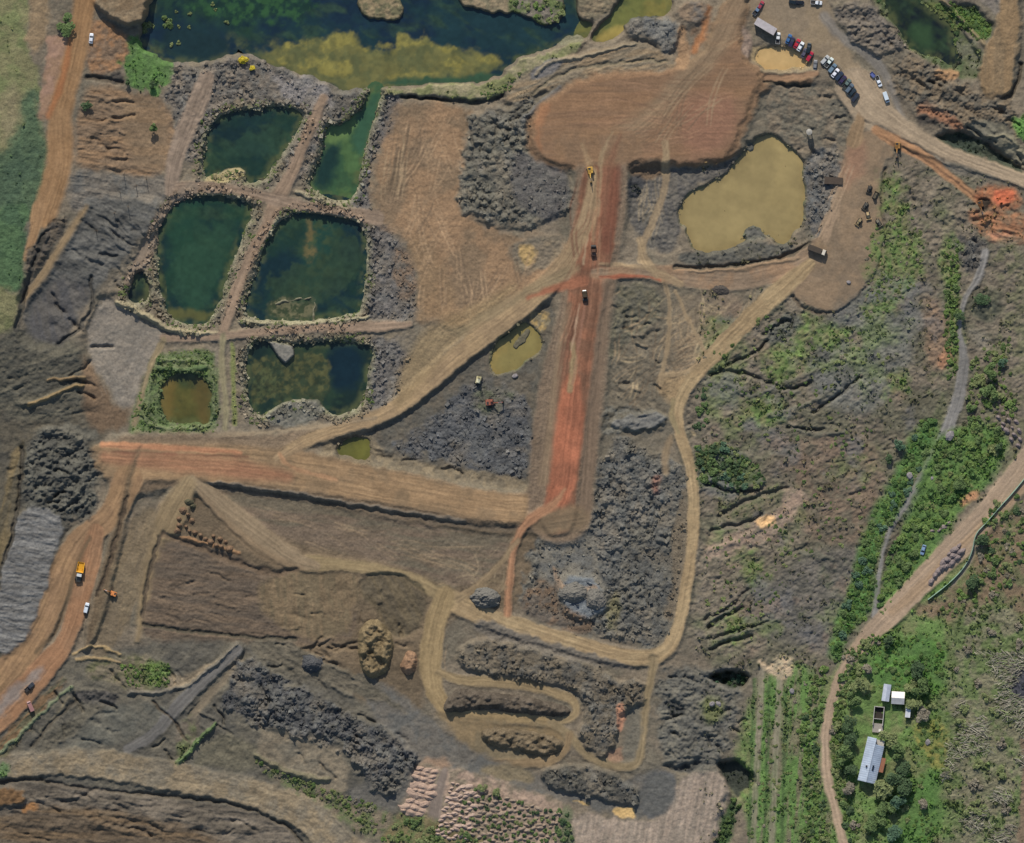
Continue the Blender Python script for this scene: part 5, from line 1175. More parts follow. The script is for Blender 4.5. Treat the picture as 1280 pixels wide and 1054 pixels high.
for a in [(192, 160, 6, 6, 'mid', 'lone green tree on the brown slope west of the top pond'),
          (108, 133, 6, 3, 'dark', 'dark bush on the brown slope beside the orange road'),
          (184, 34, 7, 5, 'olive', 'olive tree on the lake bank above the bright grass'),
          (208, 28, 7, 5, 'mid', 'green tree at the lake edge north of the bright grass'),
          (190, 106, 5, 4, 'dark', 'small dark tree at the foot of the bright grass patch'),
          (159, 104, 4, 4, 'dark', 'small dark tree at the left corner of the bright grass patch'),
          (303, 76, 6, 3, 'yellow', 'yellow flowering bush on the rocks below the lake'),
          (316, 85, 4, 2, 'yellow', 'smaller yellow bush beside the yellow flowering bush'),
          (82, 30, 11, 4, 'mid', 'rounded green bush clump between the two forks of the orange road'),
          (1124, 555, 7, 4, 'blue', 'bluish bush alone in the brown scrub left of the hedge'),
          (1112, 572, 6, 3, 'dark', 'low dark bush just below the bluish bush left of the hedge'),
          (1230, 675, 9, 5, 'dark', 'dark tree right of the green mesh fence'),
          (1216, 728, 10, 5, 'dark', 'dark tree south of the curve of the green fence'),
          (1247, 560, 6, 4, 'dark', 'dark narrow tree on the bank left of the gravel road'),
          (1200, 605, 10, 4, 'mid', 'broad green tree above the orange cut bank of the gravel road'),
          (1239, 465, 9, 5, 'mid', 'green tree in the pasture right of the grey path'),
          (1253, 453, 7, 4, 'blue', 'bluish tree next to the pasture tree right of the grey path'),
          (1235, 490, 10, 5, 'mid', 'large green tree at the lower end of the pasture trees'),
          (1200, 395, 6, 4, 'dark', 'dark tree on the left edge of the narrow grey path'),
          (1228, 375, 10, 3, 'dark', 'wide dark thicket beside the loop of the grey path')]:
    tree(*a)
BLOBS = []          # low growth nobody could count: goes into the undergrowth
def group_shrubs(poly, n, dm, kinds, rad, label, group, seed, name='shrub', cat='shrub', hs=.9):
    r = random.Random(seed)
    for x, y in scatter(F(poly) if isinstance(poly, str) else poly, n, dm, seed):
        if label is None: BLOBS.append((x, y, r.uniform(*rad), r.choice(kinds), hs))
        else: shrub(x, y, r.uniform(*rad), r.choice(kinds), label, group, name, cat, hs * .7)
HL = "1152,525 1170,525 1158,575 1118,645 1098,690 1090,765 1062,790 1050,825 1040,805 1068,720 1088,650 1122,590"
group_shrubs(HL, 44, 10, ['mid', 'lush', 'lush', 'blue'], (3.5, 7), 'green shrub in the hedge left of the narrow grey path', 'shrubs of the hedge left of the grey path', 1)
group_shrubs(HL, 260, 4, ['lush', 'bright', 'bright', 'mid'], (1.4, 4.), None, None, 101, hs=.35)
HR_ = "1170,600 1200,590 1225,560 1240,575 1215,610 1185,640 1150,700 1120,745 1102,768 1098,750 1108,700 1130,660"
group_shrubs(HR_, 32, 11, ['lush', 'bright', 'lush', 'mid'], (4, 7.5), 'green shrub between the grey path and the gravel road', 'shrubs between the grey path and the gravel road', 2)
group_shrubs(HR_, 170, 4, ['lush', 'bright', 'olive', 'bright'], (1.4, 4.), None, None, 102, hs=.35)
group_shrubs("1180,540 1240,530 1258,545 1240,570 1200,590 1170,600 1165,580", 14, 11, ['bright', 'olive', 'mid'], (4, 8), 'bushy tussock on the grassy knoll above the gravel road', 'tussocks on the grassy knoll', 3, name='tussock', cat='tussock')
group_shrubs("1180,540 1240,530 1258,545 1240,570 1200,590 1170,600 1165,580", 60, 5, ['bright', 'olive', 'mid'], (2, 4), None, None, 103, hs=.6)
group_shrubs("1232,640 1285,605 1285,700 1240,760 1200,775 1170,765 1215,720", 26, 11, ['mid', 'olive', 'grey', 'bright', 'dark'], (3.5, 7), 'mixed shrub on the rough slope right of the green fence', 'shrubs on the slope right of the fence', 4)
group_shrubs("1232,640 1285,605 1285,700 1240,760 1200,775 1170,765 1215,720", 100, 5, ['mid', 'olive', 'grey', 'bright'], (2, 4.5), None, None, 104, hs=.6)
RI = "1040,830 1062,815 1050,850 1042,880 1040,930 1044,980 1062,1054 1075,1050 1060,1000 1052,930 1058,870 1075,830 1100,800 1090,790"
group_shrubs(RI, 28, 9, ['dark', 'mid', 'grey', 'olive'], (4, 7), 'roadside bush on the inner side of the curving gravel road', 'bushes along the inner side of the gravel road', 5, name='bush', cat='bush')
group_shrubs(RI, 90, 5, ['mid', 'olive', 'bright'], (2, 4), None, None, 105, hs=.6)
RO = "1020,840 1034,832 1028,880 1022,930 1026,990 1040,1054 1010,1054 1006,960 1000,900"
group_shrubs(RO, 26, 9, ['mid', 'dark', 'bright', 'olive'], (3.5, 7), 'bush in the grass on the outer side of the curving gravel road', 'bushes along the outer side of the gravel road', 6, name='bush', cat='bush')
group_shrubs(RO, 90, 5, ['mid', 'bright', 'olive'], (2, 4), None, None, 106, hs=.6)
group_shrubs("1195,790 1275,770 1275,1050 1180,1050 1178,980 1195,920", 24, 16, ['grey', 'grey', 'olive'], (5, 9), 'leafless grey bush in the dry thicket right of the garden', 'dry bushes right of the garden', 7, name='bush', cat='bush')
group_shrubs("1100,820 1180,800 1185,900 1150,960 1180,1040 1150,1050 1130,1020 1150,900 1100,850", 18, 13, ['bright', 'mid', 'olive'], (3, 6), 'low bright bush on the garden lawn', 'low bushes on the garden lawn', 8, name='bush', cat='bush')
group_shrubs("1100,790 1180,790 1185,900 1150,960 1180,1050 1150,1050 1130,1020 1150,900 1060,860", 150, 5, ['bright', 'mid', 'bright'], (1.5, 3.5), None, None, 108, hs=.5)
group_shrubs("872,558 905,557 940,580 955,602 930,610 890,604 874,595", 18, 9, ['dark', 'mid', 'blue'], (4, 7), 'dark green bush in the clump right of the loop road bend', 'bushes of the clump by the loop road', 9, name='bush', cat='bush')
group_shrubs("868,555 905,555 945,580 960,604 930,614 885,608 870,600", 90, 4, ['dark', 'mid', 'olive'], (1.5, 4), None, None, 109, hs=.6)
group_shrubs("868,490 885,485 888,530 872,535", 8, 7, ['dark', 'mid'], (3.5, 6), 'dark bush on the bank beside the narrow part of the loop road', 'bushes on the loop road bank', 10, name='bush', cat='bush')
group_shrubs("1184,330 1196,320 1198,400 1196,460 1186,470 1182,400", 14, 9, ['mid', 'bright'], (3, 6), 'green shrub in the narrow strip left of the grey path', 'shrubs of the strip by the grey path', 11)
group_shrubs("1184,300 1198,300 1198,400 1196,470 1184,480 1182,400", 70, 4, ['mid', 'bright'], (1.5, 4), None, None, 111, hs=.6)
group_shrubs("1225,440 1255,430 1262,520 1215,545 1210,500", 14, 10, ['mid', 'olive', 'bright'], (4, 8), 'green bush among the pasture trees right of the grey path', 'bushes of the pasture', 12, name='bush', cat='bush')
group_shrubs("1215,440 1262,420 1270,520 1215,545 1210,500", 70, 6, ['mid', 'olive', 'bright'], (2, 4), None, None, 112, hs=.6)
group_shrubs("195,442 265,438 274,530 268,540 165,540 163,530 175,490 197,535 268,532 266,455 200,458", 14, 9, ['mid', 'olive'], (2, 3.6), 'green shrub planted round the small green pond', 'shrubs round the small green pond', 13)
group_shrubs("195,442 265,438 274,530 268,540 165,540 163,530 175,490 197,535 268,532 266,455 200,458", 110, 3, ['mid', 'bright', 'olive'], (1., 2.2), None, None, 113, hs=.45)
for q_, n_ in (("1085,290 1130,250 1155,300 1150,350 1110,395 1080,400", 160), ("880,690 985,640 1000,700 940,800 880,800 880,740", 120), ("920,470 1080,390 1140,480 1080,560 960,560", 130), ("945,850 1030,840 1020,1050 930,1050", 160), ("880,400 1000,390 980,500 880,560", 60), ("985,540 1090,540 1080,680 1000,700", 60)):
    group_shrubs(q_, n_, 4, ['olive', 'mid', 'olive', 'grey'], (1.2, 3.2), None, None, n_, hs=.45)
group_shrubs("500,1022 545,1036 600,1042 620,1054 470,1054", 20, 7, ['bright', 'mid', 'olive'], (3, 6), 'bright green bush along the foot of the pink soil terrace', 'bushes below the pink terrace', 17, name='bush', cat='bush')
group_shrubs("700,1005 714,1012 718,1050 690,1050", 9, 7, ['mid', 'dark'], (3, 6), 'green bush at the right end of the pink terrace', 'bushes at the right end of the terrace', 18, name='bush', cat='bush')
group_shrubs("150,830 212,832 212,858 160,858", 60, 4, ['mid', 'bright', 'olive'], (1.5, 3.5), None, None, 19, hs=.6)
group_shrubs("320,950 400,985 470,1005 470,1040 400,1000 330,965", 70, 5, ['olive', 'mid', 'grey'], (1.5, 4), None, None, 20, hs=.6)
group_shrubs("890,850 930,842 930,858 900,858", 9, 5, ['dark', 'blue'], (2.5, 4), None, None, 21)
group_shrubs("918,1000 925,1005 908,1050 895,1050", 16, 5, ['mid', 'dark'], (2.5, 4), None, None, 22)
group_shrubs("1185,0 1238,30 1240,42 1225,52 1200,32", 60, 4, ['mid', 'bright'], (2, 4), None, None, 23, hs=.5)
group_shrubs("640,0 700,0 706,20 690,30 665,20", 12, 8, ['bright', 'mid', 'olive'], (2.5, 5), 'green bush on the rocky bank at the top of the lake', 'bushes on the top bank of the lake', 24, name='bush', cat='bush')
group_shrubs("600,118 630,108 650,92 640,110 610,122", 30, 4, ['olive', 'mid'], (1.2, 3), None, None, 25, hs=.6)
for q_ in ("1090,-5 1150,5 1185,10 1200,40 1190,60 1160,20 1110,10",):
    group_shrubs(q_, 60, 5, ['mid', 'dark', 'olive'], (2, 4.5), None, None, 26, hs=.4)
# dead trees on the dark slope
for x, y in T(0, 0, "760,130 840,108 890,135 945,135 855,220 890,215 880,58 950,66 1130,115 1060,22 1075,48"):  # shrub meshes at water level stand in for sunlit treetops
    r_ = random.uniform(2, 3.2) * S
    o = place(random.choice(SH['olive']), 'bush', x, y, (r_, r_, r_), 'yellowish bush standing in for a sunlit treetop on the shaded north-west lake bank', 'bush', 'stand-ins for treetops on the shaded lake bank')
    o.location.z = -3.1
def dead_mesh(seed):
    r = random.Random(seed); m = MB(); m.tube((0, 0, -.2), (.15, .1, 5), .16, .06, 8)
    for k in range(7):
        z = 1.8 + k * .45; a = r.uniform(0, 6.28); l = r.uniform(.7, 1.5)
        m.tube((.03 * z, .02 * z, z), (math.cos(a) * l, math.sin(a) * l, z + .8), .06, .015, 6)
    return m.mesh('dead_tree', BARK)
DT = [dead_mesh(i) for i in range(3)]
for k, (x, y) in enumerate(((155, 218), (183, 224), (160, 258), (143, 266), (150, 240), (170, 232), (120, 288))):
    place(DT[k % 3], 'dead_tree', x, y, 1.0, 'bare dead tree on the grey slope left of the ponds', 'tree', 'dead trees on the grey slope')
# ------------------------------------------------------------------ undergrowth and loose rock (nobody could count them)
def undergrowth():
    r = np.random.default_rng(5)
    n = 240000
    x = r.uniform(0, 1280, n); y = r.uniform(0, 1054, n)
    i = np.clip(np.searchsorted(xs, x) - 1, 0, NX - 2); j = np.clip(np.searchsorted(ys, y) - 1, 0, NY - 2)
    c = C[j, i]; lab = LAB[j, i]
    green = c[:, 1] / (c[:, 0] + 1e-6)
    clump = fbm(x.astype(np.float32), y.astype(np.float32), 16, 77, 4)
    east = (x > 870)
    pr = np.where(green > 1.15, .42, np.where(green > .98, .22, np.where(east & (x < 1290) & (y > 200), .10, 0.0)))
    pr = np.where((lab == 0) | (lab == 5), pr, 0) * np.clip(.55 + clump * 1.1, 0, 1.4)
    hill = (x < 60) & (y < 420); pr = np.where(hill, pr * .08, pr); pr = np.where((x > 145) & (x < 225) & (y > 35) & (y < 120), pr * .3, pr)
    k = r.random(n) < pr
    k &= ~((x > 1068) & (x < 1130) & (y > 850) & (y < 985))
    x, y, i, j, c = x[k], y[k], i[k], j[k], c[k]
    z = H[j, i]
    n = len(x)
    V = []; CL = []
    rad = r.uniform(.25, .8, n) * (1 + .5 * (clump[k] > .3))
    g = np.clip(c, .01, .6) * r.uniform(.55, 1.05, n)[:, None] * np.array((.94, 1.04, .84))
    for q in range(3):
        d = r.normal(0, 1, (n, 3)); d[:, 2] = np.abs(d[:, 2]) + .5; d /= np.linalg.norm(d, axis=1)[:, None]
        a = np.cross(d, r.normal(0, 1, (n, 3))); a /= np.linalg.norm(a, axis=1)[:, None]; b = np.cross(d, a)
        o = np.stack([wx(x), wy(y), z + .12 + .3 * rad], 1) + r.normal(0, .3, (n, 3)) * rad[:, None]
        s = rad[:, None] * .75
        V.append(np.stack([o - a * s, o + b * s * .8, o + a * s, o - b * s * .7], 1))
        CL.append(np.repeat(g[:, None, :] * r.uniform(.8, 1.2, (n, 1, 1)), 4, 1))
    V = np.concatenate(V).reshape(-1, 3); CL = np.concatenate(CL).reshape(-1, 3)
    VB = [V]; CB = [CL]
    mj, mi = np.nonzero(MARG & ~np.isin(LAB, [1, 2, 3, 4]))
    for q in r.choice(len(mi), 2200, replace=False):
        if fbm(GX[mj[q]:mj[q] + 1, mi[q]:mi[q] + 1], GY[mj[q]:mj[q] + 1, mi[q]:mi[q] + 1], 18, 7, 3)[0, 0] > .0:
            BLOBS.append((float(xs[mi[q]]), float(ys[mj[q]]), r.uniform(.9, 2.4), ('olive', 'mid', 'olive', 'grey')[int(r.integers(0, 4))], .5))
    for x, y, rad, kind, hs in BLOBS:
        v0 = SHV[kind][r.integers(0, 3)]; t = r.uniform(0, 6.28); q = rad * S * 1.1
        X, Y, Z = v0[:, 0] * q, v0[:, 1] * q, v0[:, 2] * q * hs * 1.3
        VB.append(np.stack([X * math.cos(t) - Y * math.sin(t) + wx(x), X * math.sin(t) + Y * math.cos(t) + wy(y), Z + hz(x, y) - .1], 1))
        CB.append(np.repeat(lin(LEAFC[kind])[None] * r.uniform(.75, 1.2) * np.repeat(r.uniform(.8, 1.2, (len(v0) // 4, 1)), 4, 0), 1, 0))
    # dry sticks of the thicket at the right
    poly = chaikin(F("1190,770 1290,745 1290,1060 1180,1060 1178,980 1192,900"), True, 2)
    m = 15000; x = r.uniform(1165, 1285, m); y = r.uniform(740, 1058, m)
    k = (sdist(poly, x, y) + 8 * fbm(x.astype(np.float32), y.astype(np.float32), 20, 88, 3)) > 0; x, y = x[k], y[k]; m = len(x)
    i = np.clip(np.searchsorted(xs, x) - 1, 0, NX - 2); j = np.clip(np.searchsorted(ys, y) - 1, 0, NY - 2)
    dens = fbm(x.astype(np.float32), y.astype(np.float32), 28, 91, 3)
    t = R(-12) + .9 * fbm(x.astype(np.float32), y.astype(np.float32), 50, 93, 2) + r.normal(0, .5, m)
    k = (dens > .12) & (r.random(m) < .35 + .5 * dens) & (y > 815); x, y, i, j, dens, t = x[k], y[k], i[k], j[k], dens[k], t[k]; m = len(x)
    L = r.uniform(.6, 2.4, m); wd = r.uniform(.07, .2, m)
    o = np.stack([wx(x), wy(y), H[j, i] + r.uniform(.2, 1.4, m)], 1)
    a = np.stack([np.cos(t), np.sin(t), r.normal(.1, .25, m)], 1) * L[:, None]; b = np.stack([-np.sin(t), np.cos(t), r.normal(0, .3, m)], 1) * wd[:, None]
    VB.append(np.stack([o - a - b, o + a - b * .5, o + a + b * .5, o - a + b], 1).reshape(-1, 3))
    g = alb((130, 124, 108)) * r.uniform(.55, 1.35, m)[:, None] * (1 + .3 * dens[:, None]); g[r.random(m) < .25] *= np.array((.7, .9, .55))
    CB.append(np.repeat(g, 4, 0))
    V = np.concatenate(VB); CL = np.concatenate(CB)
    o = mesh_obj('undergrowth', V, np.arange(len(V)).reshape(-1, 4), M_LEAFVC, CL, smooth=False)
    o['kind'] = 'stuff'
undergrowth()
def loose_rock():
    r = np.random.default_rng(9)
    n = 260000
    x = r.uniform(0, 1280, n); y = r.uniform(0, 1054, n)
    i = np.clip(np.searchsorted(xs, x) - 1, 0, NX - 2); j = np.clip(np.searchsorted(ys, y) - 1, 0, NY - 2)
    lab = LAB[j, i]
    cl_ = fbm(x.astype(np.float32), y.astype(np.float32), 12, 55, 3)
    mg = MARG[j, i] & ~np.isin(lab, [1, 2, 3])
    k = ((lab == 6) & (r.random(n) < .3 + .25 * cl_)) | (mg & (r.random(n) < .5))
    x, y, c, z, mg = x[k], y[k], C[j, i][k], H[j, i][k], mg[k]
    n = len(x)
    cube = np.array([(a, b, d) for d in (-1, 1) for b in (-1, 1) for a in (-1, 1)], float) * .5
    fc = np.array([(0, 2, 3, 1), (4, 5, 7, 6), (0, 1, 5, 4), (2, 6, 7, 3), (0, 4, 6, 2), (1, 3, 7, 5)])
    V = cube[None] * r.uniform(.55, 1.3, (n, 8, 1)) * r.uniform(.6, 1.3, (n, 1, 3))
    an = r.uniform(0, 6.28, n); t = r.uniform(-.7, .7, n)
    ca, sa, ct, st = np.cos(an)[:, None], np.sin(an)[:, None], np.cos(t)[:, None], np.sin(t)[:, None]
    X, Y, Z = V[..., 0].copy(), V[..., 1].copy(), V[..., 2].copy()
    Y, Z = Y * ct - Z * st, Y * st + Z * ct
    X, Y = X * ca - Y * sa, X * sa + Y * ca
    sz = np.where(mg, .3 + r.random(n) ** 3 * 1.2,   .26 + r.random(n) ** 5 * 1.15)[:, None]
    c = c * np.where(mg, r.uniform(.6, 1.3, n), 1.)[:, None]
    V = np.stack([X * sz + wx(x)[:, None], Y * sz + wy(y)[:, None], Z * sz + z[:, None] + .1 * sz], -1).reshape(-1, 3)
    f = (fc[None] + (np.arange(n) * 8)[:, None, None]).reshape(-1, 4)
    g = np.repeat(np.clip(c * r.uniform(.7, 1.35, n)[:, None], .02, .6)[:, None], 8, 1).reshape(-1, 3)
    o = mesh_obj('loose_rock', V, f, M_ROCK, g, smooth=False); o['kind'] = 'stuff'
loose_rock()
# ------------------------------------------------------------------ heaps, mounds and boulders one can count
def mound_mesh(name, mat, seed, n=22, peak=.55, rough=.16, rock=0):
    u = np.linspace(-1.25, 1.25, n, dtype=np.float32); X, Y = np.meshgrid(u, u)
    rr = np.sqrt(X * X + Y * Y)
    k = fbm(X + 3, Y + 5, .9, seed, 3); k2 = fbm(X + 8, Y + 1, .35, seed + 2, 3)
    rr = rr * (1 + .22 * k + .10 * k2)
    z = peak * np.maximum(1 - rr ** 1.5, 0) * (1 + .35 * k) + rough * .4 * fbm(X, Y, .28, seed + 3, 3) * (rr < .9)
    if rock:
        f, c = worley(X + 9, Y + 9, .16, seed); z = z + rock * (c + .2) * (1 - f) * (rr < .98)
    z = z - .12 * (rr > .95)
    ix = np.arange(n * n).reshape(n, n)
    f = np.stack([ix[:-1, :-1], ix[:-1, 1:], ix[1:, 1:], ix[1:, :-1]], -1).reshape(-1, 4)
    keep = (rr[:-1, :-1] < 1.08).ravel()
    f = f[keep]; un, inv = np.unique(f.ravel(), return_inverse=True)
    V = np.stack([X, Y, z], -1).reshape(-1, 3)[un]
    o = mesh_obj(name, V, inv.reshape(f.shape), mat); me = o.data; bpy.data.objects.remove(o)
    return me
def soil(key, c): return PM(key, c, .95, spec=.15, lo=.75, hi=1.25, sc=2.)
def mounds(key, c, name, pts, rx, ry, hh, label, cat, group, rz=None, seed=0):
    ms = [mound_mesh(name, soil(key, c), seed + i) for i in range(4)]
    r = random.Random(seed)
    for x, y in pts:
        s = r.uniform(.6, 1.35)
        place(r.choice(ms), name, x, y, (rx * S * s, ry * S * s, hh * r.uniform(.8, 1.2) / .55), label, cat, group, dz=-.15, rz=r.uniform(-.5, .5) + (rz or 0))
def Z6(s): return [(80 + a / 5.565, 620 + b / 5.565) for a, b in F(s)]
mounds('brown_soil', (114, 92, 72), 'soil_heap', Z6("860,130 890,172 800,160 800,205 850,215 790,240 875,245 910,255 950,275 985,300 1020,322 1060,345 1095,355 1150,372 1040,280 1085,300 1125,320 830,100"), 3.6, 3.6, 1.7, 'brown tipped soil heap in the row beside the tan track', 'soil heap', 'tipped soil heaps beside the tan track', seed=3)
mounds('dark_green_soil', (84, 80, 62), 'soil_heap', Z6("865,40 890,70"), 7, 6, 1.6, 'dark greenish heap at the head of the soil heap row', 'soil heap', 'dark heaps at the head of the row', seed=8)
p5 = lambda a, b: (500 + a / 5.82, 950 + b / 5.82)
pts = []
for cx in (155, 205, 262):
    for k in range(9):
        a, b = cx - k * 14 + 14 * math.sin(k * 7.1 + cx), 55 + 9 * math.sin(k * 4.3 + cx * 2) + k * 40 + (cx - 155) * .25
        if b < 440: pts.append(p5(a, b))
mounds('pink_soil', (162, 138, 120), 'soil_heap', pts, 7.8, 4.6, 1.15, 'pinkish soil heap left of the wheel track on the terrace', 'soil heap', 'pink heaps left of the terrace track', seed=21)
pa, pb, ps = [], [], []
for i in range(21):
    for j in range(12):
        a = 385 + i * 39 - j * 10 + 9 * math.sin(i * 5.3 + j * 3.1); b = 170 + i * 11.5 + j * 34 + 8 * math.sin(i * 3.7 + j * 9.1)
        x, y = p5(a, b)
        if y > 1060 or x > 706: continue
        if (i * 7 + j * 5) % 9 < (0 if i < 3 else 3 if i < 9 else 4): ps.append((x, y))
        else: (pa if i < 6 else pb).append((x, y))
mounds('pale_soil', (164, 142, 126), 'soil_heap', pa, 5.6, 2.9, 1.1, 'pale pink soil heap right of the wheel track on the terrace', 'soil heap', 'pale heaps right of the terrace track', seed=31)
mounds('dull_soil', (136, 120, 104), 'soil_heap', pb, 4.8, 2.9, 1.1, 'dull brown soil heap among the shrubs on the terrace', 'soil heap', 'dull heaps among the terrace shrubs', seed=41)
for k, (x, y) in enumerate(ps):
    shrub(x, y, 3., ('mid', 'dark', 'olive', 'mid')[k % 4], 'green shrub between the soil heaps on the terrace', 'shrubs between the terrace heaps')
for x, y in (p5(595, 200), p5(705, 235)):
    tree(x, y, 5.5, 3, 'olive', 'round olive tree on the upper edge of the pink terrace', group='round trees on the terrace edge')
def Z8(s): return [(1120 + a / 4.056, 520 + b / 4.056) for a, b in F(s)]
mounds('grey_rock_soil', (124, 112, 108), 'rock_heap', Z8("320,660 330,690 300,680 290,710 270,700 310,720 260,730 285,745 240,745 255,765 215,790 180,840 200,810 235,770"), 5.5, 3.6, 1.7, 'grey rock heap between the gravel road and the green fence', 'rock heap', 'rock heaps beside the green fence', rz=.6, seed=51)
mounds('grey_rock_soil', (124, 112, 108), 'rock_heap', Z8("520,10 545,40 570,20 590,60 610,30 560,75 600,95 625,75 585,120 630,120 540,60 620,150"), 5, 3.2, 1.6, 'grey rock heap on the bank where the gravel road leaves the picture', 'rock heap', 'rock heaps on the upper gravel road bank', rz=-.6, seed=61)
mounds('grey_rock_soil', (124, 112, 108), 'rock_heap', Z8("265,545 240,565 220,580 180,585"), 5, 3, 1.2, 'long grey rock heap on the hedge side of the gravel road', 'rock heap', 'rock heaps on the hedge side of the road', rz=.6, seed=71)
for me_, x, y, rx, ry, hh, lb in [(mound_mesh('gravel_heap', soil('blue_gravel', (106, 103, 96)), 91, n=64, rock=.09), 608, 748, 20, 14, 5.4, 'blue-grey gravel heap inside the small turning loop'),
                              (mound_mesh('soil_heap', soil('dark_soil', (78, 72, 66)), 94, n=64, rock=.09), 900, 362, 13, 7, 1.0, 'dark oval soil heap lying south of the cross road'),
                              (mound_mesh('rock_heap', soil('black_rock', (76, 76, 76)), 95, n=64, rock=.09), 391, 830, 13, 11, 2.4, 'small black rock heap north of the black rubble'),
                              (mound_mesh('rock_heap', soil('grey_gravel', (108, 104, 96)), 96, n=64, rock=.09), 718, 742, 18, 13, 3.0, 'larger grey gravel heap at the foot of the rubble field'),
                              (mound_mesh('rock_heap', soil('grey_gravel', (108, 104, 96)), 97, n=64, rock=.09), 744, 750, 12, 14, 3.0, 'right hand grey gravel heap touching the rubble field')]:
    o = place(me_, 'soil_heap' if 'soil' in lb else 'rock_heap', x, y, (rx * S, ry * S, hh / .55), lb, 'heap', None, dz=-.3, rz=0)
# long dark heaps in the loops
def long_heap(poly, mat, hh, label, seed, name='rubble_heap', group='long heaps inside the southern loops'):
    q = chaikin(F(poly), True, 2)
    a = np.array(q); x0, y0 = a.min(0) - 3; x1, y1 = a.max(0) + 3
    X, Y = np.meshgrid(np.arange(x0, x1, 1.1, dtype=np.float32), np.arange(y0, y1, 1.1, dtype=np.float32))
    d = sdist(q, X, Y) + fbm(X, Y, 8, seed, 3) * 1.5
    f1, c1 = worley(X, Y, 4.2, seed); f2, c2 = worley(X, Y, 9, seed + 4)
    bed = np.interp(X.ravel(), xs, np.arange(NX)).reshape(X.shape).astype(int); bj = np.interp(Y.ravel(), ys, np.arange(NY)).reshape(X.shape).astype(int)
    z = H[bj, bed] + hh * sm(-.5, 7, d) * (.75 + .5 * fbm(X, Y, 14, seed + 3, 3)) + (.9 * (c1 + .2) * (1 - f1) + 1.5 * (c2 + .1) * np.maximum(1 - f2, 0) + .5 * fbm(X, Y, 5, seed + 8, 3)) * sm(0, 3, d) - .5 * (d < -.5)
    ny, nx = X.shape; ix = np.arange(nx * ny).reshape(ny, nx)
    f = np.stack([ix[1:, :-1], ix[1:, 1:], ix[:-1, 1:], ix[:-1, :-1]], -1)[(d > -1.5)[:-1, :-1]]
    u, inv = np.unique(f.ravel(), return_inverse=True)
    cc = alb(mat)[None, None] * np.maximum(1 + .3 * fbm(X, Y, 9, seed + 11, 3) + .35 * (c1 - .5), .3)[..., None]
    o = mesh_obj(name, np.stack([wx(X), wy(Y), z], -1).reshape(-1, 3)[u], inv.reshape(f.shape), M_ROCK, cc.reshape(-1, 3)[u])
    tag(o, label, name.replace('_', ' '), group)
long_heap("552,886 567,860 585,862 640,868 678,875 717,886 712,896 690,896 640,891 608,886 560,893", (80, 72, 62), 2.6, 'narrow dark rubble heap between the two middle loop roads', 3)
long_heap("602,910 640,909 702,922 706,932 695,946 665,944 640,938 608,932 600,922", (98, 86, 68), 2.4, 'rounded brown rubble heap in the lowest loop', 5)
long_heap("451,780 470,772 483,784 493,800 491,826 479,846 463,849 450,838 446,808", (108, 94, 70), 4.2, 'large ochre soil heap in the dug brown field', 13, 'soil_heap', None)
long_heap("502,824 512,812 523,819 521,838 509,846 500,838", (124, 98, 76), 2.6, 'small orange soil heap beside the tan loop road', 17, 'soil_heap', None)
# boulders
BM = [proto('boulder', MB().add(*ico(2, i, .16, .75)), soil('boulder_stone', (130, 124, 122))) for i in range(3)]
for x, y, r, lb in ((1187, 545, 7, 'large pale boulder at the edge of the grey path'), (1137, 595, 5, 'grey boulder in the hedge beside the grey path'), (990, 864, 4, 'grey boulder in the grass right of the double track'),
                    (1165, 598, 2.5, 'small white boulder right of the grey path'), (1061, 353, 3, 'white boulder near the lower rim of the machine apron'), (890, 880, 4, 'left one of two pinkish boulders in the rough ground right of the loops'), (898, 880, 4, 'right one of two pinkish boulders in the rough ground right of the loops'),
                    (1160, 928, 4, 'dark boulder in the yellow weeds of the garden'), (461, 215, 2.5, 'dark boulder on the shore of the green channel'), (644, 470, 4, 'dark boulder by the small ochre pond')):
    place(random.choice(BM), 'boulder', x, y, (r * S, r * S * .8, r * S * .7), lb, 'boulder', None, dz=.2)
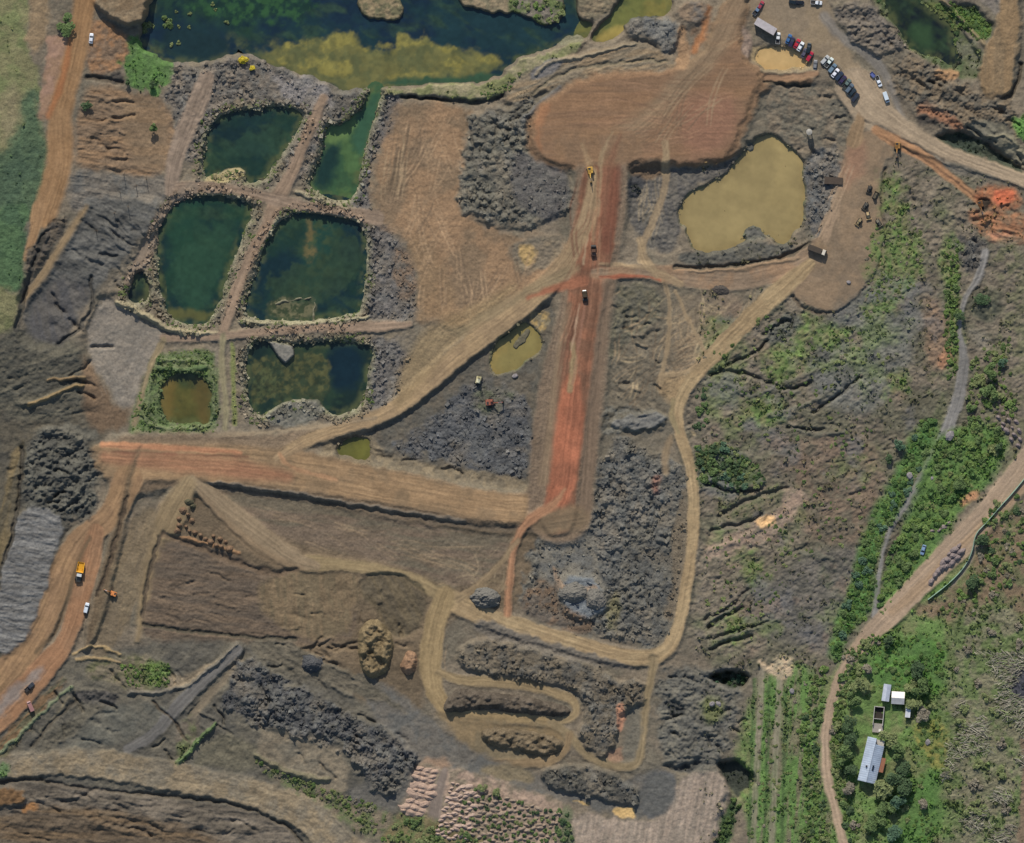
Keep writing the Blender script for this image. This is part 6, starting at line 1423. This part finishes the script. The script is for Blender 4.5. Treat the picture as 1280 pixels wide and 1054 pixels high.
# ------------------------------------------------------------------ vehicles
def ZA(a, b): return (930 + a / 12.8, b / 12.8)
def ZB(a, b): return (1010 + a / 10.54, 60 + b / 10.54)
NV = (90, 96, 112)
for pos, d, c, k, lb in [
    (ZA(545, 610), (.1, -1), (214, 214, 210), 'ute', 'white pickup parked beside the long grey-roofed site hut'),
    (ZA(715, 625), (.45, -1), (58, 96, 140), 'sedan', 'blue car parked third from the grey-roofed hut'),
    (ZA(765, 675), (.4, -1), (46, 44, 66), 'wagon', 'dark blue car parked next to the red one'),
    (ZA(848, 700), (.5, -1), (176, 40, 56), 'sedan', 'bright red car beside a white car in the first row'),
    (ZA(905, 745), (.6, -1), (220, 222, 220), 'sedan', 'white car parked right of the bright red car'),
    (ZA(1035, 770), (.2, -1), (30, 40, 44), 'wagon', 'black car set back behind the lower red car'),
    (ZA(965, 850), (.5, -1), (84, 80, 92), 'sedan', 'grey car squeezed between the white and the lower red car'),
    (ZA(1052, 905), (.55, -1), (166, 38, 58), 'wagon', 'dark red car at the right end of the first row'),
    (ZA(265, 90), (.6, -1), (150, 60, 70), 'sedan', 'dull red car at the top edge above the hut'),
    (ZA(210, 165), (.7, -.9), (104, 124, 146), 'ute', 'blue-grey pickup next to the dull red car above the hut'),
    (ZB(95, 225), (.1, -1), (120, 120, 120), 'sedan', 'grey car alone below the dark red car'),
    (ZA(800, 40), (1, .2), (26, 36, 42), 'wagon', 'left one of two black cars on the top edge of the yard'),
    (ZA(880, 40), (1, .1), (30, 32, 38), 'sedan', 'right one of two black cars on the top edge of the yard'),
    (ZA(1160, 42), (1, .1), (210, 212, 214), 'ute', 'white pickup at the top edge by the grey stone bank'),
    (ZB(225, 155), (.7, -.75), (176, 176, 172), 'wagon', 'silver wagon at the upper end of the second row'),
    (ZB(278, 190), (.65, -.78), (206, 214, 206), 'ute', 'white pickup second from the top of the second row'),
    (ZB(322, 268), (.65, -.78), (104, 124, 138), 'wagon', 'blue-grey wagon between two white cars of the second row'),
    (ZB(360, 330), (.63, -.78), (226, 224, 228), 'sedan', 'bright white car in the middle of the second row'),
    (ZB(412, 372), (.63, -.78), (44, 54, 72), 'wagon', 'navy car just below the bright white one'),
    (ZB(456, 422), (.63, -.78), (58, 46, 74), 'sedan', 'dark purple car in the lower half of the second row'),
    (ZB(510, 472), (.63, -.78), (96, 112, 104), 'ute', 'grey-green pickup with a dark tray in the second row'),
    (ZB(548, 530), (.63, -.78), (88, 100, 110), 'wagon', 'slate grey car third from the lower end of the second row'),
    (ZB(582, 588), (.63, -.78), (40, 52, 58), 'sedan', 'black car last but one in the second row'),
    (ZB(622, 655), (.6, -.8), (44, 48, 58), 'wagon', 'dark grey car at the lower end of the second row'),
    (ZB(930, 440), (.4, 1), (222, 226, 230), 'ute', 'white pickup standing alone on the right side of the yard'),
    (ZB(1030, 650), (.35, 1), (196, 206, 210), 'van', 'pale van at the roadside below the lone white pickup'),
    ((108, 760), (.25, -1), (206, 212, 216), 'wagon', 'white wagon on the brown bank beside the orange haul road'),
    ((1154, 687.5), (-.3, 1), (120, 144, 172), 'sedan', 'light blue car driving on the gravel road'),
    ((114, 48), (.1, -1), (214, 216, 220), 'sedan', 'white car on the upper left orange road'),
    ((37, 859), (.7, -.7), (52, 54, 60), 'ute', 'dark pickup on the orange road at the left edge'),
    ((38, 883), (-.4, -.9), (150, 110, 104), 'van', 'brownish van below the dark pickup at the left edge')]:
    car(pos[0], pos[1], d[0], d[1], c, lb, k, 'pickup' if k == 'ute' else 'van' if k == 'van' else 'car', 'cars in the yard' if pos[0] > 900 and pos[1] < 140 else None, 'parked_car', .98)
# small blue trailer
e = empty('trailer', P3(*ZB(852, 352), .02), heading(.7, .7), 'small blue trailer in front of the lone white pickup', 'trailer')
MB().box((0, 0, .6), (1.6, 2.4, .12)).box((.78, 0, .85), (.06, 2.4, .4)).box((-.78, 0, .85), (.06, 2.4, .4)).box((0, 1.18, .85), (1.5, .06, .4)).box((0, -1.18, .85), (1.5, .06, .4)).build('tray', paint((90, 100, 150)), e)
MB().tube((0, 1.2, .55), (0, 2.3, .5), .05).build('drawbar', DARK, e)
for s in (-1, 1): wheel(e, s * .85, 0, .32, .2)
dump_truck(99.5, 716, -.18, 1, 'yellow articulated dump truck driving down the orange haul road')
excavator(141, 742, -.7, -.6, (200, 128, 72), 'small orange excavator on the brown field right of the dump truck', 20, .8)
def bulldozer(x, y, dx, dy, col, label, sc=.68):
    e = empty('bulldozer', P3(x, y, .03), heading(dx, dy), label, 'bulldozer', 'bulldozers parked on the apron'); e.scale = (sc,) * 3
    p = paint(col)
    for s in (-1, 1):
        t = MB().prism([(-2., .5), (-1.7, 0), (1.5, 0), (1.9, .45), (1.5, 1.0), (-1.6, 1.0)], s * 1.05 - .3, s * 1.05 + .3).build('track', DARK, e)
        MB().tube((s * 1.34, -1.5, .5), (s * 1.4, -1.5, .5), .38).tube((s * 1.34, 1.35, .5), (s * 1.4, 1.35, .5), .36).build('track_wheel', TYRE, t)
    MB().loft([(-1.9, .72, .5, 1.5), (-.6, .75, .5, 1.6), (1.2, .7, .5, 1.7), (2.1, .62, .55, 1.5)]).build('body', p, e)
    k = MB().loft([(-1.5, .7, 1.4, 2.9), (-.2, .7, 1.4, 2.9), (.1, .68, 1.4, 2.3)]).build('cab', GLASS, e)
    MB().loft([(-1.65, .82, 2.88, 3.05), (.05, .82, 2.88, 3.05)]).build('cab_roof', p, k)
    MB().tube((.3, 1.2, 1.6), (.3, 1.2, 2.5), .08).build('exhaust_pipe', DARK, e)
    MB().prism([(2.7, .05), (2.95, .2), (2.8, .7), (2.95, 1.3), (2.75, 1.3), (2.6, .7)], -1.75, 1.75).build('blade', p, e)
    MB().box((-1.2, 1.6, .55), (.16, 2.4, .22)).box((1.2, 1.6, .55), (.16, 2.4, .22)).build('push_arm', DARK, e)
    MB().prism([(-2.1, 1.2), (-2.1, .9), (-2.7, .2), (-2.85, .3), (-2.5, 1.2)], -.25, .25).build('ripper', DARK, e)
for x, y, dx, dy, c, lb in ((1094, 245, .5, -1, (92, 84, 66), 'upper right dark bulldozer of the machines parked on the apron'), (1082, 257, -.6, 1, (84, 80, 70), 'dark bulldozer left and just below the upper right one on the apron'),
                            (1074, 277, -.7, 1, (150, 132, 96), 'left one of three bulldozers in the lower row on the apron'), (1085, 269, .2, 1, (190, 164, 120), 'middle bulldozer with the palest roof in the lower row on the apron'),
                            (1098, 278, .6, 1, (122, 114, 96), 'right one of three bulldozers in the lower row on the apron'), (1087, 236, -.3, 1, (70, 66, 58), 'small dark bulldozer at the top of the machines on the apron')):
    bulldozer(x, y, dx, dy, c, lb)
excavator(1122, 183, -.2, 1, (150, 110, 60), 'excavator at the head of the orange trench', 10, .9)
excavator(1226, 256, .1, 1, (110, 76, 44), 'brown excavator beside the bright orange soil', 10, .9)
excavator(738, 214, -.5, -1, (190, 150, 70), 'yellow excavator where the red road leaves the pad', 160, .9)
excavator(613, 503, .6, .9, (150, 92, 72), 'rusty red excavator on the dark rubble', 60, 1.)
def roller(x, y, dx, dy, c, label):
    e = empty('road_roller', P3(x, y, .02), heading(dx, dy), label, 'road roller')
    MB().loft([(-2.2, .8, .7, 1.5), (-1.8, .95, .6, 1.7), (-.3, .95, .6, 1.6)]).build('body', paint(c), e)
    MB().loft([(-.3, .8, .9, 2.6), (.7, .8, .9, 2.6)]).build('cab', GLASS, e)
    MB().box((0, .2, 2.68), (1.8, 1.3, .12)).build('cab_roof', paint(c), e)
    MB().tube((-1.05, 2., .75), (1.05, 2., .75), .75, n=20).build('drum', DARK, e)
    MB().box((-1.15, 1.4, .8), (.12, 1.9, .25)).box((1.15, 1.4, .8), (.12, 1.9, .25)).box((0, .7, .8), (2.3, .2, .3)).build('drum_frame', DARK, e)
    for s in (-1, 1): wheel(e, s * .85, -1.3, .7, .5)
roller(731, 369, .1, 1, (70, 60, 44), 'dark road roller on the red road just below the junction')
roller(742, 314, 0, -1, (96, 70, 52), 'brown road roller on the upper part of the red road')
# truck with a long trailer
e = empty('tipper_truck', P3(1022.5, 313, .03), heading(1, .38), 'truck with a pale cab and long dark trailer by the olive pond', 'truck')
MB().loft([(-4.5, 1.2, 1.0, 2.9), (-4.4, 1.25, .95, 3.0), (1.6, 1.25, .95, 3.0), (1.7, 1.2, 1.0, 2.9)]).build('trailer_body', paint((76, 66, 54)), e)
MB().box((0, -1.2, .8), (1., 7., .3)).build('chassis', DARK, e)
k = MB().loft([(2.0, 1.2, .7, 2.9), (3.3, 1.2, .7, 2.9), (3.8, 1.15, .7, 1.6)]).build('cab', paint((206, 196, 176)), e)
MB().loft([(3.42, 1.05, 1.75, 2.6), (3.85, 1.05, 1.6, 1.75)]).build('windscreen', GLASS, k)
for s in (-1, 1):
    for yy in (-3.6, -2.4, 3.): wheel(e, s * 1.05, yy, .5, .35)
    MB().box((s * .8, 3.8, 1.), (.3, .1, .2)).build('headlight', LAMP, e)
# dark container and the site hut
def hut(name, x, y, dx, dy, L, W, hh, roofc, wallc, label, cat, flat=True, over=.15):
    e = empty(name, P3(x, y, 0), heading(dx, dy), label, cat)
    MB().box((0, 0, hh / 2 - .15), (W, L, hh + .3)).build('wall', paint(wallc), e)
    m = MB()
    if flat: m.prism([(-L / 2 - over, hh), (L / 2 + over, hh), (L / 2 + over, hh + .18), (0, hh + .26), (-L / 2 - over, hh + .18)], -W / 2 - over, W / 2 + over)
    else:
        a, b = W / 2 + over, L / 2 + over
        m.add([(-a, -b, hh - .05), (a, -b, hh - .05), (a, b, hh - .05), (-a, b, hh - .05), (0, -b, hh + W * .22), (0, b, hh + W * .22)], [(0, 4, 5, 3), (4, 1, 2, 5), (0, 1, 4), (3, 5, 2), (0, 3, 2, 1)])
    m.build('roof', PM('roof_%d_%d_%d' % roofc, roofc, .5, .1, .4, .88, 1.12, .7), e)
    d = MB().box((W / 2 + .02, -L * .2, 1.0), (.06, .95, 2.)).build('door', paint((70, 66, 60)), e)
    MB().tube((W / 2 + .06, -L * .2 + .35, 1.), (W / 2 + .12, -L * .2 + .35, 1.), .04).build('handle', STEEL, d)
    for yy in (L * .12, L * .33):
        w = MB().box((W / 2 + .03, yy, 1.5), (.08, min(1., L * .14), .8)).build('window', paint((190, 188, 182)), e)
        MB().box((W / 2 + .05, yy, 1.5), (.08, min(.86, L * .12), .66)).build('pane', GLASS, w)
    return e
hut('site_hut', 957, 33, .93, .55, 9.6, 3.1, 3.3, (176, 168, 166), (120, 116, 112), 'long grey-roofed site hut at the end of the first car row', 'hut')
hut('container', 1042, 226, 1, .05, 8, 3.0, 2.7, (78, 66, 54), (64, 56, 48), 'dark brown container on the rough ground right of the olive pond', 'container', over=.02)
# crusher with conveyor and water tower: the two tall things with long shadows
e = empty('drill_rig', P3(598, 475), heading(.2, -1), 'tall pale drill rig at the top of the dark rubble', 'drill rig')
MB().box((0, 0, .9), (2.2, 3.2, 1.0)).build('body', paint((180, 170, 130)), e)
MB().box((0, -.4, 1.9), (1.4, 1.4, 1.1)).build('cab', GLASS, e)
MB().box((0, -.4, 2.5), (1.6, 1.6, .12)).build('cab_roof', paint((214, 206, 170)), e)
m = MB()
for a in (-.3, .3):
    for b in (1.0, 1.6): m.tube((a, b, .5), (a, b, 7.), .08, n=6)
for k in range(8): m.tube((-.3, 1., .8 + k * .8), (.3, 1.6, 1.4 + k * .8), .05, n=6); m.tube((.3, 1., .8 + k * .8), (-.3, 1.6, 1.4 + k * .8), .05, n=6)
m.build('mast', paint((200, 186, 130)), e)
for s in (-1, 1): MB().prism([(-1.8, .35), (-1.5, 0), (1.5, 0), (1.8, .35), (1.5, .7), (-1.5, .7)], s * 1.2 - .3, s * 1.2 + .3).build('track', DARK, e)
e = empty('water_tank', P3(1011.5, 165), 0, 'pale round water tank on a stand by the olive pond', 'water tank')
MB().tube((0, 0, 3.2), (0, 0, 5.2), 1.35, n=20).tube((0, 0, 5.2), (0, 0, 5.5), 1.35, .3, n=20).build('tank', paint((158, 152, 140)), e)
for a in (-.8, .8):
    for b in (-.8, .8): MB().tube((a * 1.25, b * 1.25, -.3), (a, b, 3.3), .12).build('leg', DARK, e)
MB().box((0, 0, 3.15), (2.2, 2.2, .12)).build('platform', DARK, e)
# ------------------------------------------------------------------ farmhouse and its sheds
ang = heading(13, -54.6)
cx, cy = 1089.5, 950.5
L, W, hh = 19.6, 8.0, 2.9
e = empty('farmhouse', P3(cx, cy), ang, 'long farmhouse with a two-sided blue-grey metal roof among trees', 'house')
wm = PM('house_wall', (176, 168, 154), .85)
MB().box((0, 0, hh / 2 - .3), (W - .7, L - .7, hh + .6)).build('wall', wm, e)
def roofside(s, col, lab):
    a, b, rz_ = s * (W / 2), L / 2, hh + 2.0
    y1 = b if s < 0 else b - 2.6
    nseg = 40; m = MB(); v = []; f = []
    for i in range(nseg + 1):
        y = -b + (y1 + b) * i / nseg; rib = .05 * (i % 2)
        v += [(0, y, rz_ + rib), (a, y, hh - .15 + rib), (a, y, hh - .3), (0, y, rz_ - .12)]
    for i in range(nseg):
        for j in range(4): f.append((4 * i + j, 4 * i + (j + 1) % 4, 4 * i + 4 + (j + 1) % 4, 4 * i + 4 + j))
    f += [(0, 1, 2, 3), tuple(4 * nseg + q for q in (3, 2, 1, 0))]
    m.add(v, f).build('roof', col, e, lab)
RF = PM('roof_sheet', (172, 182, 194), .5, .1, .5, .82, 1.12, .45)
roofside(-1, RF, 'western roof slope in the lighter light'); roofside(1, RF, 'eastern roof slope with its north corner cut away')
m = MB().prism([(-L / 2 + .35, hh - .1), (-L / 2 + .45, hh - .1), (-L / 2 + .45, hh + .1), (-L / 2 + .35, hh + .1)], -.1, .1)
MB().add([(-W / 2 + .4, -L / 2 + .3, hh - .3), (W / 2 - .4, -L / 2 + .3, hh - .3), (0, -L / 2 + .3, hh + 1.8), (-W / 2 + .4, L / 2 - .3, hh - .3), (0, L / 2 - .3, hh + 1.8), (0, L / 2 - .3, hh - .3)],
         [(0, 1, 2), (3, 4, 5)]).build('gable', wm, e)
MB().tube((0, -L / 2 - .02, hh + 2.05), (0, L / 2 + .02, hh + 2.05), .1, n=8).build('ridge_cap', STEEL, e)
c_ = MB().box((-1.6, -3.0, hh + 1.2), (.6, .6, 1.3)).build('chimney', PM('brick', (140, 92, 72), .9), e)
MB().box((-1.6, -3.0, hh + 1.9), (.72, .72, .1)).build('chimney_cap', DARK, c_)
MB().box((1.3, -3.2, hh + 1.45), (.9, 2.4, .08)).build('skylight', GLASS, e)
po = MB().add([(W / 2 - .1, -4.2, 2.5), (W / 2 - .1, 2.2, 2.5), (W / 2 + 2., 2.2, 2.1), (W / 2 + 2., -4.2, 2.1), (W / 2 - .1, -4.2, 2.4), (W / 2 - .1, 2.2, 2.4), (W / 2 + 2., 2.2, 2.), (W / 2 + 2., -4.2, 2.)],
         [(0, 1, 2, 3), (7, 6, 5, 4), (0, 3, 7, 4), (1, 5, 6, 2), (3, 2, 6, 7), (0, 4, 5, 1)]).build('porch_roof', PM('rusty_tin', (150, 100, 74), .7), e)
for yy in (-4., -1., 2.): MB().tube((W / 2 + 1.9, yy, -.3), (W / 2 + 1.9, yy, 2.05), .07).build('porch_post', BARK, e)
MB().box((W / 2 - 1.3, L / 2 - 1.2, 1.2), (1.8, 1.6, 2.8)).build('entrance_block', PM('orange_render', (172, 130, 92), .9), e)
d = MB().box((W / 2 - .33, 0, 1.0), (.08, 1., 2.1)).build('door', PM('door_wood', (110, 60, 50), .7), e)
MB().tube((W / 2 - .28, .35, 1.), (W / 2 - .2, .35, 1.), .04).build('handle', STEEL, d)
for sx in (-1, 1):
    for yy in (-7, -3.5, 4, 7):
        w = MB().box((sx * (W / 2 - .34), yy, 1.5), (.1, 1.3, 1.2)).build('window', paint((200, 200, 196)), e)
        MB().box((sx * (W / 2 - .31), yy, 1.5), (.1, 1.1, 1.)).build('pane', GLASS, w)
hut('garden_shed', 1108, 866, 6, -40, 7.2, 3.0, 2.4, (182, 186, 194), (130, 128, 124), 'long narrow grey-roofed shed north of the farmhouse', 'shed', flat=False)
hut('garden_shed', 1122.5, 872.5, 1, .06, 5.4, 5.2, 2.3, (206, 200, 192), (170, 164, 154), 'square white-roofed shed right of the narrow grey shed', 'shed', flat=False)
hut('garden_hut', 1135, 890, .1, -1, 4.6, 1.9, 2.1, (206, 206, 206), (180, 180, 176), 'tiny white hut right of the garden path', 'hut')
e = empty('ruined_outbuilding', P3(1098, 897), heading(.1, -1), 'roofless outbuilding with pale walls between farmhouse and sheds', 'ruin')
MB().box((-2.1, .6, .8), (.3, 8, 2.)).box((2.1, .6, .8), (.3, 8, 2.)).box((0, 4.7, .8), (4.5, .3, 2.)).box((0, -.6, .7), (3.9, .25, 1.8)).build('wall', PM('ruin_wall', (170, 164, 156), .95), e)
MB().box((0, 2., .06), (3.8, 5., .15)).build('floor', PM('ruin_floor', (52, 46, 40), .95), e)
MB().box((.2, -4.6, .35), (4.6, 4.0, .5)).build('paving', PM('ruin_paving', (150, 142, 132), .95), e)
MB().box((1.2, -5.6, .9), (1.1, 1.1, .9)).build('tank_block', paint((226, 220, 206)), e)
# ------------------------------------------------------------------ green mesh fence and poles
fp = chaikin(F("1288,590 1265,618 1250,634 1232,655 1219,668 1216,690 1205,711 1185,731 1160,750"), False, 2)
e = empty('mesh_fence', P3(1216, 690), 0, 'green mesh silt fence winding along the gravel road', 'fence')
bx, by, bz = P3(1216, 690)
m = MB()
for (ax, ay), (cx_, cy_) in zip(fp[:-1], fp[1:]):
    a = P3(ax, ay); b = P3(cx_, cy_)
    dx, dy = b[0] - a[0], b[1] - a[1]; l = math.hypot(dx, dy); nx_, ny_ = -dy / l * .03, dx / l * .03
    def q(p, s, h, lean): return (p[0] - bx + nx_ * s + nx_ * lean, p[1] - by + ny_ * s + ny_ * lean, p[2] - bz + h)
    v = [q(a, -1, -.3, -13), q(b, -1, -.3, -13), q(b, -1, 1.3, 0), q(a, -1, 1.3, 0), q(a, 1, -.3, -13), q(b, 1, -.3, -13), q(b, 1, 1.3, 0), q(a, 1, 1.3, 0)]
    m.add(v, [(0, 1, 2, 3), (7, 6, 5, 4), (3, 2, 6, 7), (0, 4, 5, 1)])
m.build('mesh_panel', plain('green_mesh', (132, 158, 140), .7), e)
for k in range(0, len(fp), 2):
    a = P3(*fp[k]); MB().tube((a[0] - bx, a[1] - by, a[2] - bz - .3), (a[0] - bx, a[1] - by, a[2] - bz + 1.5), .05, n=6).build('post', BARK, e)
# ------------------------------------------------------------------ camera and light
cam = bpy.data.cameras.new('camera'); co = bpy.data.objects.new('camera', cam); COL.objects.link(co)
cam.type = 'ORTHO'; cam.ortho_scale = W0 * S; cam.clip_end = 3000; cam.clip_start = 1
co.location = (0, 0, 500); co.rotation_euler = (0, 0, 0)
scene.camera = co
from mathutils import Vector
ELEV, AZ = 37, -9          # degrees; azimuth from north, west negative
sd_ = Vector((math.sin(R(AZ)) * math.cos(R(ELEV)), math.cos(R(AZ)) * math.cos(R(ELEV)), math.sin(R(ELEV))))
sun = bpy.data.lights.new('sun', 'SUN'); so = bpy.data.objects.new('sun', sun); COL.objects.link(so)
sun.energy = 4.3; sun.angle = R(.6); sun.color = (1, .95, .87)
so.rotation_euler = sd_.to_track_quat('Z', 'Y').to_euler()
w = bpy.data.worlds.new('World'); scene.world = w; w.use_nodes = True
nt = w.node_tree
sk = nd(nt, 'ShaderNodeTexSky', sky_type='NISHITA'); sk.sun_disc = False; sk.sun_elevation = R(ELEV); sk.sun_rotation = R(AZ)
bg = nt.nodes['Background']; bg.inputs['Strength'].default_value = .125
nt.links.new(sk.outputs[0], bg.inputs['Color'])
scene.view_settings.view_transform = 'Standard'; scene.view_settings.look = 'None'
scene.view_settings.exposure = -.06; scene.view_settings.gamma = 1
scene.render.filter_size = 1.7
